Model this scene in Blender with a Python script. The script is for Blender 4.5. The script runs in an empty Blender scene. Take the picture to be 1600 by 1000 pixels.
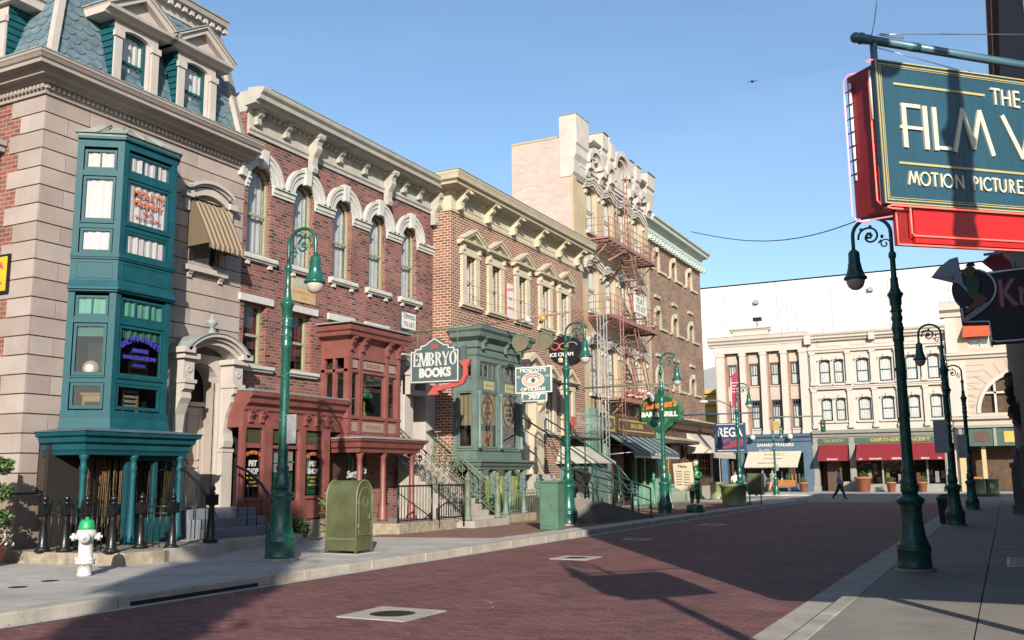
import bpy, bmesh, math, random
from math import radians, sin, cos, pi, sqrt, atan2
from mathutils import Vector, Matrix
random.seed(7)
scene = bpy.context.scene
COL = scene.collection

# ------------------------------------------------------------------ camera, sky, sun
cam_d = bpy.data.cameras.new("camera"); cam = bpy.data.objects.new("camera", cam_d); COL.objects.link(cam)
yaw, pitch, roll = radians(-27.0), radians(9.19), radians(-0.503)
fwd = Vector((sin(yaw)*cos(pitch), cos(yaw)*cos(pitch), sin(pitch)))
rt = Vector((cos(yaw), -sin(yaw), 0)); up = rt.cross(fwd)
RT = rt*cos(roll)+up*sin(roll); UP = -rt*sin(roll)+up*cos(roll)
cam.matrix_world = Matrix(((RT.x, UP.x, -fwd.x, 0), (RT.y, UP.y, -fwd.y, 0), (RT.z, UP.z, -fwd.z, 1.65), (0, 0, 0, 1)))
cam_d.sensor_width = 36; cam_d.lens = 36*1495/1600; cam_d.clip_end = 5000; cam_d.clip_start = .05
scene.camera = cam

SUN_AZ = atan2(.547, -.837)            # compass-like angle from +Y towards +X
SUN_EL = radians(21.5)
world = bpy.data.worlds.new("World"); scene.world = world; world.use_nodes = True
wn = world.node_tree; wn.nodes.clear()
wo = wn.nodes.new("ShaderNodeOutputWorld"); bg = wn.nodes.new("ShaderNodeBackground")
sky = wn.nodes.new("ShaderNodeTexSky"); sky.sky_type = 'NISHITA'; sky.sun_disc = False
sky.sun_elevation = SUN_EL; sky.sun_rotation = SUN_AZ; sky.air_density = 1.15; sky.dust_density = 0.6; sky.ozone_density = 3.4
tc = wn.nodes.new("ShaderNodeTexCoord"); mp = wn.nodes.new("ShaderNodeMapping")
mp.inputs['Scale'].default_value = (1.2, 1.2, 7.0); mp.inputs['Rotation'].default_value = (0.12, 0.1, 0.5)
nz = wn.nodes.new("ShaderNodeTexNoise"); nz.inputs['Scale'].default_value = 1.7; nz.inputs['Detail'].default_value = 6; nz.inputs['Roughness'].default_value = .55
cr = wn.nodes.new("ShaderNodeValToRGB"); cr.color_ramp.elements[0].position = .47; cr.color_ramp.elements[1].position = .80
cr.color_ramp.elements[0].color = (0, 0, 0, 1); cr.color_ramp.elements[1].color = (.05, .05, .05, 1)
mx = wn.nodes.new("ShaderNodeMixRGB"); mx.inputs[2].default_value = (7.6, 8.2, 9.2, 1)
wn.links.new(tc.outputs['Generated'], mp.inputs[0]); wn.links.new(mp.outputs[0], nz.inputs[0]); wn.links.new(nz.outputs[0], cr.inputs[0])
wn.links.new(cr.outputs[0], mx.inputs[0]); wn.links.new(sky.outputs[0], mx.inputs[1]); wn.links.new(mx.outputs[0], bg.inputs[0]); wn.links.new(bg.outputs[0], wo.inputs[0])
bg.inputs[1].default_value = 0.108
sun_d = bpy.data.lights.new("sun", 'SUN'); sun_d.energy = 4.9; sun_d.angle = radians(.55); sun_d.color = (1.0, .925, .815)
sun = bpy.data.objects.new("sun", sun_d); COL.objects.link(sun)
sdir = Vector((.547*cos(SUN_EL), -.837*cos(SUN_EL), sin(SUN_EL)))
sun.rotation_euler = sdir.to_track_quat('Z', 'Y').to_euler(); sun.location = (20, -30, 20)
scene.view_settings.view_transform = 'Standard'; scene.view_settings.look = 'None'; scene.view_settings.exposure = 0.74; scene.view_settings.gamma = 1
scene.render.engine = 'CYCLES'
scene.cycles.max_bounces = 6; scene.cycles.transparent_max_bounces = 10; scene.cycles.diffuse_bounces = 3

# ------------------------------------------------------------------ materials
M = {}
def _new(name):
    m = bpy.data.materials.new(name); m.use_nodes = True; nt = m.node_tree
    return m, nt, nt.nodes['Principled BSDF']
def N(nt, t, **k):
    n = nt.nodes.new(t)
    for a, b in k.items(): setattr(n, a, b)
    return n
KA = .70       # overall reflectance level
def paint(name, col, rough=.5, metal=0, var=.12, scale=3.0, bump=.0, bscale=40, spec=.5, dirt=.0, dcol=(.10, .08, .06)):
    m, nt, p = _new(name); L = nt.links; col = tuple(c*KA for c in col); dcol = tuple(c*KA for c in dcol)
    tcn = N(nt, "ShaderNodeTexCoord"); n1 = N(nt, "ShaderNodeTexNoise"); n1.inputs['Scale'].default_value = scale; n1.inputs['Detail'].default_value = 5
    L.new(tcn.outputs['Object'], n1.inputs[0])
    mr = N(nt, "ShaderNodeMapRange"); mr.inputs[1].default_value = .25; mr.inputs[2].default_value = .75; mr.inputs[3].default_value = 1-var; mr.inputs[4].default_value = 1+var
    L.new(n1.outputs[0], mr.inputs[0])
    h = N(nt, "ShaderNodeHueSaturation"); h.inputs['Color'].default_value = (*col, 1); L.new(mr.outputs[0], h.inputs['Value'])
    out = h.outputs[0]
    if dirt > 0:
        n2 = N(nt, "ShaderNodeTexNoise"); n2.inputs['Scale'].default_value = 1.6; n2.inputs['Detail'].default_value = 9; n2.inputs['Roughness'].default_value = .68
        mpp = N(nt, "ShaderNodeMapping"); mpp.inputs['Scale'].default_value = (1.8, 1.8, .55); L.new(tcn.outputs['Object'], mpp.inputs[0]); L.new(mpp.outputs[0], n2.inputs[0])
        r2 = N(nt, "ShaderNodeValToRGB"); r2.color_ramp.elements[0].position = .50; r2.color_ramp.elements[1].position = .72
        r2.color_ramp.elements[1].color = (dirt, dirt, dirt, 1); L.new(n2.outputs[0], r2.inputs[0])
        mm = N(nt, "ShaderNodeMixRGB"); mm.inputs[2].default_value = (*dcol, 1); L.new(r2.outputs[0], mm.inputs[0]); L.new(out, mm.inputs[1]); out = mm.outputs[0]
    L.new(out, p.inputs['Base Color']); p.inputs['Roughness'].default_value = rough; p.inputs['Metallic'].default_value = metal
    p.inputs['Specular IOR Level'].default_value = spec
    mr2 = N(nt, "ShaderNodeMapRange"); mr2.inputs[3].default_value = max(.05, rough-.1); mr2.inputs[4].default_value = min(1, rough+.12); L.new(n1.outputs[0], mr2.inputs[0]); L.new(mr2.outputs[0], p.inputs['Roughness'])
    if bump > 0:
        n3 = N(nt, "ShaderNodeTexNoise"); n3.inputs['Scale'].default_value = bscale; n3.inputs['Detail'].default_value = 4
        L.new(tcn.outputs['Object'], n3.inputs[0]); b = N(nt, "ShaderNodeBump"); b.inputs['Strength'].default_value = bump; b.inputs['Distance'].default_value = .02
        L.new(n3.outputs[0], b.inputs['Height']); L.new(b.outputs[0], p.inputs['Normal'])
    M[name] = m; return m
def wallvec(nt):
    # wall coordinates: (x+y, z) of the object, works for walls facing either axis
    tcn = N(nt, "ShaderNodeTexCoord"); s = N(nt, "ShaderNodeSeparateXYZ"); nt.links.new(tcn.outputs['Object'], s.inputs[0])
    a = N(nt, "ShaderNodeMath"); nt.links.new(s.outputs[0], a.inputs[0]); nt.links.new(s.outputs[1], a.inputs[1])
    c = N(nt, "ShaderNodeCombineXYZ"); nt.links.new(a.outputs[0], c.inputs[0]); nt.links.new(s.outputs[2], c.inputs[1])
    return tcn, c.outputs[0]
def brick(name, c1, c2, mortar, w=.235, h=.083, ms=.012, rough=.85, bias=0, ground=False, dark=.35, darkcol=(.05, .035, .035), stain=.3, bump=.5, smooth=.1, lightcol=None):
    m, nt, p = _new(name); L = nt.links; c1, c2, mortar, darkcol = [tuple(c*KA for c in q) for q in (c1, c2, mortar, darkcol)]; lightcol = tuple(c*KA for c in lightcol) if lightcol else None
    if ground:
        tcn = N(nt, "ShaderNodeTexCoord"); vec = tcn.outputs['Object']
    else: tcn, vec = wallvec(nt)
    b = N(nt, "ShaderNodeTexBrick"); b.inputs['Scale'].default_value = 1; b.inputs['Brick Width'].default_value = w; b.inputs['Row Height'].default_value = h
    b.inputs['Mortar Size'].default_value = ms; b.inputs['Mortar Smooth'].default_value = smooth; b.inputs['Bias'].default_value = bias
    b.inputs['Color1'].default_value = (*c1, 1); b.inputs['Color2'].default_value = (*c2, 1); b.inputs['Mortar'].default_value = (*mortar, 1)
    nw = N(nt, "ShaderNodeTexNoise"); nw.inputs['Scale'].default_value = 9; L.new(vec, nw.inputs[0])
    va = N(nt, "ShaderNodeVectorMath", operation='MULTIPLY_ADD'); va.inputs[1].default_value = (.012, .012, 0); L.new(nw.outputs[1], va.inputs[0]); L.new(vec, va.inputs[2])
    L.new(va.outputs[0], b.inputs[0])
    # some bricks over-burnt: a second brick lookup in the same bond gives one random value per brick
    b2 = N(nt, "ShaderNodeTexBrick"); b2.inputs['Scale'].default_value = 1; b2.inputs['Brick Width'].default_value = w; b2.inputs['Row Height'].default_value = h
    b2.inputs['Mortar Size'].default_value = 0; b2.inputs['Color1'].default_value = (0, 0, 0, 1); b2.inputs['Color2'].default_value = (1, 1, 1, 1); b2.inputs['Bias'].default_value = 0
    sh = N(nt, "ShaderNodeVectorMath", operation='ADD'); sh.inputs[1].default_value = (w*40, h*26, 0); L.new(va.outputs[0], sh.inputs[0]); L.new(sh.outputs[0], b2.inputs[0])
    r = N(nt, "ShaderNodeValToRGB"); r.color_ramp.elements[0].position = .60; r.color_ramp.elements[1].position = .95; r.color_ramp.elements[1].color = (dark*2, dark*2, dark*2, 1)
    L.new(b2.outputs[0], r.inputs[0])
    mm = N(nt, "ShaderNodeMixRGB"); mm.inputs[2].default_value = (*darkcol, 1); L.new(r.outputs[0], mm.inputs[0]); L.new(b.outputs[0], mm.inputs[1])
    # keep the mortar its own colour
    mk = N(nt, "ShaderNodeMixRGB"); L.new(b.outputs[1], mk.inputs[0]); L.new(mm.outputs[0], mk.inputs[1]); mk.inputs[2].default_value = (*mortar, 1)
    ns = N(nt, "ShaderNodeTexNoise"); ns.inputs['Scale'].default_value = .7; ns.inputs['Detail'].default_value = 8; ns.inputs['Roughness'].default_value = .65; L.new(vec, ns.inputs[0])
    mr = N(nt, "ShaderNodeMapRange"); mr.inputs[1].default_value = .3; mr.inputs[2].default_value = .7; mr.inputs[3].default_value = 1-stain; mr.inputs[4].default_value = 1+stain*.6; L.new(ns.outputs[0], mr.inputs[0])
    hs = N(nt, "ShaderNodeHueSaturation"); L.new(mr.outputs[0], hs.inputs['Value']); L.new(mk.outputs[0], hs.inputs['Color'])
    out = hs.outputs[0]
    if ground:      # wheel tracks, dark damp blotches and pale dusty scuffs running along the street
        for sc_, lo, hi, colr, amt in (((1.3, .10, 1), .52, .72, (.055, .03, .03), .5), ((.9, .55, 1), .60, .74, (.04, .025, .025), .55), ((2.2, 1.1, 1), .64, .74, (.24, .15, .135), .4)):
            mpg = N(nt, "ShaderNodeMapping"); mpg.inputs['Scale'].default_value = sc_; mpg.inputs['Location'].default_value = (lo*31, hi*17, 0); L.new(vec, mpg.inputs[0])
            ng = N(nt, "ShaderNodeTexNoise"); ng.inputs['Scale'].default_value = 1.0; ng.inputs['Detail'].default_value = 9; ng.inputs['Roughness'].default_value = .7; L.new(mpg.outputs[0], ng.inputs[0])
            rg = N(nt, "ShaderNodeValToRGB"); rg.color_ramp.elements[0].position = lo; rg.color_ramp.elements[1].position = hi; rg.color_ramp.elements[1].color = (amt, amt, amt, 1); L.new(ng.outputs[0], rg.inputs[0])
            mg = N(nt, "ShaderNodeMixRGB"); mg.inputs[2].default_value = (*colr, 1); L.new(rg.outputs[0], mg.inputs[0]); L.new(out, mg.inputs[1]); out = mg.outputs[0]
    if lightcol:
        n5 = N(nt, "ShaderNodeTexNoise"); n5.inputs['Scale'].default_value = .9; n5.inputs['Detail'].default_value = 6; n5.inputs['Roughness'].default_value = .7
        L.new(sh.outputs[0], n5.inputs[0]); r5 = N(nt, "ShaderNodeValToRGB"); r5.color_ramp.elements[0].position = .55; r5.color_ramp.elements[1].position = .8; r5.color_ramp.elements[1].color = (.45, .45, .45, 1)
        L.new(n5.outputs[0], r5.inputs[0]); m5 = N(nt, "ShaderNodeMixRGB"); m5.inputs[2].default_value = (*lightcol, 1); L.new(r5.outputs[0], m5.inputs[0]); L.new(out, m5.inputs[1]); out = m5.outputs[0]
    L.new(out, p.inputs['Base Color']); p.inputs['Roughness'].default_value = rough; p.inputs['Specular IOR Level'].default_value = .3
    n6 = N(nt, "ShaderNodeTexNoise"); n6.inputs['Scale'].default_value = 35; L.new(vec, n6.inputs[0])
    ad = N(nt, "ShaderNodeMath", operation='MULTIPLY_ADD'); ad.inputs[1].default_value = -1; L.new(b.outputs[1], ad.inputs[0]); L.new(n6.outputs[0], ad.inputs[2])
    bu = N(nt, "ShaderNodeBump"); bu.inputs['Strength'].default_value = bump; bu.inputs['Distance'].default_value = .01; L.new(ad.outputs[0], bu.inputs['Height']); L.new(bu.outputs[0], p.inputs['Normal'])
    M[name] = m; return m
def glassmat(name, tint=(.9, .95, .95), refl=.14, rough=.02):
    m = bpy.data.materials.new(name); m.use_nodes = True; nt = m.node_tree; nt.nodes.clear(); L = nt.links
    o = N(nt, "ShaderNodeOutputMaterial"); t = N(nt, "ShaderNodeBsdfTransparent"); t.inputs[0].default_value = (*tint, 1)
    gl = N(nt, "ShaderNodeBsdfGlossy"); gl.inputs['Roughness'].default_value = rough; gl.inputs[0].default_value = (1, 1, 1, 1)
    tcn = N(nt, "ShaderNodeTexCoord"); nn = N(nt, "ShaderNodeTexNoise"); nn.inputs['Scale'].default_value = 1.6; L.new(tcn.outputs['Object'], nn.inputs[0])
    bu = N(nt, "ShaderNodeBump"); bu.inputs['Strength'].default_value = .10; bu.inputs['Distance'].default_value = .05; L.new(nn.outputs[0], bu.inputs['Height']); L.new(bu.outputs[0], gl.inputs['Normal'])
    fr = N(nt, "ShaderNodeLayerWeight"); fr.inputs[0].default_value = .5; pw = N(nt, "ShaderNodeMath", operation='POWER'); pw.inputs[1].default_value = 4.5; L.new(fr.outputs['Facing'], pw.inputs[0])
    ad = N(nt, "ShaderNodeMath", operation='MULTIPLY_ADD'); ad.inputs[1].default_value = 1-refl; ad.inputs[2].default_value = refl; L.new(pw.outputs[0], ad.inputs[0])
    mxs = N(nt, "ShaderNodeMixShader"); L.new(ad.outputs[0], mxs.inputs[0]); L.new(t.outputs[0], mxs.inputs[1]); L.new(gl.outputs[0], mxs.inputs[2]); L.new(mxs.outputs[0], o.inputs[0])
    M[name] = m; return m
def stripes(name, c1, c2, w, axis=1, rough=.8):
    m, nt, p = _new(name); L = nt.links; tcn = N(nt, "ShaderNodeTexCoord"); s = N(nt, "ShaderNodeSeparateXYZ"); L.new(tcn.outputs['Object'], s.inputs[0])
    d = N(nt, "ShaderNodeMath", operation='DIVIDE'); d.inputs[1].default_value = w; L.new(s.outputs[axis], d.inputs[0])
    f = N(nt, "ShaderNodeMath", operation='FRACT'); L.new(d.outputs[0], f.inputs[0]); g = N(nt, "ShaderNodeMath", operation='GREATER_THAN'); g.inputs[1].default_value = .5; L.new(f.outputs[0], g.inputs[0])
    mm = N(nt, "ShaderNodeMixRGB"); c1, c2 = [tuple(c*KA for c in q) for q in (c1, c2)]; mm.inputs[1].default_value = (*c1, 1); mm.inputs[2].default_value = (*c2, 1); L.new(g.outputs[0], mm.inputs[0]); L.new(mm.outputs[0], p.inputs['Base Color'])
    p.inputs['Roughness'].default_value = rough; M[name] = m
def emit(name, col, st):
    m, nt, p = _new(name); p.inputs['Base Color'].default_value = (*col, 1); p.inputs['Emission Color'].default_value = (*col, 1); p.inputs['Emission Strength'].default_value = st; M[name] = m

paint('ashlar', (.43, .35, .305), .9, var=.16, scale=1.1, bump=.25, bscale=60, dirt=.32, dcol=(.24, .185, .155))
paint('ashlar_b', (.385, .31, .27), .9, var=.14, scale=1.3, bump=.25, bscale=60, dirt=.22, dcol=(.25, .19, .16))
paint('ashlar_c', (.47, .39, .345), .9, var=.14, scale=1.2, bump=.25, bscale=60, dirt=.15, dcol=(.27, .21, .18))
paint('ashlar_base', (.30, .215, .18), .9, var=.2, scale=1.5, bump=.3, bscale=50, dirt=.3)
paint('joint', (.10, .06, .045), .95)
paint('cornice_stone', (.42, .355, .315), .8, var=.1, scale=2, bump=.15, dirt=.22, dcol=(.2, .17, .15))
paint('pale_stone', (.55, .49, .44), .8, var=.08, scale=2, bump=.12, dirt=.2, dcol=(.3, .25, .2))
paint('verdigris', (.30, .335, .31), .7, var=.16, scale=4, dirt=.35, dcol=(.16, .16, .13))
paint('slate', (.135, .20, .235), .65, var=.3, scale=5, bump=.2, dirt=.3, dcol=(.25, .27, .27))
paint('slate_edge', (.09, .15, .18), .7, var=.2)
paint('teal', (.010, .088, .108), .5, var=.2, scale=3, dirt=.14, dcol=(.03, .12, .135), spec=.22)
paint('teal_dark', (.008, .07, .085), .5)
paint('cream_trim', (.50, .46, .345), .7, var=.1, scale=2.5, bump=.1, dirt=.3, dcol=(.24, .2, .14))
paint('grey_trim', (.50, .475, .41), .7, var=.12, scale=2.5, bump=.1, dirt=.35, dcol=(.22, .2, .16))
paint('arch_white', (.60, .59, .54), .7, var=.1, scale=2.5, bump=.1, dirt=.35, dcol=(.34, .31, .26))
paint('olive_frame', (.37, .36, .21), .5, var=.1)
paint('b3_trim', (.62, .54, .39), .7, var=.1, scale=2.5, bump=.1, dirt=.25, dcol=(.35, .28, .18))
paint('red_paint', (.25, .084, .070), .45, var=.2, scale=3, dirt=.25, dcol=(.16, .035, .03))
paint('red_trim_light', (.35, .26, .21), .6)
paint('green_paint', (.135, .20, .175), .5, var=.18, scale=3, dirt=.25, dcol=(.17, .22, .18))
paint('mint_paint', (.20, .38, .28), .5, var=.18, scale=3, dirt=.25, dcol=(.12, .2, .16))
paint('mint_cornice', (.56, .65, .57), .6, var=.1, dirt=.2, dcol=(.3, .36, .3))
paint('b4_stucco', (.56, .44, .285), .9, var=.18, scale=.8, bump=.3, bscale=25, dirt=.4, dcol=(.34, .25, .15))
paint('b4_crown', (.60, .55, .49), .85, var=.15, scale=1.2, bump=.2, bscale=25, dirt=.35, dcol=(.33, .30, .27))
paint('rust_red', (.36, .175, .14), .7, var=.25, scale=8, dirt=.4, dcol=(.25, .10, .07))
paint('galv', (.42, .43, .42), .5, .3, var=.2, scale=8)
paint('brown_shop', (.11, .055, .04), .5, var=.2, dirt=.2, dcol=(.05, .03, .02))
paint('lamp_green', (.014, .115, .082), .27, var=.3, scale=6, spec=.6, bump=.08, bscale=30, dirt=.3, dcol=(.05, .07, .05))
paint('lamp_glass', (.60, .55, .44), .3, var=.08)
paint('black_iron', (.012, .013, .014), .35, var=.3, scale=8)
paint('olive_box', (.105, .118, .055), .42, var=.3, scale=2.6, dirt=.6, dcol=(.05, .055, .03), bump=.05, bscale=12)
paint('olive_edge', (.20, .21, .11), .4)
paint('util_green', (.10, .20, .135), .5, var=.15, dirt=.2, dcol=(.05, .13, .08))
paint('bin_green', (.23, .27, .12), .5, var=.15, dirt=.2, dcol=(.12, .15, .07))
paint('white_paint', (.66, .64, .62), .45, var=.08, scale=8, dirt=.35, dcol=(.4, .36, .3))
paint('hyd_green', (.02, .38, .12), .4)
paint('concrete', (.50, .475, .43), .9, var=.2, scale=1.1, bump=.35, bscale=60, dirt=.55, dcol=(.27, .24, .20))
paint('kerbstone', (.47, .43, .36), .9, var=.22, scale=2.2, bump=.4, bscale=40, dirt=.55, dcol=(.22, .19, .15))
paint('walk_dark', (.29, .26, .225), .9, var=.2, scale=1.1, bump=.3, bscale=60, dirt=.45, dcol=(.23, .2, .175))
paint('gravelstone', (.36, .30, .22), .95, var=.35, scale=6, bump=.7, bscale=18, dirt=.6, dcol=(.14, .11, .08))
paint('step_blue', (.19, .21, .24), .8, var=.15)
paint('step_stone', (.46, .41, .35), .9, var=.15, bump=.3, dirt=.4, dcol=(.2, .17, .13))
paint('tan_paving', (.23, .12, .08), .9, var=.25, scale=3, bump=.4, bscale=60)
paint('asphalt', (.05, .05, .052), .95, var=.2, bump=.3)
paint('white_hall', (.80, .77, .73), .8, var=.03, scale=.15)
paint('yellow_wall', (.62, .42, .10), .8, var=.1)
paint('far_pink', (.56, .46, .38), .85, var=.06, scale=.8, dirt=.12, dcol=(.4, .32, .25))
paint('far_cream', (.62, .555, .485), .85, var=.06, scale=.8, dirt=.15, dcol=(.4, .33, .25))
paint('far_stone', (.56, .455, .365), .85, var=.08, scale=.8, dirt=.15, dcol=(.4, .32, .25))
paint('far_blue', (.085, .145, .205), .5, var=.12)
paint('far_frame', (.05, .085, .11), .5)
paint('grey_green', (.30, .30, .26), .6, var=.1)
paint('sign_green', (.055, .115, .085), .5)
paint('gold', (.50, .36, .09), .45)
paint('maroon_cloth', (.24, .012, .022), .85, var=.1, scale=2)
paint('red_cloth', (.62, .09, .03), .85)
paint('cream_cloth', (.60, .53, .42), .85, var=.08)
paint('curtain', (.72, .66, .62), .9, var=.06)
paint('maroon_blind', (.07, .012, .02), .9)
paint('net', (.50, .475, .44), .9, var=.15, scale=6)
paint('lace', (.66, .56, .54), .9, var=.10, scale=20)
paint('green_blind', (.10, .30, .22), .8)
paint('straw', (.15, .085, .035), .9, var=.5, scale=14)
paint('interior', (.018, .014, .012), .9)
paint('interior_warm', (.10, .06, .035), .9, var=.4)
paint('wood', (.42, .17, .045), .5, var=.2)
paint('terracotta', (.42, .15, .08), .8, var=.15)
paint('film_blue', (.022, .085, .125), .38, var=.12, scale=2)
paint('film_red', (.58, .018, .018), .35, var=.08)
paint('film_red_dark', (.30, .010, .014), .45, var=.1)
emit('neon_red', (1.0, .16, .12), .55); emit('neon_pink', (1.0, .42, .50), .6)
paint('neon_white', (1.1, 1.15, 1.3), .2); paint('neon_off', (.42, .25, .27), .3)
paint('cream_letter', (.74, .69, .52), .5, var=.03); paint('gold_line', (.55, .45, .20), .45)
paint('pole_blue', (.085, .20, .25), .35, var=.1)
paint('steel', (.5, .5, .5), .3, .8)
paint('black_sign', (.012, .010, .012), .4)
paint('sign_grey', (.085, .13, .125), .5, var=.08); paint('sign_white', (.78, .75, .68), .5, var=.04)
paint('arrow_red', (.52, .095, .085), .5); paint('sign_letter_red', (.42, .05, .04), .5)
paint('moscot_blue', (.10, .20, .20), .5, var=.08); paint('eye_pink', (.66, .48, .40), .6); paint('eye_dark', (.06, .09, .10), .5)
paint('disc_brown', (.20, .16, .11), .5)
paint('shamrock', (.012, .10, .042), .4); paint('shamrock_light', (.04, .19, .08), .4); paint('neon_orange', (.75, .20, .04), .5)
paint('rega_blue', (.035, .07, .16), .4); paint('rega_red', (.42, .045, .09), .5)
paint('yellow_sign', (.75, .50, .03), .5); paint('violet', (.07, .05, .45), .5); paint('orange_letter', (.62, .20, .10), .5)
paint('skin', (.42, .26, .18), .6); paint('shirt_blue', (.22, .30, .50), .8); paint('trouser_dark', (.012, .014, .022), .8); paint('hair_dark', (.03, .02, .015), .7)
paint('shirt_white', (.75, .73, .70), .8); paint('jeans', (.08, .16, .26), .8); paint('tan_cloth', (.5, .4, .32), .8)
paint('bark', (.10, .07, .05), .9, var=.3, scale=8, bump=.5)
paint('leaf_dark', (.035, .075, .015), .6, var=.4, scale=9); paint('leaf_light', (.09, .17, .03), .6, var=.35, scale=9)
paint('flower', (.55, .25, .28), .7, var=.4, scale=20)
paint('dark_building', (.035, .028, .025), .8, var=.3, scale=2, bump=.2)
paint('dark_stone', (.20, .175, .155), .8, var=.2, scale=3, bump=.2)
paint('green_statue', (.015, .14, .04), .35, var=.3, scale=8); paint('parchment', (.66, .58, .40), .7, var=.1)
paint('rope_brown', (.28, .15, .06), .7); paint('tan_panel', (.55, .42, .22), .6, var=.08); paint('script_brown', (.16, .075, .04), .6)
paint('lime', (.30, .46, .06), .8)
paint('martini_blue', (.32, .42, .50), .4); paint('cardinal', (.45, .01, .03), .4); paint('fig_skin', (.20, .10, .04), .5)
brick('brick_b2', (.37, .125, .098), (.25, .085, .074), (.29, .225, .195), dark=.42, darkcol=(.035, .026, .03), stain=.35, lightcol=(.36, .27, .24), ms=.011)
brick('brick_b3', (.36, .140, .085), (.26, .09, .062), (.62, .52, .39), w=.25, h=.092, ms=.013, dark=.3, darkcol=(.10, .045, .035), stain=.2)
brick('brick_b1', (.36, .12, .08), (.27, .085, .06), (.36, .28, .23), w=.26, h=.095, dark=.15, stain=.25)
brick('brick_b5', (.42, .255, .175), (.31, .18, .125), (.34, .26, .20), w=.26, h=.088, dark=.3, darkcol=(.09, .05, .04), stain=.3)
brick('brick_pink', (.72, .545, .475), (.64, .475, .415), (.58, .46, .40), w=.34, h=.10, ms=.012, dark=.1, darkcol=(.4, .26, .22), stain=.1)
brick('brick_far', (.40, .20, .13), (.33, .16, .10), (.45, .33, .25), w=.3, h=.1, dark=.1)
brick('road_brick', (.30, .125, .112), (.225, .095, .090), (.12, .062, .060), w=.23, h=.112, ms=.010, ground=True, dark=.25, darkcol=(.09, .045, .042), stain=.22, bump=.35, rough=.8, lightcol=(.38, .21, .185))
glassmat('glass', refl=.07); glassmat('glass_dark', (.6, .64, .64), .055)
stripes('awning_gold', (.50, .37, .22), (.17, .12, .075), .16); stripes('awning_white', (.66, .60, .50), (.50, .42, .34), .5)
stripes('awning_green', (.025, .05, .06), (.24, .31, .29), .95)

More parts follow.
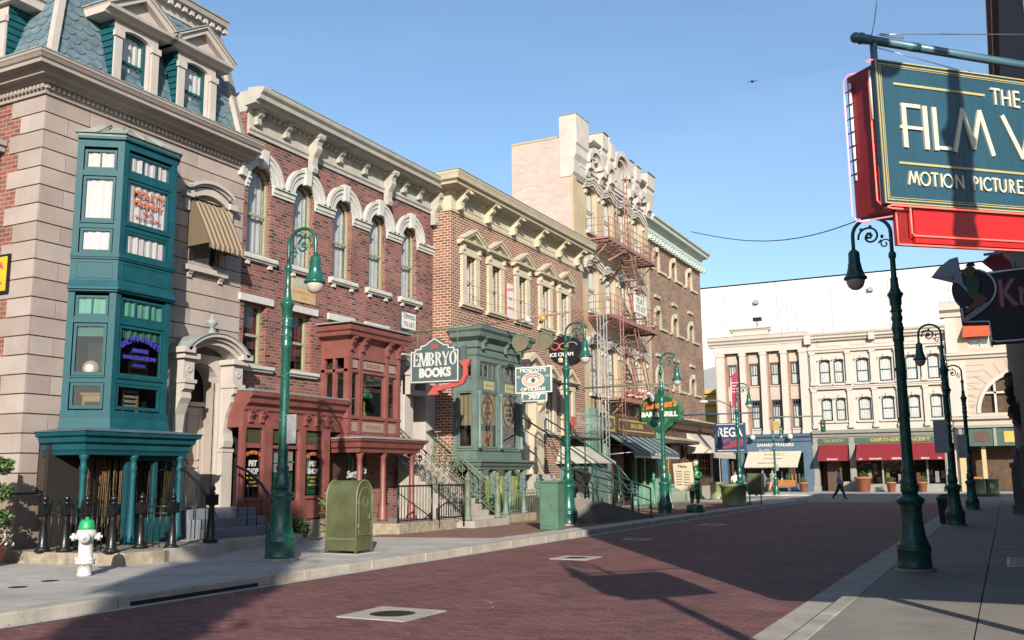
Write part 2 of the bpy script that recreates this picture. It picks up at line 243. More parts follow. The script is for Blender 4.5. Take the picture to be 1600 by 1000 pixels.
# ------------------------------------------------------------------ mesh builder
class FR:
    """wall frame: a runs along the wall, b out of it, c up"""
    def __init__(s, o, u, n): s.o = Vector(o); s.u = Vector((u[0], u[1], 0)).normalized(); s.n = Vector((n[0], n[1], 0)).normalized()
    def __call__(s, a, b, c): return s.o+s.u*a+s.n*b+Vector((0, 0, c))
class MB:
    def __init__(s, fr=None): s.v = []; s.f = []; s.k = []; s.s = []; s.mats = []; s.fr = fr; s.cur = 0; s.smooth = False
    def use(s, name):
        if name not in s.mats: s.mats.append(name)
        s.cur = s.mats.index(name); return s
    def P(s, a, b, c): return s.fr(a, b, c) if s.fr else Vector((a, b, c))
    def add(s, pts, faces, smooth=None, raw=False):
        i = len(s.v); s.v += [Vector(p) if raw else s.P(*p) for p in pts]
        for f in faces: s.f.append([i+j for j in f]); s.k.append(s.cur); s.s.append(s.smooth if smooth is None else smooth)
        return s
    def quad(s, *p, raw=False): return s.add(p, [list(range(len(p)))], raw=raw)
    def box(s, a0, a1, b0, b1, c0, c1):
        p = [(a, b, c) for c in (c0, c1) for b in (b0, b1) for a in (a0, a1)]
        return s.add(p, [(0, 1, 3, 2), (4, 6, 7, 5), (0, 4, 5, 1), (2, 3, 7, 6), (0, 2, 6, 4), (1, 5, 7, 3)], False)
    def prism(s, poly, b0, b1):       # poly in (a,c)
        n = len(poly); p = [(a, b0, c) for a, c in poly]+[(a, b1, c) for a, c in poly]
        return s.add(p, [list(range(n)), list(range(2*n-1, n-1, -1))]+[(i, n+i, n+(i+1) % n, (i+1) % n) for i in range(n)], False)
    def slab(s, poly, c0, c1):        # poly in (a,b)
        n = len(poly); p = [(a, b, c0) for a, b in poly]+[(a, b, c1) for a, b in poly]
        return s.add(p, [list(range(n))[::-1], list(range(n, 2*n))]+[(i, (i+1) % n, n+(i+1) % n, n+i) for i in range(n)], False)
    def prof(s, poly, a0, a1):        # poly in (b,c)
        n = len(poly); p = [(a0, b, c) for b, c in poly]+[(a1, b, c) for b, c in poly]
        return s.add(p, [list(range(n)), list(range(2*n-1, n-1, -1))]+[(i, (i+1) % n, n+(i+1) % n, n+i) for i in range(n)], False)
    def sweep(s, prof, path, cap=True):   # world plan path, outward is to the right of travel, prof = [(n,z)]
        P = [Vector(p) for p in path]; off = []
        for i in range(len(P)):
            ds = []
            if i > 0: ds.append((P[i]-P[i-1]).normalized())
            if i < len(P)-1: ds.append((P[i+1]-P[i]).normalized())
            ns = [Vector((d.y, -d.x)) for d in ds]
            m = ns[0] if len(ns) == 1 else (ns[0]+ns[1])/(1+ns[0].dot(ns[1]))
            off.append(m)
        n = len(prof); pts = [(P[i].x+off[i].x*b, P[i].y+off[i].y*b, z) for i in range(len(P)) for b, z in prof]
        fs = [(i*n+j, i*n+(j+1) % n, (i+1)*n+(j+1) % n, (i+1)*n+j) for i in range(len(P)-1) for j in range(n)]
        if cap: fs += [list(range(n)), list(range((len(P)-1)*n, len(P)*n))[::-1]]
        return s.add(pts, fs, False, raw=True)
    def lathe(s, a, b, prof, seg=16, smooth=True):  # prof [(r,c)]
        pts = []; fs = []
        for r, c in prof:
            for k in range(seg): t = 2*pi*k/seg; pts.append((a+max(r, .0005)*cos(t), b+max(r, .0005)*sin(t), c))
        for i in range(len(prof)-1):
            for k in range(seg): fs.append((i*seg+k, i*seg+(k+1) % seg, (i+1)*seg+(k+1) % seg, (i+1)*seg+k))
        fs += [list(range(seg))[::-1], list(range((len(prof)-1)*seg, len(prof)*seg))]
        return s.add(pts, fs, smooth)
    def tube(s, pts, r, seg=6, smooth=True, raw=False):
        Q = [Vector(p) if raw else s.P(*p) for p in pts]; R = r if isinstance(r, (list, tuple)) else [r]*len(Q)
        out = []; prev = None
        for i, p in enumerate(Q):
            d = (Q[min(i+1, len(Q)-1)]-Q[max(i-1, 0)]).normalized()
            if prev is None: x = d.orthogonal().normalized()
            else: x = (prev-d*prev.dot(d)).normalized()
            prev = x; y = d.cross(x)
            for k in range(seg): t = 2*pi*k/seg; out.append(p+x*R[i]*cos(t)+y*R[i]*sin(t))
        fs = [(i*seg+k, i*seg+(k+1) % seg, (i+1)*seg+(k+1) % seg, (i+1)*seg+k) for i in range(len(Q)-1) for k in range(seg)]
        fs += [list(range(seg))[::-1], list(range((len(Q)-1)*seg, len(Q)*seg))]
        return s.add(out, fs, smooth, raw=True)
    def ball(s, c, r, seg=12, rings=8, sc=(1, 1, 1)):
        pts = []; fs = []
        for i in range(rings+1):
            ph = pi*i/rings
            for k in range(seg): t = 2*pi*k/seg; pts.append((c[0]+r*sc[0]*sin(ph)*cos(t), c[1]+r*sc[1]*sin(ph)*sin(t), c[2]+r*sc[2]*cos(ph)))
        for i in range(rings):
            for k in range(seg): fs.append((i*seg+k, i*seg+(k+1) % seg, (i+1)*seg+(k+1) % seg, (i+1)*seg+k))
        return s.add(pts, fs, True)
    def arch(s, a, c, r0, r1, b0, b1, t0=0, t1=pi, seg=14, ry=1.0):    # voussoir ring in the wall plane
        poly = [(a+r1*cos(t0+(t1-t0)*i/seg), c+r1*ry*sin(t0+(t1-t0)*i/seg)) for i in range(seg+1)]
        pin = [(a+r0*cos(t0+(t1-t0)*i/seg), c+(r0*ry if ry == 1 else r1*ry-(r1-r0))*sin(t0+(t1-t0)*i/seg)) for i in range(seg+1)]
        for i in range(seg): s.prism([poly[i], poly[i+1], pin[i+1], pin[i]], b0, b1)
        return s
    def text(s, txt, a, b, c, size, depth=.02, sx=1.0, off=0.0, align='CENTER', rot=0, shear=0, space=1.0, mirror=False):
        cu = bpy.data.curves.new("t", 'FONT'); cu.body = txt; cu.size = size; cu.extrude = depth/2; cu.offset = off; cu.align_x = align; cu.align_y = 'CENTER'; cu.shear = shear; cu.space_character = space; cu.resolution_u = 3
        o = bpy.data.objects.new("t", cu); COL.objects.link(o); bpy.context.view_layer.update()
        me = bpy.data.meshes.new_from_object(o.evaluated_get(bpy.context.evaluated_depsgraph_get()))
        pts = []
        for v in me.vertices:
            x, y = v.co.x*sx*(-1 if mirror else 1), v.co.y
            pts.append((a+x*cos(rot)-y*sin(rot), b+depth/2+v.co.z, c+x*sin(rot)+y*cos(rot)))
        s.add(pts, [list(p.vertices) for p in me.polygons], False)
        bpy.data.objects.remove(o); bpy.data.curves.remove(cu); bpy.data.meshes.remove(me); return s
    def stroke(s, pts, w, b0, b1):     # flat bar strokes in the wall plane
        for (a0, c0), (a1, c1) in zip(pts[:-1], pts[1:]):
            s.kk = (getattr(s, 'kk', 0)+1) % 7; b1_ = b1+s.kk*.00035*(1 if b1 >= b0 else -1)
            dx, dy = a1-a0, c1-c0; l = math.hypot(dx, dy) or 1; nx, ny = -dy/l*w/2, dx/l*w/2; ex, ey = dx/l*w*.25, dy/l*w*.25
            s.prism([(a0+nx-ex, c0+ny-ey), (a1+nx+ex, c1+ny+ey), (a1-nx+ex, c1-ny+ey), (a0-nx-ex, c0-ny-ey)], b0, b1_)
        return s
    def build(s, name, parent=None, mats=None, bevel=0):
        me = bpy.data.meshes.new(name); root = Vector((0, 0, 0))
        p = parent
        while p is not None: root = root+p.location; p = p.parent
        me.from_pydata([v-root for v in s.v], [], s.f)
        for m in s.mats: me.materials.append(M[m])
        for i, pl in enumerate(me.polygons): pl.material_index = s.k[i]; pl.use_smooth = s.s[i]
        bm = bmesh.new(); bm.from_mesh(me); bmesh.ops.recalc_face_normals(bm, faces=bm.faces); bm.to_mesh(me); bm.free()
        o = bpy.data.objects.new(name, me); COL.objects.link(o)
        if parent is not None: o.parent = parent
        if bevel:
            md = o.modifiers.new("bevel", 'BEVEL'); md.width = bevel; md.segments = 2; md.limit_method = 'ANGLE'; md.angle_limit = radians(40)
        return o
def tag(o, label=None, cat=None, group=None, kind=None):
    if label: o['label'] = label
    if cat: o['category'] = cat
    if group: o['group'] = group
    if kind: o['kind'] = kind
    return o
def thing(name, loc, label, cat, group=None, rz=0):
    o = bpy.data.objects.new(name, None); COL.objects.link(o); o.location = loc; o.rotation_euler = (0, 0, rz); o.empty_display_size = .3
    return tag(o, label, cat, group)
def copy_tree(o, parent=None):
    c = o.copy(); COL.objects.link(c)
    if parent is not None: c.parent = parent
    for ch in [x for x in bpy.data.objects if x.parent == o and x != c]: copy_tree(ch, c)
    return c
_kids = {}
def dup(o, loc, label=None, rz=None, scale=None):
    def rec(x, par):
        c = x.copy(); COL.objects.link(c); c.parent = par
        for ch in list(x.children): rec(ch, c)
        return c
    r = rec(o, None); r.location = loc
    if label: r['label'] = label
    if rz is not None: r.rotation_euler = (0, 0, rz)
    if scale is not None: r.scale = (scale, scale, scale)
    return r

# wall sheet with openings: holes = (a0,a1,c0,c1[,kind]) kind: 'arch' half round top, 'seg' shallow segment
def wall(m, a0, a1, c0, c1, holes, b=0.0, depth=.28, reveal=None, seg=12):
    hs = [tuple(h)+(None,) if len(h) == 4 else tuple(h) for h in holes]
    A = sorted({a0, a1, *[h[0] for h in hs], *[h[1] for h in hs]}); Cc = sorted({c0, c1, *[h[2] for h in hs], *[h[3] for h in hs]})
    A = [x for x in A if a0 <= x <= a1]; Cc = [x for x in Cc if c0 <= x <= c1]
    for j in range(len(Cc)-1):
        run = None
        for i in range(len(A)-1):
            x, z = (A[i]+A[i+1])/2, (Cc[j]+Cc[j+1])/2
            inside = any(h[0] < x < h[1] and h[2] < z < h[3] for h in hs)
            if not inside:
                if run is None: run = A[i]
            if (inside or i == len(A)-2) and run is not None:
                e = A[i] if inside else A[i+1]
                m.quad((run, b, Cc[j]), (e, b, Cc[j]), (e, b, Cc[j+1]), (run, b, Cc[j+1])); run = None
    cur = m.cur
    for h in hs:
        if reveal: m.use(reveal)
        x0, x1, z0, z1, kd = h; d = b-depth
        if kd is None: spring = z1
        else:
            hw = (x1-x0)/2; rise = hw if kd == 'arch' else hw*.35; spring = z1-rise; cx = (x0+x1)/2
            arc = [(cx-hw*cos(pi*i/seg), spring+rise*sin(pi*i/seg)) for i in range(seg+1)]
            mid = seg//2; cc = m.cur; m.cur = cur
            m.add([(x0, b, z1)]+[(p[0], b, p[1]) for p in arc[:mid+1]], [[0]+list(range(1, mid+2))])
            m.add([(x1, b, z1)]+[(p[0], b, p[1]) for p in arc[mid:]], [[0]+list(range(1, mid+2))]); m.cur = cc
            for p, q in zip(arc[:-1], arc[1:]): m.quad((p[0], b, p[1]), (q[0], b, q[1]), (q[0], d, q[1]), (p[0], d, p[1]))
        m.quad((x0, b, z0), (x0, b, spring), (x0, d, spring), (x0, d, z0)); m.quad((x1, b, z0), (x1, b, spring), (x1, d, spring), (x1, d, z0))
        m.quad((x0, b, z0), (x1, b, z0), (x1, d, z0), (x0, d, z0))
        if kd is None: m.quad((x0, b, z1), (x1, b, z1), (x1, d, z1), (x0, d, z1))
        m.cur = cur
def arcpts(a0, a1, c1, kind, seg=12):
    if kind is None: return [(a0, c1), (a1, c1)]
    hw = (a1-a0)/2; cx = (a0+a1)/2; rise = hw if kind == 'arch' else hw*.35
    return [(cx-hw*cos(pi*i/seg), c1-rise+rise*sin(pi*i/seg)) for i in range(seg+1)]
# a sash window: frame (part), pane (sub-part), curtain / blind (sub-part)
def window(parent, fr, a0, a1, c0, c1, b, frame, kind=None, curt=None, curt_z=(0, 1), rail=.5, fw=.06, mull=0, glass='glass', thick=.07, name='window', pane=True, topmull=0, label=None, deep=.12):
    m = MB(fr).use(frame); tp = arcpts(a0, a1, c1, kind); inn = arcpts(a0+fw, a1-fw, c1-fw, kind)
    out = [(a0, c0)]+tp+[(a1, c0)]; ins = [(a0+fw, c0+fw*1.3)]+inn+[(a1-fw, c0+fw*1.3)]; n = len(out)
    for i in range(n): j = (i+1) % n; m.prism([out[i], out[j], ins[j], ins[i]], b-thick, b)
    if rail:
        zr = c0+(c1-c0)*rail; m.box(a0+fw, a1-fw, b-thick*.85, b-.006, zr-fw*.45, zr+fw*.45)
    for k in range(mull): x = a0+(a1-a0)*(k+1)/(mull+1); m.box(x-fw*.3, x+fw*.3, b-thick*.8, b-.01, c0+fw, c1-fw)
    for k in range(topmull):
        x = a0+(a1-a0)*(k+1)/(topmull+1); zr = c0+(c1-c0)*rail; m.box(x-fw*.25, x+fw*.25, b-thick*.8, b-.01, zr, c1-fw)
    f = m.build(name, parent)
    if label: f['label'] = label
    host = parent if parent.parent is not None else f
    if pane: MB(fr).use(glass).quad(*[(x, b-thick*.5, z) for x, z in ins]).build('pane', host)
    if curt:
        z0 = c0+(c1-c0)*curt_z[0]; z1 = c0+(c1-c0)*curt_z[1]; q = MB(fr).use(curt); nseg = max(6, int((a1-a0)/.05))
        rng = random.Random(int(a0*100)+int(c0*10)); ph = rng.random()*6
        xs = [a0+(a1-a0)*i/nseg for i in range(nseg+1)]
        bb = [b-deep-.016*sin(i*1.9+ph)-.008*sin(i*.7) for i in range(nseg+1)]
        for i in range(nseg): q.add([(xs[i], bb[i], z0), (xs[i+1], bb[i+1], z0), (xs[i+1], bb[i+1], z1), (xs[i], bb[i], z1)], [(0, 1, 2, 3)], True)
        q.build('curtain', host)
    return f
def simple_window(parent, *a, **k): return window(parent, *a, **k)

# corbel bracket seen from the side: projecting from the wall
def bracket(m, a, w, b, c, h, d):
    m.prof([(b, c), (b, c-h), (b+d*.25, c-h), (b+d*.45, c-h*.82), (b+d*.4, c-h*.55), (b+d*.65, c-h*.35), (b+d, c-h*.28), (b+d, c)], a-w/2, a+w/2)
def scroll(m, a, w, b, c, h, d):
    P = [(b, c), (b+d, c), (b+d*1.02, c-h*.14), (b+d*.8, c-h*.2), (b+d*.72, c-h*.3), (b+d*.8, c-h*.38), (b+d*.7, c-h*.46), (b+d*.45, c-h*.6), (b+d*.4, c-h*.8), (b+d*.52, c-h*.9), (b+d*.42, c-h), (b, c-h)]
    m.prof(P, a-w/2, a+w/2); m.box(a-w*.62, a+w*.62, b, b+d*1.06, c-h*.10, c-.002)
def body_mesh(name, joints, edges, mats, parent=None, loc=(0, 0, 0), rz=0, sub=2, root=0, colors=None):
    me = bpy.data.meshes.new(name); me.from_pydata([j[0] for j in joints], edges, []); o = bpy.data.objects.new(name, me); COL.objects.link(o)
    o.modifiers.new("skin", 'SKIN'); bpy.context.view_layer.objects.active = o
    sv = me.skin_vertices[0].data if me.skin_vertices else None
    if sv is None:
        bm = bmesh.new(); bm.from_mesh(me); bm.verts.layers.skin.verify(); bm.to_mesh(me); bm.free(); sv = me.skin_vertices[0].data
    for i, j in enumerate(joints):
        r = j[1]; sv[i].radius = (r, r) if not isinstance(r, tuple) else r; sv[i].use_root = (i == root)
    md = o.modifiers.new("s", 'SUBSURF'); md.levels = sub; md.render_levels = sub
    bpy.context.view_layer.update(); dg = bpy.context.evaluated_depsgraph_get(); m2 = bpy.data.meshes.new_from_object(o.evaluated_get(dg))
    bpy.data.objects.remove(o); m2.name = name; o = bpy.data.objects.new(name, m2); COL.objects.link(o); m2.materials.clear()
    for mm in mats: m2.materials.append(M[mm])
    for p in m2.polygons:
        p.use_smooth = True
        if colors: p.material_index = colors(p.center)
    o.location = loc; o.rotation_euler = (0, 0, rz)
    if parent: o.parent = parent
    return o

# ================================================================== THE SETTING
def sheet(name, x0, x1, y0, y1, z, mat):
    return tag(MB().use(mat).quad((x0, y0, z), (x1, y0, z), (x1, y1, z), (x0, y1, z)).build(name), kind='structure')
sheet('ground', -900, 900, -600, 1500, -.03, 'asphalt')
o = MB().use('road_brick'); o.quad((-10.3, -30, 0), (-2.42, -30, 0), (-2.42, 56, 0), (-10.3, 56, 0)); tag(o.build('road'), kind='structure')
# far crossing road of pale concrete
tag(MB().use('walk_dark').quad((-60, 56, 0.004), (60, 56, .004), (60, 70, .004), (-60, 70, .004)).build('crossing_road'), kind='structure')
tag(MB().use('concrete').box(-60, 40, 70, 81, -.02, .12).build('far_pavement'), kind='structure')
m = MB().use('concrete')     # left pavement, cast in panels
y = -30.0; k = 0
while y < 56:
    y2 = min(56, y+2.35)
    for x0, x1 in ((-17.5, -14.02), (-14.0, -10.622)): m.box(x0, x1, y+.008, y2-.008, -.02, .14+.001*((k*3) % 2))
    y = y2; k += 1
m.box(-30, -17.51, 50.6, 56, -.02, .14); tag(m.build('pavement_left'), kind='structure')
m = MB().use('kerbstone')
y = -30.0; rng = random.Random(4)
while y < 55.5:
    l = 1.8+rng.random()*.1; x = rng.uniform(-.006, .006); m.box(-10.618, -10.3+x, y+.006, y+l-.006, -.02, .148); y += l
m.slab([(-10.3, 54.9), (-10.1, 56.2), (-30, 56.2), (-30, 56.002), (-10.618, 56.002)], -.02, .148)
tag(m.build('kerb_left', bevel=.02), kind='structure')
tag(MB().use('interior').box(-10.298, -10.285, 9.2, 11.6, .010, .060).build('kerb_drain_slot'), kind='structure')
tag(MB().use('concrete').quad((-10.3, -30, .006), (-10.12, -30, .006), (-10.12, 55, .006), (-10.3, 55, .006)).build('gutter_left'), kind='structure')
tag(MB().use('tan_paving').slab([(-14.5, 20.2), (-11.15, 20.9), (-11.2, 24.6), (-11.0, 26.5), (-11.0, 50), (-16, 50), (-16, 24), (-14.9, 24)], .1405, .146).build('paving_left'), kind='structure')
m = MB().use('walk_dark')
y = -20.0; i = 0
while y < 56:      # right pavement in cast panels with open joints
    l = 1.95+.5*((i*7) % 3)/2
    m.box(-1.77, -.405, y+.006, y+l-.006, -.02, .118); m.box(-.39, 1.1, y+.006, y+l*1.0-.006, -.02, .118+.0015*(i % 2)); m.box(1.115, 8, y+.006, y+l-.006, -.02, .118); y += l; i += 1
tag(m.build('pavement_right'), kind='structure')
m = MB().use('kerbstone'); y = -20.0
while y < 55.5: l = 2.4; m.box(-1.965, -1.775, y+.005, y+l-.005, -.02, .122); y += l
tag(m.build('kerb_right', bevel=.015), kind='structure')
m = MB().use('kerbstone'); m.quad((-2.43, -30, .008), (-1.96, -30, .008), (-1.96, 56, .008), (-2.43, 56, .008)); tag(m.build('gutter_right'), kind='structure')
def cover(name, x, y, w, label, z=.0, frame=True):
    t = thing(name, (x, y, z), label, 'manhole cover', 'covers let into the brick road')
    m = MB().use('kerbstone')
    n = 16; sq = []
    for k in range(n):
        t0 = 2*pi*k/n; t1 = 2*pi*(k+1)/n; r = w*.30
        def s_(t): c, s = cos(t), sin(t); q = max(abs(c), abs(s)); return (x+c/q*w/2, y+s/q*w/2)
        m.slab([s_(t0), s_(t1), (x+r*cos(t1), y+r*sin(t1)), (x+r*cos(t0), y+r*sin(t0))], z, z+.012)
    m.build('collar', t)
    m = MB().use('black_iron'); m.lathe(x, y, [(r_, z+.006) for r_ in (w*.29,)]+[(w*.29, z+.010), (w*.02, z+.010)], 20, False)
    for k in range(-3, 4): m.box(x-w*.2, x+w*.2, y+k*w*.06-.01, y+k*w*.06+.01, z+.009, z+.013)
    m.build('lid', t)
cover('manhole_cover', -6.75, 10.0, .95, 'round iron cover in a pale square collar, the largest, at the bottom of the picture')
cover('manhole_cover', -7.79, 18.0, .8, 'round iron cover in a pale collar beside the sign shadow')
cover('manhole_cover', -8.5, 23.6, .7, 'smaller iron cover in shade beyond the sign shadow')
cover('manhole_cover', -8.6, 31.0, .8, 'farthest iron cover, in the shaded middle of the road')
for i, (x, y, l) in enumerate(((-12.6, 9.25, 'small round iron lid in the pavement left of the hydrant, nearer the kerb'), (-12.9, 10.0, 'small round iron lid in the pavement left of the hydrant, nearer the building'))):
    tag(MB().use('black_iron').lathe(x, y, [(.13, .1395), (.13, .143), (.01, .143)], 16, False).build('drain_cover'), l, 'iron lid', 'small lids in the left pavement')
m = MB().use('black_iron'); m.box(-.12, .34, 17.7, 19.6, .119, .124); m.use('walk_dark')
for k in range(5): m.box(-.10, .32, 17.85+k*.37, 18.03+k*.37, .122, .127)
tag(m.build('pavement_grate'), 'dark rectangular utility plate let into the shaded right pavement', 'utility plate')

# ================================================================== BUILDING 1: stone corner building with mansard
X1 = -16.7
F1 = FR((X1, 0, 0), (0, 1), (1, 0)); S1 = FR((0, 12.1, 0), (1, 0), (0, -1))     # front (a = world y), side (a = world x)
b1 = thing('stone_corner_building', (X1, 12.1, .12), 'grey stone corner building with teal bay windows, fish-scale slate mansard and two pedimented dormers', 'building')
def ashlar(m, a0, a1, c0, c1, course, bl, holes, proud=.045, phase=0, gap=.013, widths=None):
    n = int(round((c1-c0)/course)); course = (c1-c0)/n
    for j in range(n):
        z0, z1 = c0+j*course, c0+(j+1)*course; cuts = [a0]
        x = a0+bl*(.5 if (j+phase) % 2 else 1)
        while x < a1-.25: cuts.append(x); x += bl
        cuts.append(a1)
        for p, q in zip(cuts[:-1], cuts[1:]):
            segs = [(p, q)]
            for h in holes:
                if h[2] < (z0+z1)/2 < h[3]:
                    ns = []
                    for s_, e_ in segs:
                        if h[1] <= s_ or h[0] >= e_: ns.append((s_, e_))
                        else:
                            if h[0]-s_ > .06: ns.append((s_, h[0]))
                            if e_-h[1] > .06: ns.append((h[1], e_))
                    segs = ns
            for s_, e_ in segs:
                g0 = .009 if abs(s_-p) < 1e-6 and s_ > a0+1e-6 else 0; g1 = .009 if abs(e_-q) < 1e-6 and e_ < a1-1e-6 else 0
                m.use(('ashlar', 'ashlar', 'ashlar_b', 'ashlar', 'ashlar_c')[int(abs(s_*7.3+j*3.1)*10) % 5]); m.box(s_+g0, e_-g1, -.05, proud-.045, z0+gap, z1-gap)
m = MB(F1)
H1 = [(16.02, 17.12, .95, 4.28), (16.1, 17.08, 6.56, 8.35), (12.95, 15.45, 2.3, 8.75), (12.5, 15.6, .1, 2.45)]
m.use('ashlar'); ashlar(m, 12.152, 17.84, 1.38, 9.36, .38, 1.02, H1)
m.use('ashlar_base'); m.box(12.162, 12.75, -.06, .06, .1, 1.36); m.box(17.3, 17.84, -.06, .05, .1, 1.36)
m.use('joint'); wall(m, 12.14, 17.84, .12, 9.4, [(16.02, 17.12, .95, 4.28), (16.1, 17.08, 6.56, 8.35), (13.3, 15.1, 3, 8.6), (12.7, 15.4, .3, 2.4)], b=-.022, depth=.3, reveal='ashlar')
# side: quoins + brick
m.fr = S1; n = 21; ch = (9.36-1.38)/n
for j in range(n):
    w = 1.02 if j % 2 == 0 else .72
    m.use(('ashlar', 'ashlar_c', 'ashlar', 'ashlar_b', 'ashlar_c')[j % 5]); m.box(X1-w, X1, -.05, 0, 1.38+j*ch+.013, 1.38+(j+1)*ch-.013)
m.use('ashlar_base'); m.box(X1-1.15, X1+.06, -.06, .06, .1, 1.36)
m.use('joint'); m.quad((X1-1.2, -.022, .12), (X1-.03, -.022, .12), (X1-.03, -.022, 9.4), (X1-1.2, -.022, 9.4))
m.use('brick_b1'); wall(m, -26, X1-.6, .12, 9.4, [(-19.6, -18.0, 6.7, 8.3), (-19.6, -18.0, 2.5, 4.6)], b=-.02, depth=.25, reveal='ashlar')
for zz in (9.12, 5.62):
    m.box(-26, X1-1.02, -.02, -.006, zz, zz+.24)
m.build('wall', b1)
MB().use('interior').box(-25.9, X1-1.2, 13.3, 17.6, .2, 9.3).build('interior_core', b1)
m = MB(S1).use('cornice_stone'); m.box(-19.75, -17.85, 0, .12, 8.3, 8.42); m.box(-19.8, -17.8, 0, .2, 8.42, 8.52); m.build('lintel', b1)
window(b1, S1, -19.6, -18.0, 6.7, 8.3, -.12, 'teal_dark', curt='lace', curt_z=(0, .5))
# cornice wrapped round the corner
path1 = [(-26, 12.1), (X1, 12.1), (X1, 17.84)]
m = MB().use('cornice_stone')
m.sweep([(-.02, 9.34), (.05, 9.34), (.06, 9.40), (.075, 9.42), (.075, 9.52), (.16, 9.535), (.18, 9.585), (.21, 9.60), (.33, 9.61), (.34, 9.665), (.37, 9.68), (.40, 9.72), (.54, 9.73), (.545, 9.80), (.58, 9.82), (.62, 9.88), (.64, 9.90), (.64, 9.955), (.2, 10.06), (-.25, 10.06)], path1)
m.fr = F1; k = 0; a = 12.03
while a < 17.8: m.box(a, a+.065, .07, .135, 9.43, 9.51); a += .118
m.fr = S1; a = -20.0
while a < X1+.02: m.box(a, a+.065, .07, .135, 9.43, 9.51); a += .118
m.build('cornice', b1)
m = MB().use('verdigris'); m.sweep([(.655, 9.956), (.655, 9.985), (-.12, 10.12), (-.12, 10.06)], path1); m.build('cornice_flashing', b1)
# mansard roof: slate slopes with raised scales
Z0, Z1 = 10.05, 13.15
def mslope(z): return (z-Z0)/(Z1-Z0)*1.0+.12      # set-back
m = MB().use('slate')
xa, xb = X1-mslope(Z0), X1-mslope(Z1); ya, yb = 12.1+mslope(Z0), 12.1+mslope(Z1)
m.quad((xa, ya, Z0), (xa, 17.86, Z0), (xb, 17.86, Z1), (xb, yb, Z1)); m.quad((xa, ya, Z0), (xb, yb, Z1), (-26, yb, Z1), (-26, ya, Z0))
m.quad((xa, 17.86, Z0), (-26, 17.86, Z0), (-26, 17.86, Z1), (xb, 17.86, Z1)); m.quad((xb, yb, Z1), (xb, 17.86, Z1), (-26, 17.86, Z1), (-26, yb, Z1))
# scales: half round shingles in staggered rows
rowh = .205; sw = .30
nrow = int((Z1-Z0)/rowh); slope_n = Vector((Z1-Z0, 0, 1.0)).normalized()
rng = random.Random(3)
def scale(px_, py_, z, front):
    pts = []; t = .022
    nn = Vector((Z1-Z0, 0, 1.0)).normalized() if front else Vector((0, -(Z1-Z0), 1.0)).normalized()
    dn = Vector((1.0, 0, -(Z1-Z0))).normalized() if front else Vector((0, -1.0, -(Z1-Z0))).normalized()
    al = Vector((0, 1, 0)) if front else Vector((1, 0, 0)); c = Vector((px_, py_, z))
    t *= rng.uniform(.7, 1.4)
    ring = [c+al*(-sw/2), ]+[c+al*(-cos(pi*i/6)*sw*.49)+dn*(sin(pi*i/6)*sw*.42) for i in range(1, 6)]+[c+al*(sw/2)]
    top = [c-dn*rowh*.9+al*(sw/2), c-dn*rowh*.9-al*(sw/2)]
    base = ring+top; up_ = [p+nn*t for p in ring]+[p+nn*.002 for p in top]; n_ = len(base)
    m.use('slate'); m.add(up_, [list(range(n_))], False, raw=True)
    m.use('slate_edge'); m.add([p for p in ring]+[p+nn*t for p in ring], [(i, i+1, 8+i-0, 7+i) for i in range(6)], False, raw=True)
for r in range(nrow+1):
    z = Z0+.10+r*rowh
    if z > Z1: break
    sb = mslope(z); y = 12.1+sb+(.15 if r % 2 else 0)+sw/2
    while y < 17.8: scale(X1-sb, y, z, True); y += sw
    x = X1-sb-(.15 if r % 2 else 0)-sw/2
    while x > -20.5: scale(x, 12.1+sb, z, False); x -= sw
m.build('mansard_roof', b1)
m = MB().use('pale_stone')   # hip boards
m.tube([(xa+.02, ya-.02, Z0), (xb+.02, yb-.02, Z1)], .11, 4, False); m.build('hip_board', b1); m = MB().use('pale_stone'); m.quad((xa+.16, 17.72, Z0), (xa+.16, 17.9, Z0), (xb+.14, 17.9, Z1), (xb+.14, 17.72, Z1))
m.add([(xa+.16, 17.70, Z0), (xa+.16, 17.9, Z0), (xa-.2, 17.9, Z0), (xa-.2, 17.7, Z0), (xb+.14, 17.70, Z1), (xb+.14, 17.9, Z1), (xb-.2, 17.9, Z1), (xb-.2, 17.7, Z1)], [(0, 1, 5, 4), (1, 2, 6, 5), (2, 3, 7, 6), (3, 0, 4, 7)], False)
m.build('hip_board', b1)
m = MB().use('pale_stone'); pt = [(-26, yb), (xb, yb), (xb, 17.86)]
m.sweep([(-.1, Z1-.05), (.06, Z1-.05), (.08, Z1+.14), (.16, Z1+.17), (.16, Z1+.27), (.30, Z1+.30), (.36, Z1+.42), (-.1, Z1+.5)], pt); MB().use('verdigris').sweep([(.38, Z1+.42), (.38, Z1+.47), (-.4, Z1+.62), (-.4, Z1+.5)], pt).build('crown_flashing', b1)
pass
a = yb-.1
while a < 17.9: m.box(xb+.1, xb+.24, a, a+.12, Z1+.15, Z1+.29); a += .235
m.build('crown_cornice', b1)
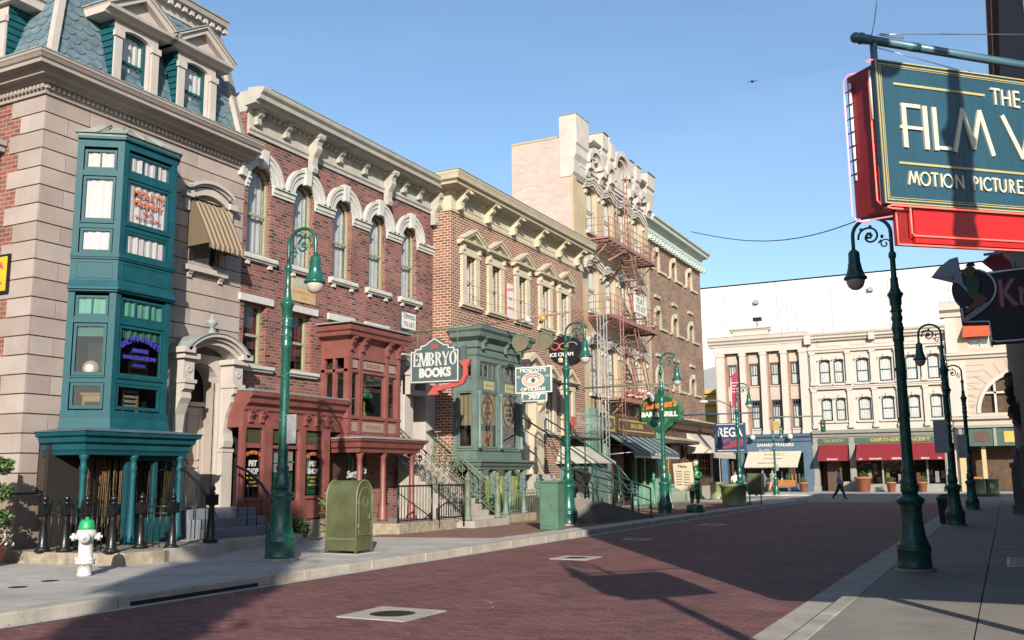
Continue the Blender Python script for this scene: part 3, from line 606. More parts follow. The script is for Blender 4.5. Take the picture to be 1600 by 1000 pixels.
def dormer(fr, ac, off, lab):
    m = MB(fr).use('pale_stone'); w = .62; z0, z1 = 10.15, 11.72; bf = off
    # front face with a segment-headed opening
    wall(m, ac-w, ac+w, z0, z1, [(ac-.37, ac+.37, z0+.06, z1-.12, 'seg')], b=bf, depth=.22)
    for s_ in (-1, 1):
        m.box(ac+s_*w-(.0 if s_ < 0 else .2), ac+s_*w+(.2 if s_ < 0 else .0), bf, bf+.05, z0, z1-.38)
        m.box(ac+s_*(w-.1)-.13, ac+s_*(w-.1)+.13, bf, bf+.085, z1-.40, z1-.26)
    # pediment
    hw = .98; e0, e1 = z1, z1+.14
    m.prof([(bf-1.2, e0), (bf+.10, e0), (bf+.13, e0+.05), (bf+.25, e0+.10), (bf+.27, e1+.03), (bf-1.2, e1+.03)], ac-hw, ac+hw)
    ap = e1+.60
    m.prism([(ac-hw+.1, e1+.03), (ac+hw-.1, e1+.03), (ac, ap-.08)], bf-1.2, bf+.08)
    for s_ in (-1, 1):
        m.prism([(ac+s_*hw, e1+.03), (ac+s_*(hw-.26), e1+.03), (ac, ap-.10), (ac, ap+.05)], bf-1.3, bf+.24)
        m.prism([(ac+s_*(hw+.03), e1+.07), (ac+s_*(hw), e1+.03), (ac, ap+.04), (ac, ap+.10)], bf-1.3, bf+.29)
    f = m.build('dormer', b1); 
    for s_ in (-1, 1):
        q = MB(fr).use('teal')
        for j in range(10):
            z = z0+j*.157; dd = 1.5; x = ac+s_*(w-.02)
            q.prism([(x, z), (x+s_*.045, z), (x+s_*.015, z+.157), (x, z+.157)], bf-dd, bf-.005)
        q.build('dormer_cheek', f)
    q = MB(fr).use('verdigris')
    for s_ in (-1, 1): q.prism([(ac+s_*(hw+.05), e1+.075), (ac+s_*(hw+.05), e1+.105), (ac, ap+.135), (ac, ap+.105)], bf-1.3, bf+.31)
    q.build('dormer_roof', f)
    window(f, fr, ac-.37, ac+.37, z0+.08, z1-.12, bf-.12, 'teal', 'seg', 'curtain', (0, .95), rail=.48, fw=.07, deep=.1)
    MB(fr).use('interior').box(ac-.5, ac+.5, bf-1.0, bf-.6, z0, z1).build('dormer_interior', f)
    f['label'] = lab
dormer(F1, 14.36, -.12, 'nearer pedimented dormer'); dormer(F1, 16.2, -.12, 'farther pedimented dormer'); dormer(S1, -18.9, -.12, 'dormer on the side slope')
for a in (12.9, 13.45, 15.35, 17.75):
    m = MB(F1).use('black_iron'); m.box(a-.03, a+.03, .0, .1, 10.1, 10.2); m.tube([(a-.03, .1, 10.17), (a+.07, .1, 10.17)], .035, 8)
    m.build('snow_guard', b1)
# awning window
f = window(b1, F1, 16.12, 17.06, 6.58, 8.33, -.14, 'teal_dark', None, 'lace', (0, .45))
m = MB(F1).use('pale_stone'); cx = 16.6
m.arch(cx, 7.42, 1.13, 1.22, 0, .16, .32*pi, .68*pi, 12); m.arch(cx, 7.42, .93, 1.10, 0, .12, .30*pi, .70*pi, 12); m.arch(cx, 7.42, 1.19, 1.26, 0, .24, .31*pi, .69*pi, 12)
for s_ in (-1, 1): m.box(cx+s_*.72-.13, cx+s_*.72+.13, 0, .2, 8.16, 8.30); m.box(cx+s_*.70-.07, cx+s_*.70+.07, 0, .1, 7.86, 8.17)
m.build('window_hood', f)
m = MB(F1).use('pale_stone'); m.box(15.92, 17.26, 0, .14, 6.44, 6.56)
for s_ in (-1, 1): scroll(m, cx+s_*.5, .12, 0, 6.44, .16, .12)
m.build('sill', f)
m = MB(F1).use('awning_gold'); y0, y1 = 16.02, 17.18
P = [(.02, 8.18), (.14, 8.08), (.42, 7.58), (.70, 7.02)]
for (bb0, cc0), (bb1, cc1) in zip(P[:-1], P[1:]): m.quad((y0, bb0, cc0), (y1, bb0, cc0), (y1, bb1, cc1), (y0, bb1, cc1))
for y in (y0, y1): m.add([(y, b, c) for b, c in P]+[(y, .02, 7.0)], [list(range(5))])
n = 12
for i in range(n):
    u0, u1 = y0+(y1-y0)*i/n, y0+(y1-y0)*(i+1)/n; um = (u0+u1)/2
    m.add([(u0, .70, 7.02), (u1, .70, 7.02), (u1, .70, 6.93), (um, .70, 6.88), (u0, .70, 6.93)], [list(range(5))])
m.build('awning', b1)
# teal bay window, two storeys, chamfered
bp = [(X1, 12.92), (-15.95, 13.47), (-15.95, 14.92), (X1, 15.47)]
bay = MB().use('teal')
def band(m, n, z0, z1, path=bp): m.sweep([(-.08, z0), (n, z0), (n, z1), (-.08, z1)], path)
for n_, z0, z1 in ((.0, 2.5, 3.0), (.04, 2.86, 2.98), (.0, 5.40, 6.20), (.05, 6.14, 6.22), (.03, 6.10, 6.14), (.10, 5.46, 5.50), (.06, 5.42, 5.46), (.0, 8.5, 8.72), (.06, 8.66, 8.72)): band(bay, n_, z0, z1)
bay.sweep([(-.05, 5.5), (.085, 5.5), (.02, 5.66), (-.05, 5.66)], bp); bay.sweep([(-.05, 2.58), (.12, 2.58), (.03, 2.88), (-.05, 2.88)], bp)
segs = [FR((p[0], p[1], 0), (q[0]-p[0], q[1]-p[1]), (q[1]-p[1], -(q[0]-p[0]))) for p, q in zip(bp[:-1], bp[1:])]
lens = [math.dist(p, q) for p, q in zip(bp[:-1], bp[1:])]
for fr_, L_ in zip(segs, lens):
    bay.fr = fr_
    for z0, z1 in ((3.0, 5.40), (6.20, 8.5)):
        bay.box(.0, .13, -.1, .0, z0, z1); bay.box(L_-.13, L_, -.1, .0, z0, z1)
        bay.box(.13, L_-.13, -.10, -.01, z1-.62, z1-.50); bay.box(.13, L_-.13, -.10, -.01, z0+.56, z0+.68); bay.box(.13, L_-.13, -.10, .02, z0+.66, z0+.69)
    for (u0, u1) in ((.10, L_-.10),):   # sunk panel
        bay.box(u0, u1, 0, .012, 5.70, 5.73); bay.box(u0, u1, 0, .012, 6.03, 6.06); bay.box(u0, u0+.03, 0, .012, 5.73, 6.03); bay.box(u1-.03, u1, 0, .012, 5.73, 6.03)
bay.fr = None
bayo = bay.build('bay_window', b1)
for i, (fr_, L_) in enumerate(zip(segs, lens)):
    for lo, (z0, z1) in enumerate(((3.0, 5.40), (6.20, 8.5))):
        up_ = lo == 1
        window(bayo, fr_, .15, L_-.15, z1-.50, z1-.06, -.02, 'teal', None, 'lace' if up_ else 'green_blind', (0, 1), rail=0, mull=1 if i != 1 else 2, fw=.05, deep=.05)
        window(bayo, fr_, .15, L_-.15, z0+.70, z1-.64, -.02, 'teal', None, 'lace' if up_ else 'green_blind', (0, 1) if up_ else (.76, 1), rail=0, fw=.055, deep=.06, glass='glass' if up_ else 'glass_dark')
        window(bayo, fr_, .15, L_-.15, z0+.03, z0+.55, -.02, 'teal', None, 'lace' if up_ else None, (0, 1), rail=0, fw=.055, deep=.05, glass='glass' if up_ else 'glass_dark')
MB().use('interior').slab([(X1+.1, 13.4), (-16.3, 13.7), (-16.3, 14.7), (X1+.1, 15.0)], 2.7, 6.0).build('bay_interior', bayo)
m = MB().use('verdigris'); e = [(X1, 12.82), (-15.86, 13.42), (-15.86, 14.97), (X1, 15.57)]
m.sweep([(-.2, 8.72), (.03, 8.72), (.05, 8.80), (-.2, 8.84)], bp)
rr = [(X1, 13.45), (-16.45, 13.85), (-16.45, 14.55), (X1, 14.95)]
for i in range(3): m.quad((*e[i], 8.78), (*e[i+1], 8.78), (*rr[i+1], 9.12), (*rr[i], 9.12))
m.add([(*p, 9.12) for p in rr], [(0, 1, 2, 3)])
for p, q in ((e[1], rr[1]), (e[2], rr[2]), ((-15.87, 13.9), (-16.45, 14.0)), ((-15.87, 14.4), (-16.45, 14.4)), ((X1+.35, 13.08), (X1+.15, 13.6))): m.tube([(*p, 8.80), (*q, 9.14)], .022, 5)
m.build('bay_roof', bayo)
F = segs[1]
m = MB(F).use('orange_letter'); m.text("MOLLY'S", .72, -.035, 7.62, .21, .01, sx=1.05, off=.006); m.text("MILLINERY", .72, -.035, 7.42, .17, .01, sx=.95, off=.006)
m.use('arrow_red').text("HATS", .72, -.035, 7.25, .12, .01); m.text("ALL OCCASIONS", .72, -.035, 7.12, .09, .01); m.build('window_lettering', bayo)
m = MB(F).use('violet')
for i, ch_ in enumerate("BROWN STREET"):
    t = (i-5.5)/5.5; m.text(ch_, .72+t*.47, -.035, 4.52-.16*t*t, .17, .01, rot=-t*.42, off=.004)
m.text("PRIVATE", .72, -.035, 4.27, .11, .01, off=.004); m.text("INVESTIGATIONS", .72, -.035, 4.12, .11, .01, off=.004); m.text("DISCREET", .72, -.035, 3.96, .08, .01); m.build('window_lettering', bayo)
G = segs[0]
t = thing('glass_lamp_globe', (0, 0, 0), 'pinkish glass globe standing in the left pane of the lower teal bay', 'globe'); t.location = G(.48, -.32, 3.62)
q = MB(G).use('eye_pink'); q.ball((.48, -.17, 3.85), .17, 16, 10, (1, .8, 1)); q.build('globe', t); MB(G).use('gold').lathe(.48, -.17, [(.08, 3.66), (.1, 3.68), (.05, 3.71)], 10).build('stand', t)
t = thing('wooden_writing_desk', (0, 0, 0), 'orange wooden desk seen low in the left side of the teal bay', 'desk'); t.location = G(.55, -.3, 3.0)
q = MB(G).use('wood'); q.box(.32, .80, -.3, -.12, 3.32, 3.36); q.box(.36, .78, -.28, -.14, 3.18, 3.31); q.build('desk_top', t)
for a in (.36, .74):
    q = MB(G).use('wood'); q.box(a, a+.04, -.18, -.14, 3.01, 3.19); q.build('leg', t)
t = thing('slatted_chair', (0, 0, 0), 'ladder-back chair seen low in the front of the teal bay', 'chair'); t.location = F(.6, -.3, 3.0)
q = MB(F).use('step_stone')
for k in range(4): q.box(.52, .86, -.25, -.22, 3.1+k*.1, 3.16+k*.1)
q.build('backrest', t)
for a in (.48, .86): MB(F).use('wood').box(a, a+.04, -.26, -.21, 3.01, 3.5).build('leg', t)
# canopy and shop beneath
cp = [(X1, 12.6), (-15.5, 12.6), (-15.5, 15.12), (X1, 15.12)]
m = MB().use('teal'); m.sweep([(-.2, 2.10), (.0, 2.10), (.02, 2.16), (.05, 2.2), (.05, 2.30), (.12, 2.34), (.14, 2.44), (.20, 2.46), (.22, 2.54), (-.2, 2.60)], cp)
m.slab([(X1, 12.65), (-15.55, 12.65), (-15.55, 15.07), (X1, 15.07)], 2.5, 2.56); m.slab([(X1, 12.65), (-15.55, 12.65), (-15.55, 15.07), (X1, 15.07)], 2.10, 2.14)
m.build('canopy', b1)
m = MB().use('slate_edge'); m.sweep([(-.2, 2.60), (.24, 2.542), (.24, 2.56), (-.2, 2.62)], cp); m.build('canopy_flashing', b1)
for (x, y) in ((-15.56, 12.62), (-15.56, 13.8), (-15.56, 15.02)):
    MB().use('teal').lathe(x, y, [(.10, .34), (.10, .5), (.085, .55), (.075, .8), (.06, 1.0), (.055, 1.6), (.065, 1.72), (.055, 1.78), (.085, 1.84), (.06, 1.9), (.06, 2.0), (.09, 2.05), (.09, 2.1)], 12).build('column', b1)
m = MB().use('teal_dark'); m.box(-15.78, -15.70, 13.75, 15.2, .34, .85); m.box(-15.78, -15.70, 13.75, 15.2, 2.0, 2.1)
for y in (13.75, 14.45, 15.12): m.box(-15.79, -15.68, y, y+.08, .85, 2.0)
m.build('shop_window', b1)
f = b1.children[-1]
MB().use('glass_dark').quad((-15.74, 13.8, .85), (-15.74, 15.15, .85), (-15.74, 15.15, 2.0), (-15.74, 13.8, 2.0)).build('pane', f)
q = MB().use('straw')
for i in range(60):
    y = 13.0+i*.036+random.uniform(-.01, .01); q.tube([(-15.95+random.uniform(-.05, .05), y, random.uniform(.5, .8)), (-15.95+random.uniform(-.04, .04), y+random.uniform(-.03, .03), 2.05)], .012, 4)
q.build('straw_curtain', f)
MB().use('interior').box(-16.5, -16.4, 12.5, 15.4, .2, 2.3).build('shop_interior', b1)
# portico
m = MB(F1).use('pale_stone'); dc = 16.57
wall(m, 15.62, 17.52, .95, 4.5, [(16.0, 17.14, .96, 4.30, 'arch')], b=.10, depth=.5)
m.quad((15.62, 0, .95), (15.62, .1, .95), (15.62, .1, 4.5), (15.62, 0, 4.5)); m.quad((17.52, 0, .95), (17.52, .1, .95), (17.52, .1, 4.5), (17.52, 0, 4.5))
for s_ in (-1, 1):
    x = dc+s_*.78; m.box(x-.17, x+.17, .1, .24, .96, 2.3); m.box(x-.19, x+.19, .1, .26, 2.24, 2.32)
    P = [(.1, 3.75), (.52, 3.75), (.52, 3.62), (.42, 3.55), (.44, 3.42), (.36, 3.3), (.26, 3.05), (.22, 2.7), (.27, 2.5), (.24, 2.36), (.1, 2.32)]
    m.prof(P, x-.15, x+.15); m.box(x-.18, x+.18, .1, .56, 3.75, 3.83); m.box(x-.16, x+.16, .1, .48, 3.83, 4.30); m.arch(x, 4.07, .03, .08, .48, .505, 0, 2*pi, 10); m.box(x-.24, x+.24, .1, .58, 4.30, 4.42)
for r0, r1, bb in ((1.08, 1.2, .50), (1.18, 1.27, .58), (1.25, 1.33, .66)):
    m.arch(dc, 3.62, r0, r1, .1, bb, .235*pi, .765*pi, 16)
for s_ in (-1, 1): m.box(dc+s_*.93-.16, dc+s_*.93+.16, .1, .66, 4.42, 4.55)
m.build('portico', b1)
po = b1.children[-1]
q = MB(F1).use('verdigris'); q.arch(dc, 3.62, 1.33, 1.355, .0, .69, .235*pi, .765*pi, 16); q.lathe(dc, .35, [(.10, 4.96), (.11, 5.02), (.04, 5.07), (.05, 5.12), (.13, 5.2), (.14, 5.26), (.06, 5.32), (.03, 5.37), (.045, 5.40), (.005, 5.45)], 12); q.build('urn_finial', po)
m = MB(F1).use('far_stone'); m.box(16.0, 17.14, -.42, -.36, .95, 3.3); m.use('pale_stone'); m.box(16.0, 17.14, -.4, -.3, 3.32, 3.42)
for u0, u1, z0, z1 in ((16.12, 16.52, 1.1, 1.9), (16.62, 17.02, 1.1, 1.9), (16.12, 16.52, 2.05, 3.15), (16.62, 17.02, 2.05, 3.15)):
    m.box(u0, u1, -.36, -.34, z0, z0+.03); m.box(u0, u1, -.36, -.34, z1-.03, z1); m.box(u0, u0+.03, -.36, -.34, z0, z1); m.box(u1-.03, u1, -.36, -.34, z0, z1)
m.build('door', b1); dd = b1.children[-1]
MB(F1).use('gold').ball((16.66, -.31, 2.0), .035, 8, 6).build('handle', dd)
MB(F1).use('interior').box(16.0, 17.14, -.5, -.45, 3.3, 4.3).build('fanlight_recess', b1)
m = MB().use('step_blue')
for i, (x, z) in enumerate(((-15.75, .96), (-15.38, .76), (-15.0, .56))): m.box(X1-.4, x, 15.50-.0*i, 17.62+.02*i, .34 if i else .34, z-.0) if False else m.box(X1-.4+.001*i, x, 15.50-.003*i, 17.62+.003*i, .30, z)
m.use('step_stone'); m.box(-16.6, -14.45, 15.0, 17.75, .12, .36)
tag(m.build('steps', b1, bevel=.012), 'four worn steps')
# stone plinth under the fence
t = MB().use('gravelstone'); t.slab([(X1, 11.75), (-14.75, 11.95), (-13.95, 12.25), (-13.75, 13.0), (-14.1, 14.35), (-14.4, 14.35), (-14.4, 15.0), (X1, 15.0)], .12, .35)
t.use('step_stone').slab([(-14.1, 14.3), (-14.1, 13.4), (-13.8, 13.0), (-13.72, 13.9), (-13.72, 14.3)], .12, .37)
tag(t.build('stone_plinth', bevel=.01), 'rough buff stone plinth carrying the black iron newels', 'plinth')
def newel_bm(h=1.05, r=.075):
    return [(r*1.7, 0), (r*1.75, .05), (r*1.3, .08), (r*1.15, .12), (r*1.2, .16), (r*.95, .2), (r*1.05, .3), (r*.62, h*.55), (r*.85, h*.58), (r*.6, h*.62), (r*.95, h*.65)], h
def newel(loc, label, scale=1, mat='black_iron', group='black iron newel posts by the teal shop', name='iron_newel'):
    t = thing(name, loc, label, 'newel post', group); x, y, z = loc; pr, h = newel_bm()
    m = MB().use(mat); m.lathe(x, y, [(r*scale, z+c*scale) for r, c in pr], 12); s = scale
    m.box(x-.10*s, x+.10*s, y-.10*s, y+.10*s, z, z+.05*s); m.build('shaft', t)
    m = MB().use(mat); m.box(x-.085*s, x+.085*s, y-.085*s, y+.085*s, z+.68*s, z+.88*s); m.arch(x, z+.78*s, .02*s, .05*s, 0, 0) if False else None
    for dx, dy in ((1, 0), (-1, 0), (0, 1), (0, -1)): m.box(x+dx*.085*s-.03*s-abs(dx)*0, x+dx*.085*s+.03*s, y+dy*.085*s-.03*s, y+dy*.085*s+.03*s, z+.74*s, z+.82*s)
    m.build('block', t)
    m = MB().use(mat); m.lathe(x, y, [(.04*s, z+.88*s), (.075*s, z+.9*s), (.04*s, z+.93*s)], 12); m.ball((x, y, z+.985*s), .062*s, 12, 8); m.lathe(x, y, [(.02*s, z+1.03*s), (.002*s, z+1.08*s)], 8); m.build('finial', t); return t
NP = [(-15.62, 11.9), (-15.2, 12.03), (-14.75, 12.1), (-14.2, 12.2), (-14.55, 13.15), (-13.95, 13.35)]
labs = ['leftmost black iron newel, beside the stone corner', 'second black iron newel from the stone corner', 'black iron newel half hidden behind the teal column', 'black iron newel right behind the white hydrant', 'black iron newel in front of the straw curtain', 'black iron newel at the right end of the stone plinth']
for (x, y), l in zip(NP, labs): newel((x, y, .35), l, .96)
newel((-14.5, 14.9, .36), 'black iron newel at the left foot of the stone doorsteps', 1.08); newel((-14.5, 16.85, .36), 'black iron newel at the right foot of the stone doorsteps', 1.08)
def fence(name, pts, z, h, label, mat='black_iron', sp=.11, grp=None, cat='fence', mid=True, r=.011, scroll_=False):
    m = MB().use(mat)
    for (x0, y0), (x1, y1) in zip(pts[:-1], pts[1:]):
        L_ = math.hypot(x1-x0, y1-y0); n = max(1, int(L_/sp))
        for zz in (z+.1, z+h*.72, z+h*.86): m.tube([(x0, y0, zz), (x1, y1, zz)], r*1.3, 5)
        for i in range(1, n):
            t = i/n; x, y = x0+(x1-x0)*t, y0+(y1-y0)*t; m.tube([(x, y, z+.02), (x, y, z+h*.97)], r, 5); m.add([(x-.02, y-.02, z+h*.95), (x+.02, y-.02, z+h*.95), (x+.02, y+.02, z+h*.95), (x-.02, y+.02, z+h*.95), (x, y, z+h*1.06)], [(0, 1, 4), (1, 2, 4), (2, 3, 4), (3, 0, 4)])
            if i % 2 and mid: m.arch(0, 0, 0, 0, 0, 0, 0, 0, 1) if False else m.tube([(x+cos(q*pi/4)*.03, y+sin(q*pi/4)*.0, z+h*.79+sin(q*pi/4)*.045) for q in range(9)], .006, 4)
    return tag(m.build(name), label, cat, grp)
fence('iron_fence', NP[:4], .35, .9, 'black iron railing panels on the corner side of the teal shop'); fence('iron_fence', NP[4:], .35, .9, 'black iron railing panel in front of the straw curtain')
for i, y in enumerate((15.0, 16.85)):
    m = MB().use('black_iron'); m.tube([(-15.75, y-.0, 1.92), (-15.35, y, 1.78), (-14.95, y, 1.5), (-14.72, y, 1.24), (-14.6, y, 1.2)], .035, 8)
    for k in range(4): x = -15.6+k*.28; m.tube([(x, y, .4), (x, y, 1.88-k*.2)], .012, 5)
    tag(m.build('stair_handrail'), ('left' if i == 0 else 'right')+' curved black handrail of the stone doorsteps', 'handrail')
m = MB(S1).use('black_iron'); m.box(-18.1, -17.38, 0, .05, 5.3, 6.1); m.use('yellow_sign'); m.box(-18.05, -17.43, .045, .06, 5.35, 6.05); m.use('arrow_red')
for k, (s_, tx) in enumerate(((.2, 'A'), (.2, 'L'))): m.text(tx, -17.6, .06, 5.86-k*.3, s_, .01, off=.01)
tag(m.build('wall_poster'), 'yellow framed poster with red letters on the brick side wall', 'poster')

# ================================================================== BUILDING 2: dark red brick with five arched windows
F2 = FR((X1, 0, 0), (0, 1), (1, 0))
b2 = thing('dark_brick_building', (X1, 17.86, .12), 'dark red brick building with five round-arched upper windows and red pet shop front', 'building')
AW = [18.42, 20.18, 21.94, 23.70, 25.46]
holes = [(c-.44, c+.44, 7.26, 9.64, 'arch') for c in AW]
LW = [18.40, 20.22]
holes += [(c-.42, c+.42, 4.42, 6.02) for c in LW]
holes += [(25.55, 26.5, 2.3, 5.0)]
m = MB(F2).use('brick_b2'); wall(m, 17.86, 26.93, .12, 10.5, holes, depth=.32, reveal='brick_b2')
# shallow brick piers between the arched windows
m.quad((17.86, 0, .12), (17.86, -6, .12), (17.86, -6, 11.0), (17.86, 0, 11.0)); m.quad((26.93, 0, .12), (26.93, -9, .12), (26.93, -9, 11.3), (26.93, 0, 11.3))
m.quad((17.86, -.5, 11.3), (26.93, -.5, 11.3), (26.93, -9, 11.3), (17.86, -9, 11.3))
m.build('wall', b2)
MB(F2).use('interior').box(17.95, 26.85, -8, -.95, .2, 11.2).build('interior_core', b2)
for i, c in enumerate(AW):
    f = window(b2, F2, c-.44, c+.44, 7.26, 9.64, -.13, 'olive_frame', 'arch', 'net', (0, 1), rail=.46, fw=.075, deep=.16)
    m = MB(F2).use('arch_white')
    for r0, r1, bb in ((.44, .62, .06), (.61, .74, .095), (.73, .82, .13)): m.arch(c, 9.20, r0, r1, 0, bb, 0, pi, 16)
    m.prism([(c-.10, 9.58), (c+.10, 9.58), (c+.14, 10.06), (c-.14, 10.06)], 0, .17)
    m.build('arch_hood', f)
    m = MB(F2).use('arch_white'); m.prof([(0, 7.24), (.13, 7.24), (.15, 7.20), (.15, 7.13), (.10, 7.11), (.10, 7.08), (0, 7.07)], c-.62, c+.62)
    for s_ in (-1, 1): m.box(c+s_*.42-.06, c+s_*.42+.06, 0, .08, 6.97, 7.07)
    m.build('sill', f)
m = None
ed = [17.86]+[x for c in AW for x in (c-.45, c+.45)]+[26.93]
for k in range(0, len(ed), 2):
    if ed[k+1]-ed[k] > .1:
        m = MB(F2).use('arch_white')
        for z0, z1, bb in ((8.98, 9.06, .05), (9.06, 9.18, .08), (9.18, 9.24, .13)): m.box(ed[k], ed[k+1]-.001*bb, 0, bb, z0, z1)
        m.build('impost_band', b2)
# lower lintels and windows
for c in LW+[21.93, 23.70]:
    m = MB(F2).use('arch_white'); m.box(c-.62, c+.62, 0, .07, 6.02, 6.20); m.build('lintel', b2)
for c in LW:
    f = window(b2, F2, c-.42, c+.42, 4.42, 6.02, -.20, 'olive_frame', None, 'maroon_blind', (.30, 1), rail=.5, fw=.075, deep=.14)
    m = MB(F2).use('arch_white'); m.prof([(0, 4.42), (.16, 4.42), (.16, 4.34), (.1, 4.32), (.1, 4.28), (0, 4.27)], c-.62, c+.62); m.build('sill', f)
m = MB(F2).use('tan_panel'); m.box(19.75, 20.75, 0, .03, 6.32, 6.98); m.use('grey_trim'); m.box(19.8, 20.7, .028, .034, 6.72, 6.93)
m.use('orange_letter'); m.text("GOVERNESS ON 2ND", 20.25, .03, 6.58, .10, .008); m.text("FLOOR", 20.25, .03, 6.43, .09, .008); m.build('painted_wall_sign', b2)
# big bracketed cornice
m = MB(F2).use('grey_trim')
m.prof([(0, 10.38), (.06, 10.38), (.06, 10.46), (.10, 10.50), (.10, 10.56), (.04, 10.60), (.04, 10.92), (.10, 10.95), (.10, 11.03), (.46, 11.06), (.48, 11.12), (.60, 11.15), (.62, 11.25), (.70, 11.32), (.72, 11.38), (.72, 11.43), (.0, 11.55), (-.5, 11.55), (-.5, 10.38)], 17.87, 27.0); m.prof([(.10, 11.03), (.46, 11.06), (.48, 11.12), (.60, 11.15), (.62, 11.25), (.70, 11.32), (.72, 11.38), (.72, 11.43), (.2, 11.5)], 17.64, 17.87)
a = 18.02
while a < 26.9: m.box(a, a+.10, .10, .20, 10.94, 11.04); a += .205
m.build('cornice', b2)
for a in (20.36, 24.04, 26.80):
    m = MB(F2).use('grey_trim'); scroll(m, a, .22, .05, 11.07, 1.08, .40); m.build('scroll_bracket', b2)
for a0_, a1_ in ((20.36, 24.04), (24.04, 26.80), (17.0, 20.36)):
    for k in (1, 2):
        a = a0_+(a1_-a0_)*k/3
        if a > 18: m = MB(F2).use('grey_trim'); scroll(m, a, .16, .05, 11.07, .42, .30); m.build('small_bracket', b2)
MB(F2).use('verdigris').prof([(.0, 11.552), (.735, 11.432), (.735, 11.46), (.0, 11.6)], 17.9, 27.02).build('cornice_flashing', b2)
# pet shop front
P2 = FR((-15.95, 0, 0), (0, 1), (1, 0))
m = MB(P2).use('red_paint')
m.prof([(-.75, 2.82), (0, 2.82), (0, 3.20), (.05, 3.24), (.05, 3.32), (.16, 3.40), (.18, 3.50), (.26, 3.56), (.28, 3.66), (-.75, 3.74)], 17.3, 21.05)
for a in (17.5, 17.9, 19.55, 20.0, 20.45): scroll(m, a, .11, 0, 3.22, .28, .14)
for a0, a1 in ((17.28, 17.42), (18.0, 18.35), (19.35, 19.62), (20.3, 20.6)): m.box(a0, a1, -.12, .0, .55, 2.82); m.box(a0-.03, a1+.03, -.12, .035, .55, .72); m.box(a0+.03, a1-.03, -.0, .02, .8, 2.65)
m.box(17.42, 18.0, -.10, -.01, .60, 1.16); m.box(17.42, 18.0, -.1, .05, 1.10, 1.17); m.box(19.62, 20.3, -.1, -.01, .6, 1.16); m.box(19.62, 20.3, -.1, .05, 1.10, 1.17); m.box(18.35, 19.35, -.1, -.02, .6, 1.06)
m.box(17.42, 18.0, -.08, -.02, 2.34, 2.46); m.box(19.62, 20.3, -.08, -.02, 2.34, 2.46); m.box(18.35, 19.35, -.08, -.02, 2.34, 2.42)
m.build('shop_front', b2); sf = b2.children[-1]
MB(P2).use('verdigris').prof([(-.75, 3.742), (.29, 3.662), (.30, 3.70), (-.75, 3.79)], 17.28, 21.07).build('shop_front_flashing', sf)
for (a0, a1) in ((17.44, 17.98), (18.38, 19.32), (19.64, 20.28)):
    MB(P2).use('glass_dark').quad((a0, -.05, 1.1), (a1, -.05, 1.1), (a1, -.05, 2.8), (a0, -.05, 2.8)).build('pane', sf)
m = MB(P2).use('olive_edge')
for a0, a1 in ((17.44, 17.98), (19.64, 20.28), (18.38, 19.32)):
    x = a0
    while x < a1: m.box(x, x+.025, -.09, -.07, 2.47, 2.8); x += .05
m.build('transom_slats', sf)
for ac in (17.71, 19.96):
    m = MB(P2).use('white_paint'); m.text("PET", ac, -.04, 1.97, .18, .006, off=.010, sx=.95); m.text("SHOP", ac, -.04, 1.78, .18, .006, off=.010, sx=.86)
    m.use('neon_orange')
    for i, ch_ in enumerate("MONETTE'S"): t = (i-4)/4; m.text(ch_, ac+t*.23, -.04, 2.23-.06*t*t, .10, .006, rot=-t*.5, off=.006)
    m.use('gold'); m.text("PET SUPPLIES", ac, -.04, 1.63, .07, .006); m.text("COLLARS", ac, -.04, 1.53, .06, .006); m.text("BIRDS & FISH", ac, -.04, 1.44, .06, .006); m.build('window_lettering', sf)
MB().use('interior').box(-16.65, -16.6, 17.4, 21.2, .2, 2.8).build('shop_interior', b2)
m = MB(P2).use('shamrock_light'); m.box(18.45, 19.28, -.18, -.14, 1.08, 1.75); m.use('white_paint').box(18.45, 18.95, -.2, -.16, 1.76, 2.32); m.box(18.5, 19.3, -.3, -.12, 2.0, 2.03); m.use('gold').box(19.0, 19.15, -.13, -.10, 1.1, 1.6)
m.use('cream_letter').box(19.05, 19.25, -.14, -.12, 1.8, 2.3); m.use('shamrock_light').box(19.68, 20.24, -.2, -.17, 1.2, 1.7); m.use('curtain').box(19.68, 20.0, -.2, -.17, 1.72, 2.28); m.build('shop_display', b2)
m = MB().use('gravelstone'); m.slab([(-16.7, 18.0), (-15.85, 18.0), (-15.8, 21.05), (-16.7, 21.05)], .14, .56); m.build('shop_plinth', b2)
# red oriel over the entrance
O2 = FR((-15.8, 0, 0), (0, 1), (1, 0)); op = [(X1, 21.12), (-15.8, 21.12), (-15.8, 23.62), (X1, 23.62)]
m = MB().use('red_paint')
m.sweep([(-.15, 5.35), (0, 5.35), (.05, 5.42), (.22, 5.46), (.24, 5.56), (.30, 5.60), (.32, 5.72), (-.15, 5.78)], op)
m.sweep([(-.1, 4.86), (.0, 4.86), (.0, 5.36), (-.1, 5.36)], op); m.sweep([(-.1, 4.86), (.03, 4.86), (.03, 4.92), (-.1, 4.92)], op)
m.sweep([(-.1, 2.72), (.0, 2.72), (.0, 3.24), (-.1, 3.24)], op); m.sweep([(-.1, 3.2), (.05, 3.2), (.05, 3.27), (-.1, 3.27)], op); m.sweep([(-.1, 2.70), (.05, 2.70), (.05, 2.78), (-.1, 2.78)], op)
m.sweep([(-.1, 4.48), (.02, 4.48), (.02, 4.56), (-.1, 4.56)], op)
m.fr = O2
for a0, a1 in ((21.12, 21.27), (21.62, 21.77), (22.88, 23.02), (23.47, 23.62)): m.box(a0, a1, -.09, .035, 2.8, 5.36)
for a in (21.2, 21.72, 22.93, 23.5): scroll(m, a, .12, 0, 5.44, .38, .22)
m.fr = FR((0, 21.12, 0), (1, 0), (0, -1))
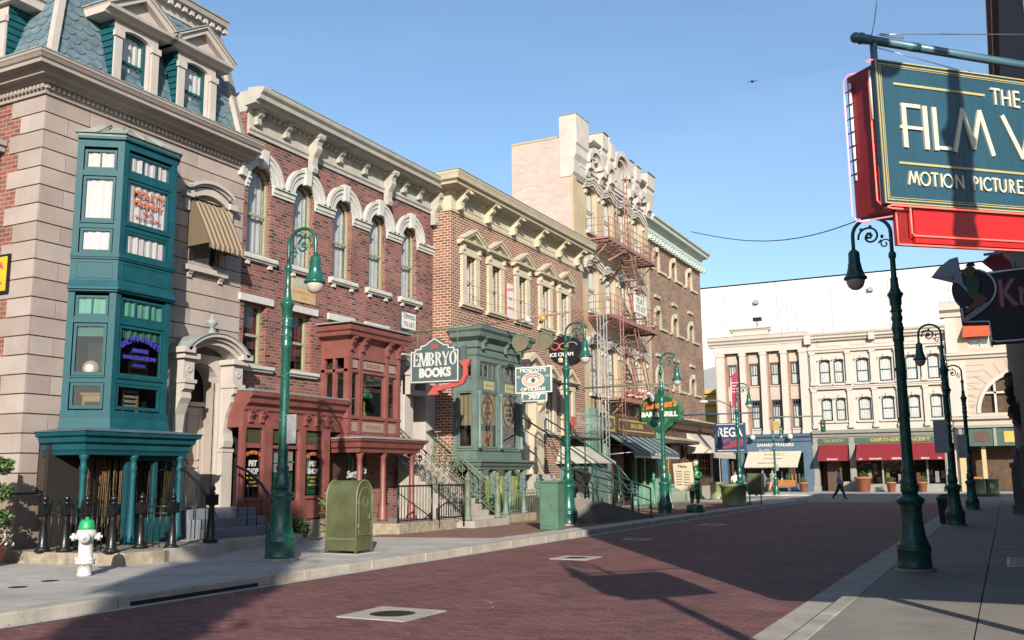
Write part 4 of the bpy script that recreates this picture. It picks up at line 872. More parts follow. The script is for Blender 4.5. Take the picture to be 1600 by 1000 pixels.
for a0, a1 in ((X1, X1+.12), (-16.3, -16.22), (-15.92, -15.8)): m.box(a0, a1, -.09, .02, 2.8, 5.36)
m.fr = O2
m.build('oriel', b2); ori = b2.children[-1]
m = MB(O2).use('red_trim_light')
for a0, a1 in ((21.32, 21.58), (21.82, 22.83), (23.06, 23.42)):
    m.box(a0, a1, -.02, -.005, 4.6, 4.83); m.box(a0, a1, .0, .012, 2.86, 3.12)
m.use('red_paint').text("SARGENI", 22.32, -.005, 4.71, .17, .006); m.text("RISTORANTE", 22.32, .012, 2.99, .14, .006, sx=.9); m.build('name_panels', ori)
for fr_, a0, a1 in ((O2, 21.30, 21.60), (O2, 21.80, 22.86), (O2, 23.05, 23.45), (FR((0, 21.12, 0), (1, 0), (0, -1)), -16.22, -15.93), (FR((0, 21.12, 0), (1, 0), (0, -1)), -16.58, -16.3)):
    window(ori, fr_, a0, a1, 3.27, 4.48, -.02, 'red_paint', None, None, rail=0, fw=.03, glass='glass_dark')
MB().use('interior').box(-16.6, -16.35, 21.3, 23.5, 2.9, 5.3).build('oriel_interior', ori)
m = MB().use('verdigris'); m.slab([(X1, 20.82), (-15.5, 20.82), (-15.5, 23.9), (X1, 23.9)], 5.785, 5.82); m.build('oriel_flashing', ori)
t = thing('hanging_glass_lamp', (-16.1, 22.3, 3.4), 'green and gold glass lamp hanging inside the red oriel window', 'lamp')
m = MB().use('gold'); m.tube([(-16.1, 22.3, 4.1), (-16.1, 22.3, 4.45)], .01, 5); m.lathe(-16.1, 22.3, [(.05, 3.3), (.09, 3.36), (.03, 3.45), (.03, 3.8)], 10); m.build('stem', t)
m = MB().use('shamrock_light'); m.lathe(-16.1, 22.3, [(.26, 3.82), (.24, 3.95), (.1, 4.08), (.02, 4.12)], 16); m.build('lamp_shade', t)
# porch under the oriel
cp2 = [(X1, 21.02), (-15.3, 21.02), (-15.3, 23.9), (X1, 23.9)]
m = MB().use('red_paint'); m.sweep([(-.2, 2.28), (0, 2.28), (.03, 2.38), (.1, 2.42), (.14, 2.54), (.2, 2.58), (.22, 2.64), (-.2, 2.7)], cp2); m.slab([(X1, 21.1), (-15.4, 21.1), (-15.4, 23.8), (X1, 23.8)], 2.3, 2.34); m.slab([(X1, 21.1), (-15.4, 21.1), (-15.4, 23.8), (X1, 23.8)], 2.6, 2.66); m.build('porch_canopy', b2)
pc = b2.children[-1]; MB().use('verdigris').sweep([(-.3, 2.715), (.24, 2.645), (.24, 2.67), (-.3, 2.74)], cp2).build('canopy_flashing', pc)
for (x, y) in ((-15.42, 21.2), (-15.42, 22.3), (-15.42, 23.75)):
    MB().use('red_paint').lathe(x, y, [(.15, .42), (.15, .5), (.12, .55), (.12, .8), (.105, .84), (.085, .9), (.075, 1.9), (.07, 2.12), (.09, 2.15), (.09, 2.2), (.11, 2.24), (.11, 2.28)], 12).build('column', b2)
m = MB(F2).use('brown_shop'); m.box(21.3, 23.0, .05, .12, .5, 2.26); m.build('entrance_door', b2)
m = MB(O2).use('white_paint'); m.text("Sargeni's", 21.70, -.09, 1.74, .26, .012, rot=.15, shear=.3, off=.006); m.prism([(21.6, 1.40), (22.2, 1.53), (22.1, 1.40)], -.1, -.09)
m.use('glass_dark').quad((21.3, -.11, .6), (22.2, -.11, .6), (22.2, -.11, 2.28), (21.3, -.11, 2.28)); m.build('entrance_window', b2)
tag(MB().use('gravelstone').slab([(X1, 21.0), (-15.5, 21.0), (-14.2, 21.3), (-14.1, 24.1), (X1, 24.1)], .14, .42).build('porch_platform', bevel=.015), 'low rough stone platform under the red porch', 'platform')
# small office to let sign
m = MB(F2).use('far_frame'); m.box(24.98, 25.86, 0, .04, 6.22, 6.84); m.use('sign_white').box(25.02, 25.82, .04, .05, 6.27, 6.79); m.use('far_frame'); m.text("OFFICE", 25.42, .05, 6.65, .19, .008); m.text("TO LET", 25.42, .05, 6.41, .19, .008)
tag(m.build('office_sign'), 'small white OFFICE TO LET board under the last arched window', 'sign')
# stone doorway between brick building and the next
m = MB(F2).use('pale_stone'); wall(m, 24.95, 26.93, .15, 5.35, [(25.6, 26.35, 2.2, 4.8)], b=.12, depth=.5); m.quad((24.95, 0, .15), (24.95, .12, .15), (24.95, .12, 5.35), (24.95, 0, 5.35))
m.prof([(.1, 5.2), (.2, 5.22), (.24, 5.3), (.3, 5.36), (.3, 5.42), (0, 5.45)], 24.85, 26.93); m.box(25.0, 25.3, .12, .2, 2.2, 5.2); m.prof([(.12, 4.75), (.45, 4.75), (.5, 4.9), (.55, 4.93), (.55, 5.0), (.12, 5.02)], 24.95, 26.0); m.box(25.0, 25.95, .12, .4, 4.15, 4.3); m.prof([(.12, 4.3), (.4, 4.3), (.45, 4.75), (.12, 4.75)], 25.0, 25.25)
m.build('stone_doorway', b2)
sdw = b2.children[-1]; m = MB(F2).use('interior'); m.box(25.6, 26.35, -.45, -.4, 2.2, 4.8); m.build('door', sdw)
# stairs up to it, with scrolled iron balustrades
m = MB().use('step_stone'); n = 10
for k in range(n): x1 = -14.15-k*.24; z = .42+k*.175; m.box(X1+.12, x1, 24.75+.0005*k, 26.55-.0005*k, .15 if k == 0 else z-.18, z)
m.box(X1+.12, -13.75, 24.5, 26.7, .14, .34)
tag(m.build('entrance_stairs', bevel=.01), 'pale stone flight of steps rising between scrolled iron balustrades', 'stairs')
def balus(y, lab, x0=-14.2, x1=-16.5, z0=.35, dz=1.78, mat='verdi_iron'):
    m = MB().use(mat); h = .95; n = 11
    def zz(x): return z0+(x0-x)/(x0-x1)*dz
    m.tube([(x0, y, zz(x0)+h), (x1, y, zz(x1)+h)], .028, 6); m.tube([(x0, y, zz(x0)+.15), (x1, y, zz(x1)+.15)], .016, 5); m.tube([(x0, y, zz(x0)+h-.12), (x1, y, zz(x1)+h-.12)], .012, 5)
    for k in range(n):
        x = x0+(x1-x0)*(k+.5)/n; z = zz(x); m.tube([(x, y, z+.15), (x, y, z+h)], .012, 4)
        for s_, cz in ((1, .33), (-1, .62)):
            pts = []
            for q in range(14): t = q/13*1.9*pi; r = .03+.085*q/13; pts.append((x+s_*(cos(t)*r), y, z+cz+sin(t)*r))
            m.tube(pts, .017, 4)
    return tag(m.build('balustrade'), lab, 'balustrade', 'scrolled iron balustrades of the stone stairs')
paint('verdi_iron', (.15, .19, .12), .6, var=.3, scale=9)
balus(24.72, 'nearer scrolled iron balustrade, left of the stone steps'); balus(26.58, 'farther scrolled iron balustrade, against the brick side wall')
for y, l in ((24.72, 'left green iron post at the foot of the scrolled balustrade'), (26.58, 'right green iron post at the foot of the scrolled balustrade')):
    t = thing('stair_post', (-14.1, y, .34), l, 'post', 'fluted posts at the foot of the stone stairs')
    MB().use('verdi_iron').lathe(-14.1, y, [(.13, .34), (.13, .42), (.10, .46), (.10, 1.0), (.12, 1.04), (.09, 1.1), (.09, 1.5), (.12, 1.54), (.08, 1.6), (.03, 1.64), (.05, 1.69), (.01, 1.74)], 12).build('shaft', t)
# gates beside the porch
for (xa_, ya_, xb_, yb_, l) in ((-14.3, 21.4, -14.2, 22.9, 'black iron gate left of the red porch column'), (-14.15, 23.2, -14.1, 24.5, 'black iron gate between red porch column and stone steps')):
    t = thing('iron_gate', (xa_, ya_, .42), l, 'gate', 'black iron gates by the red porch')
    m = MB().use('black_iron')
    for x, y in ((xa_, ya_), (xb_, yb_)): m.tube([(x, y, .2), (x, y, 1.42)], .03, 6)
    m.tube([(xa_, ya_, 1.38), (xb_, yb_, 1.38)], .025, 6); m.tube([(xa_, ya_, .48), (xb_, yb_, .48)], .02, 6); m.tube([(xa_, ya_, 1.2), (xb_, yb_, .5)], .015, 5)
    for k in range(1, 11): f_ = k/11; x, y = xa_+(xb_-xa_)*f_, ya_+(yb_-ya_)*f_; m.tube([(x, y, .48), (x, y, 1.38)], .010, 4)
    m.build('gate_frame', t)

# ================================================================== BUILDING 3: orange brick with pedimented windows
X3 = -16.0; F3 = FR((X3, 0, 0), (0, 1), (1, 0)); S3 = FR((0, 26.93, 0), (1, 0), (0, -1))
b3 = thing('red_brick_building', (X3, 26.93, .12), 'bright red brick building with a row of pedimented windows above the green optician shop', 'building')
W3 = [28.18, 30.05, 32.2, 34.3, 36.1]
hs = [(c-.36, c+.36, 7.42, 9.08) for c in W3]+[(32.25, 33.15, 1.6, 5.05), (34.0, 34.9, 3.3, 5.0), (35.9, 36.8, 3.3, 5.0)]
m = MB(F3).use('brick_b3'); wall(m, 26.93, 38.3, .12, 10.6, hs, depth=.28)
m.fr = S3; m.quad((X3, 0, 1.9), (-22, 0, 1.9), (-22, 0, 10.6), (X3, 0, 10.6)); m.use('pale_stone').quad((X3, 0, .12), (-22, 0, .12), (-22, 0, 1.9), (X3, 0, 1.9))
m.use('b3_trim').quad((X3, 0, 10.6), (-22, 0, 10.6), (-22, 0, 11.7), (X3, 0, 11.7))
m.fr = None; m.use('brick_b3').quad((X3, 38.3, .12), (-24, 38.3, .12), (-24, 38.3, 11.5), (X3, 38.3, 11.5)); m.use('asphalt').quad((X3, 26.93, 11.5), (-24, 26.93, 11.5), (-24, 38.3, 11.5), (X3, 38.3, 11.5))
m.build('wall', b3)
MB(F3).use('interior').box(27.1, 38.1, -6, -.9, .2, 11.3).build('interior_core', b3)
for c in W3:
    f = window(b3, F3, c-.34, c+.34, 7.46, 9.08, -.07, 'grey_trim', None, 'curtain', (.0, .8), rail=.5, fw=.055, deep=.14)
    m = MB(F3).use('b3_trim')
    for s_ in (-1, 1): m.box(c+s_*.47-.14, c+s_*.47+.14, 0, .09, 7.40, 9.12); m.box(c+s_*.54-.07, c+s_*.54+.07, 0, .16, 9.25, 9.42)
    m.box(c-.68, c+.68, 0, .11, 9.10, 9.26); m.box(c-.66, c+.66, 0, .07, 9.26, 9.42)
    m.prof([(0, 9.42), (.12, 9.42), (.18, 9.48), (.26, 9.50), (.28, 9.58), (0, 9.60)], c-.84, c+.84)
    m.prism([(c-.72, 9.58), (c+.72, 9.58), (c, 9.95)], 0, .1)
    for s_ in (-1, 1): m.prism([(c+s_*.84, 9.58), (c+s_*.62, 9.58), (c, 9.88), (c, 10.0)], 0, .26); m.prism([(c+s_*.88, 9.59), (c+s_*.84, 9.57), (c, 9.98), (c, 10.06)], 0, .31)
    m.build('pediment', f)
    m = MB(F3).use('b3_trim'); m.prof([(0, 7.42), (.17, 7.42), (.17, 7.33), (.1, 7.3), (.1, 7.26), (0, 7.25)], c-.70, c+.70); m.build('sill', f)
for c in (34.45, 36.35):
    f = window(b3, F3, c-.42, c+.42, 3.34, 5.0, -.07, 'grey_trim', None, 'curtain', (.0, .8), rail=.5, fw=.055, deep=.14)
    m = MB(F3).use('b3_trim')
    for s_ in (-1, 1): m.box(c+s_*.52-.12, c+s_*.52+.12, 0, .09, 3.3, 5.1); 
    m.box(c-.7, c+.7, 0, .10, 5.08, 5.3); m.prof([(0, 5.3), (.2, 5.32), (.28, 5.38), (.28, 5.44), (0, 5.46)], c-.86, c+.86); m.prism([(c-.74, 5.44), (c+.74, 5.44), (c, 5.85)], 0, .1)
    for s_ in (-1, 1): m.prism([(c+s_*.86, 5.44), (c+s_*.62, 5.44), (c, 5.80), (c, 5.96)], 0, .28)
    m.build('pediment', f); m = MB(F3).use('b3_trim'); m.box(c-.7, c+.7, 0, .17, 3.2, 3.31); m.build('sill', f)
# tall stone door case with big pediment
m = MB(F3).use('b3_trim'); wall(m, 31.45, 33.75, 1.2, 5.3, [(32.1, 33.1, 1.7, 4.7)], b=.14, depth=.4); m.quad((31.45, 0, 1.2), (31.45, .14, 1.2), (31.45, .14, 5.3), (31.45, 0, 5.3))
m.prof([(.1, 5.3), (.3, 5.34), (.4, 5.42), (.4, 5.5), (0, 5.52)], 31.2, 34.0); m.prism([(31.35, 5.5), (33.85, 5.5), (32.6, 6.15)], 0, .2)
for s_ in (-1, 1): m.prism([(32.6+s_*1.42, 5.5), (32.6+s_*1.05, 5.5), (32.6, 6.05), (32.6, 6.28)], 0, .42); m.prof([(.14, 4.7), (.45, 4.7), (.4, 4.4), (.22, 4.1), (.14, 4.0)], 32.6+s_*.8-.1, 32.6+s_*.8+.1)
m.build('door_case', b3)
m = MB(F3).use('grey_trim'); m.box(32.1, 33.1, -.25, -.2, 1.7, 4.7); m.build('door', b3)
m = MB(F3).use('b3_trim'); e3 = [(-22, 26.93), (X3, 26.93), (X3, 38.3)]
m.fr = None
m.sweep([(-.2, 10.46), (.05, 10.46), (.07, 10.54), (.03, 10.58), (.03, 11.06), (.10, 11.10), (.12, 11.18), (.54, 11.23), (.56, 11.30), (.66, 11.36), (.70, 11.48), (.74, 11.56), (.74, 11.61), (-.2, 11.80)], [(X3-.3, 26.93), (X3, 26.93), (X3, 38.3)])
m.sweep([(0, 11.3), (.03, 11.3), (.03, 11.8), (0, 11.8)], [(-22, 26.93), (X3-.3, 26.93)])
m.build('cornice', b3)
for a in (27.35, 29.35, 31.35, 33.45, 35.55, 37.4):
    m = MB(F3).use('b3_trim'); scroll(m, a, .22, .03, 11.22, .66, .46); m.tube([(a+.05, .50, 11.14), (a+.33, .50, 11.14)], .045, 8); m.build('cornice_bracket', b3)
m = MB(F3).use('b3_trim')
for a0, a1 in zip((27.6, 29.6, 31.6, 33.7, 35.8), (29.1, 31.1, 33.2, 35.3, 37.2)):
    m = MB(F3).use('b3_trim')
    for z0, z1, u0, u1 in ((10.68, 10.72, a0, a1), (10.98, 11.02, a0, a1), (10.72, 10.98, a0, a0+.04), (10.72, 10.98, a1-.04, a1)): m.box(u0, u1, .02, .05, z0, z1)
    m.build('frieze_panel', b3)
MB().use('verdigris').sweep([(-.2, 11.802), (.76, 11.612), (.76, 11.64), (-.2, 11.85)], [(X3-.3, 26.93), (X3, 26.93), (X3, 38.3)]).build('cornice_flashing', b3)
m = MB(F3).use('arrow_red'); m.box(30.83, 31.45, .02, .07, 7.32, 8.72); m.use('sign_white').box(30.88, 31.40, .07, .08, 7.37, 8.67); m.use('sign_letter_red').text("WORLD", 31.14, .08, 8.45, .15, .008, rot=.2, shear=.3); m.text("FAMOUS", 31.14, .08, 7.75, .12, .008); m.use('sign_grey').text("DELI", 31.14, .08, 8.1, .14, .008)
tag(m.build('tall_poster'), 'narrow red framed poster between the second and third pedimented windows', 'poster')
# green optician bay
B3 = FR((-15.15, 0, 0), (0, 1), (1, 0)); bq = [(X3, 27.15), (-15.15, 27.15), (-15.15, 30.35), (X3, 30.35)]; SB3 = FR((0, 27.15, 0), (1, 0), (0, -1))
m = MB().use('green_paint')
m.sweep([(-.2, 5.5), (0, 5.5), (.04, 5.56), (.04, 5.75), (.1, 5.8), (.1, 6.0), (.3, 6.12), (.34, 6.26), (.42, 6.34), (.44, 6.44), (-.2, 6.52)], bq)
m.sweep([(-.1, 5.36), (.02, 5.36), (.02, 5.5), (-.1, 5.5)], bq); m.sweep([(-.1, 4.36), (.0, 4.36), (.0, 4.78), (-.1, 4.78)], bq); m.sweep([(-.1, 2.1), (.0, 2.1), (.0, 2.5), (-.1, 2.5)], bq); m.sweep([(-.1, 2.44), (.04, 2.44), (.04, 2.5), (-.1, 2.5)], bq)
m.fr = B3
for a0, a1 in ((27.15, 27.34), (28.65, 28.84), (30.16, 30.35)):
    m.box(a0, a1, -.1, .03, 2.5, 5.36); m.lathe((a0+a1)/2, .06, [(.10, 2.5), (.10, 2.6), (.06, 2.66), (.055, 4.2), (.08, 4.28), (.08, 4.36)], 10)
m.fr = SB3
for a0, a1 in ((X3, X3+.12), (-15.3, -15.15)): m.box(a0, a1, -.1, .02, 2.5, 5.36)
m.fr = B3
for a in (27.4, 29.0, 30.1): scroll(m, a, .12, .08, 6.14, .4, .22)
m.build('bay_window', b3); gb = b3.children[-1]
for a0, a1 in ((27.36, 28.63), (28.86, 30.14)):
    window(gb, B3, a0, a1, 4.80, 5.36, -.02, 'green_paint', None, None, rail=0, fw=.05, mull=3, glass='glass_dark')
    window(gb, B3, a0, a1, 2.52, 4.36, -.02, 'green_paint', None, None, rail=0, fw=.05, glass='glass_dark')
window(gb, SB3, X3+.14, -15.32, 2.52, 4.36, -.02, 'green_paint', None, 'tan_panel', (.4, 1), rail=0, fw=.05, glass='glass_dark'); window(gb, SB3, X3+.14, -15.32, 4.80, 5.36, -.02, 'green_paint', None, None, rail=0, fw=.05, glass='glass_dark')
m = MB(B3).use('tan_panel'); m.box(27.41, 28.58, -.082, -.075, 3.3, 4.32); m.box(28.91, 30.09, -.082, -.075, 3.3, 4.32)
for ac in (28.0, 29.5):
    m.use('tan_panel').box(ac-.34, ac+.34, 0, .015, 4.44, 4.72); m.use('green_paint').text("OPTICIANS", ac, .015, 4.58, .11, .006)
    m.use('script_brown'); m.arch(ac, 3.76, .37, .40, -.062, -.052, 0, 2*pi, 24, ry=1.0) if False else None
    pts = [(ac+.40*cos(2*pi*q/28), 3.76+.50*sin(2*pi*q/28)) for q in range(29)]; m.stroke(pts, .03, -.055, -.048); pts = [(ac+.34*cos(2*pi*q/28), 3.76+.44*sin(2*pi*q/28)) for q in range(29)]; m.stroke(pts, .012, -.055, -.048)
    for k, tx in enumerate(("MOSCOT", "EYES", "LENSES", "1915")): m.text(tx, ac, -.056, 4.02-k*.17, .15, .008, off=.006)
m.build('blind_lettering', gb)
MB().use('interior_warm').box(-15.95, -15.9, 27.3, 30.2, 2.3, 5.4).build('bay_interior', gb)
MB(B3).use('wood').box(27.9, 28.6, -.5, -.2, 2.5, 3.1).build('display_cabinet', gb)
MB().use('slate_edge').sweep([(-.3, 6.53), (.45, 6.445), (.45, 6.47), (-.3, 6.56)], bq).build('bay_flashing', gb)
bq2 = [(X3, 27.0), (-14.95, 27.0), (-14.95, 30.6), (X3, 30.6)]
m = MB().use('green_paint'); m.sweep([(-.2, 1.82), (0, 1.82), (.03, 1.9), (.08, 1.94), (.12, 2.04), (.18, 2.07), (.18, 2.12), (-.2, 2.16)], bq2); m.slab([(X3, 27.1), (-15.05, 27.1), (-15.05, 30.5), (X3, 30.5)], 1.84, 1.88); m.slab([(X3, 27.1), (-15.05, 27.1), (-15.05, 30.5), (X3, 30.5)], 2.1, 2.14)
m.fr = FR((-15.05, 0, 0), (0, 1), (1, 0))
for a in (27.1, 28.1, 29.2, 30.3): m.box(a-.08, a+.08, -.1, .02, .38, 1.82); m.lathe(a, .03, [(.09, .38), (.09, .46), (.06, .5), (.06, 1.72), (.08, 1.78)], 8)
m.box(27.1, 30.3, -.1, .0, .38, .62); m.fr = None; m.box(X3, -15.1, 27.05, 27.15, .38, .62); m.box(-15.3, -15.1, 27.0, 27.15, .38, 1.82)
m.build('shop_front', b3); sf3 = b3.children[-1]
for a0, a1 in ((27.18, 28.02), (28.18, 29.12), (29.28, 30.22)): MB().use('glass').quad((-15.1, a0, .62), (-15.1, a1, .62), (-15.1, a1, 1.82), (-15.1, a0, 1.82)).build('pane', sf3)
m = MB().use('lime'); m.box(-15.27, -15.24, 27.2, 30.2, .4, 1.8); m.build('shop_interior', sf3)
m = MB().use('brown_shop'); m.box(-15.23, -15.2, 27.3, 27.85, .66, 1.75); m.use('arrow_red').lathe(-15.2, 28.6, [(.05, .7), (.08, .95), (.05, 1.1), (.08, 1.3), (.03, 1.5)], 10); m.use('yellow_sign').lathe(-15.2, 28.85, [(.05, .65), (.07, 1.2), (.03, 1.5)], 8); m.use('eye_pink').box(-15.23, -15.2, 29.45, 29.85, .8, 1.6); m.build('window_dressing', sf3)
tag(MB().use('gravelstone').slab([(X3, 27.0), (-14.2, 27.0), (-14.1, 30.4), (X3, 31.4)], .14, .40).build('stone_plinth', bevel=.015), 'low stone plinth under the green optician shop front', 'plinth')
MB
fence('green_fence', [(-14.35, 27.6), (-14.35, 29.9)], .4, .75, 'grey-green iron fence in front of the optician shop', 'verdi_iron', sp=.12)
for i, (y, l) in enumerate(((27.6, 'green iron post with urn finial in front of the optician shop'), (28.9, 'middle green iron post in front of the optician shop'), (30.0, 'right green iron post in front of the optician shop'))):
    newel((-14.35, y, .4), l, 1.15, 'green_paint', 'green iron posts in front of the optician shop', 'green_newel')

# ================================================================== BUILDING 4: tall tenement with fire escape
X4 = -16.5; F4 = FR((X4, 0, 0), (0, 1), (1, 0))
b4 = thing('tall_stucco_building', (X4, 38.3, .12), 'tallest building, tan stucco with wavy window hoods and a pale scalloped parapet', 'building')
rows = [(12.85, 15.05), (9.1, 11.25), (5.3, 7.6)]
W4 = [40.8, 43.0, 45.05, 47.2]
hs = [(c-.62, c+.62, z0, z1, 'seg') for z0, z1 in rows for c in W4]
m = MB(F4).use('b4_stucco'); wall(m, 38.3, 48.9, 4.4, 17.2, hs, depth=.4)
m.use('brick_pink').quad((38.3, 0, 10), (38.3, -2.95, 10), (38.3, -2.95, 16.84), (38.3, 0, 16.84)); m.use('b4_stucco').quad((38.3, 0, 2), (38.3, -3, 2), (38.3, -3, 10), (38.3, 0, 10))
m.use('brick_pink').quad((48.9, 0, .12), (48.9, -2.95, .12), (48.9, -2.95, 17.0), (48.9, 0, 17.0)); m.use('asphalt').quad((38.3, -.3, 16.5), (38.3, -2.95, 16.5), (48.9, -2.95, 16.5), (48.9, -.3, 16.5)); m.use('brick_pink').quad((38.3, -2.95, 0), (38.3, -2.95, 16.8), (48.9, -2.95, 16.8), (48.9, -2.95, 0))
m.use('b4_stucco').box(38.32, 38.75, 0, .12, 4.4, 15.4); m.use('tan_panel').box(38.28, 38.5, -2.95, -.61, 16.84, 16.93)
m.build('wall', b4); MB(F4).use('interior').box(38.5, 48.7, -2.9, -1.0, .2, 16.4).build('interior_core', b4)
for ri, (z0, z1) in enumerate(rows):
    for c in W4:
        f = window(b4, F4, c-.60, c+.60, z0+.02, z1, -.16, 'grey_trim', 'seg', 'curtain', (0, .9), rail=.5, fw=.07, deep=.14)
        m = MB(F4).use('b4_crown')
        for r, (bb, dz) in enumerate(((.09, 0), (.13, .13), (.18, .26))):
            pts = []
            for q in range(21):
                t = q/20; x = c-1.05+2.1*t; zz = z1-.30+dz+.36*max(0, sin(pi*t))**.8+.05*cos(4*pi*t); pts.append((x, zz))
            for p, q in zip(pts[:-1], pts[1:]): m.prism([p, q, (q[0], q[1]+.135), (p[0], p[1]+.135)], -.02, bb)
        for s_ in (-1, 1): m.prof([(0, z1-.30), (.12, z1-.30), (.08, z1-.45), (0, z1-.5)], c+s_*.84-.1, c+s_*.84+.1)
        m.build('wavy_hood', f); m = MB(F4).use('b4_crown'); m.box(c-.8, c+.8, 0, .16, z0-.16, z0-.02); m.build('sill', f)
# scalloped crown
m = MB(FR((X4, 0, 0), (0, 1), (1, 0))).use('b4_crown')
m.prof([(-.5, 17.85), (.36, 17.85), (.36, 16.5), (.30, 16.4), (.32, 16.0), (.20, 15.75), (.20, 15.15), (.06, 14.95), (-.5, 14.95)], 38.27, 39.72)
def crest(a0, a1, top, bot=15.8, d=.46): m.prof([(-.3, top), (d, top), (d, top-.75), (d-.1, top-.85), (d-.06, top-1.05), (d*.55, bot+.35), (d*.5, bot+.1), (.02, bot), (-.3, bot)], a0, a1)
crest(41.3, 42.0, 17.9); crest(42.35, 42.95, 17.7); m.lathe(42.65, .1, [(.24, 17.7), (.28, 17.8), (.14, 17.86), (.22, 18.0), (.16, 18.2), (.02, 18.26)], 12)
crest(44.95, 45.55, 17.6); crest(46.05, 46.65, 17.6); crest(47.75, 48.95, 17.75, 15.3)
m.box(39.72, 41.3, -.3, .12, 15.9, 17.1); m.box(46.65, 47.75, -.3, .12, 15.9, 17.0); m.box(42.0, 42.35, -.3, .10, 15.9, 17.0); m.box(45.55, 46.05, -.3, .10, 15.9, 17.0)
for c0_, r, zc in ((43.95, 1.0, 16.55),): m.arch(c0_, zc, r-.1, r+.16, -.3, .5, 0, pi, 18); m.arch(c0_, zc, r-.3, r-.1, -.3, .36, 0, pi, 18); m.slab([(43.0, -.3), (44.9, -.3), (44.9, .12), (43.0, .12)], 15.9, 16.9); m.prism([(c0_+(r-.1)*cos(pi*q/14), zc+(r-.1)*sin(pi*q/14)) for q in range(15)], -.25, .1)
for a0, a1, z in ((41.9, 43.1, 15.95), (45.6, 46.1, 16.0), (46.8, 47.6, 16.0), (39.7, 41.3, 15.95)):
    ac = (a0+a1)/2; m.arch(ac, z, (a1-a0)/2-.15, (a1-a0)/2+.1, 0, .45, 0, pi, 10)
for a in (39.9, 41.5, 42.6, 45.3, 46.4, 48.2): m.prof([(0, 15.3), (.22, 15.35), (.3, 15.6), (.45, 15.7), (.45, 16.1), (0, 16.1)], a-.22, a+.22)
for a, w in ((40.5, .55), (47.2, .4)): m.prof([(.1, 16.95), (.4, 17.0), (.5, 17.1), (.1, 17.2)], a-w, a+w); m.box(a-w*.7, a+w*.7, .1, .28, 16.35, 16.7); m.arch(a, 16.25, w*.5, w*.75, .1, .36, 0, pi, 10)
m.box(38.9, 48.3, 0, .16, 15.45, 15.58); m.box(38.9, 48.3, 0, .22, 15.58, 15.66); m.box(39.7, 48.2, -.3, .08, 15.66, 16.6)
m.use('verdigris')
for a0, a1, z in ((38.24, 39.75, 17.85), (47.72, 48.98, 17.75), (41.27, 42.03, 17.9), (44.92, 45.58, 17.6), (46.02, 46.68, 17.6)): m.box(a0, a1, -.34 if a0 > 39 else -.52, .52 if a0 > 39 else .38, z, z+.04)
m.build('parapet', b4)
# ground floor: green bar front
P4 = FR((-15.9, 0, 0), (0, 1), (1, 0))
m = MB(P4).use('mint_paint')
for a0, a1 in ((38.5, 39.7), (47.2, 48.6)): m.box(a0, a1, -.6, .0, .15, 4.5); m.box(a0+.15, a1-.15, 0, .04, .6, 3.3); m.box(a0-.02, a1+.02, -.6, .05, 3.4, 3.5)
m.box(39.7, 41.0, -.4, -.3, .15, 1.0); m.box(44.8, 47.2, -.4, -.3, .15, 1.0); m.box(46.0, 46.2, -.4, -.2, .15, 3.4); m.box(41.0, 41.2, -.4, -.2, .15, 3.4); m.box(44.7, 44.9, -.4, -.2, .15, 3.4)
m.build('bar_front', b4); bf = b4.children[-1]
m = MB(P4).use('brown_shop'); m.box(39.75, 47.2, -.6, .05, 3.45, 4.35); m.use('gold'); m.box(39.75, 41.3, .05, .10, 3.55, 4.25); m.use('sign_green').box(39.9, 41.15, .10, .11, 3.65, 4.15); m.use('gold').text("718", 40.5, .11, 3.9, .42, .01, off=.01); m.box(41.8, 46.8, .05, .08, 3.62, 4.18); m.use('brown_shop').box(41.9, 46.7, .08, .09, 3.70, 4.10); m.use('gold').text("BAR & GRILL", 44.3, .09, 3.9, .32, .01)
m.build('fascia_sign', bf)
MB(P4).use('interior').box(39.7, 47.2, -.6, -.55, .15, 3.5).build('bar_interior', bf); MB(P4).use('brown_shop').box(42.1, 43.6, -.5, -.4, .15, 2.9).build('door', bf)
m = MB(P4).use('awning_green'); y0, y1 = 40.3, 46.9
m.quad((y0, .05, 3.42), (y1, .05, 3.42), (y1, 1.35, 2.62), (y0, 1.35, 2.62)); m.use('sign_grey')
n = 26
for i in range(n): u0, u1 = y0+(y1-y0)*i/n, y0+(y1-y0)*(i+1)/n; m.use('sign_grey').quad((u0, 1.35, 2.62), (u1, 1.35, 2.62), (u1, 1.35, 2.42), (u0, 1.35, 2.42)); m.use('white_paint'); m.add([(u0+.02, 1.352, 2.44), (u1-.02, 1.352, 2.44), (u1-.05, 1.352, 2.34), (u0+.05, 1.352, 2.34)], [(0, 1, 2, 3)])
m.use('white_paint'); m.text("BAR  &  GRILL", 43.6, 1.352, 2.53, .15, .006, off=.006)
for y in (y0, y1): m.tube([(y, .05, 2.5), (y, 1.33, 2.6)], .02, 5)
m.build('awning', bf)
# small iron balcony and spiked fan at the joint of the two buildings
t = thing('iron_balcony', (X3+.4, 36.4, 3.2), 'small iron balcony holding a red chair, right end of the red brick building', 'balcony')
m = MB(F3).use('black_iron'); m.box(35.3, 37.9, 0, .95, 3.05, 3.12); m.build('floor', t)
m = MB(F3).use('galv'); m.tube([(35.3, 0, 4.05), (35.3, .93, 4.05), (37.9, .93, 4.05), (37.9, 0, 4.05)], .02, 5)
for k in range(17): a = 35.3+k*.1625; m.tube([(a, .93, 3.12), (a, .93, 4.05)], .011, 4)
m.build('railing', t)
t = thing('red_chair', (X3+.4, 36.4, 3.12), 'red folding chair on the small iron balcony', 'chair'); m = MB(F3).use('arrow_red'); m.box(36.2, 36.6, .25, .6, 3.5, 3.54); m.build('seat', t); m = MB(F3).use('arrow_red'); m.box(36.2, 36.6, .22, .26, 3.6, 4.0); m.build('backrest', t)
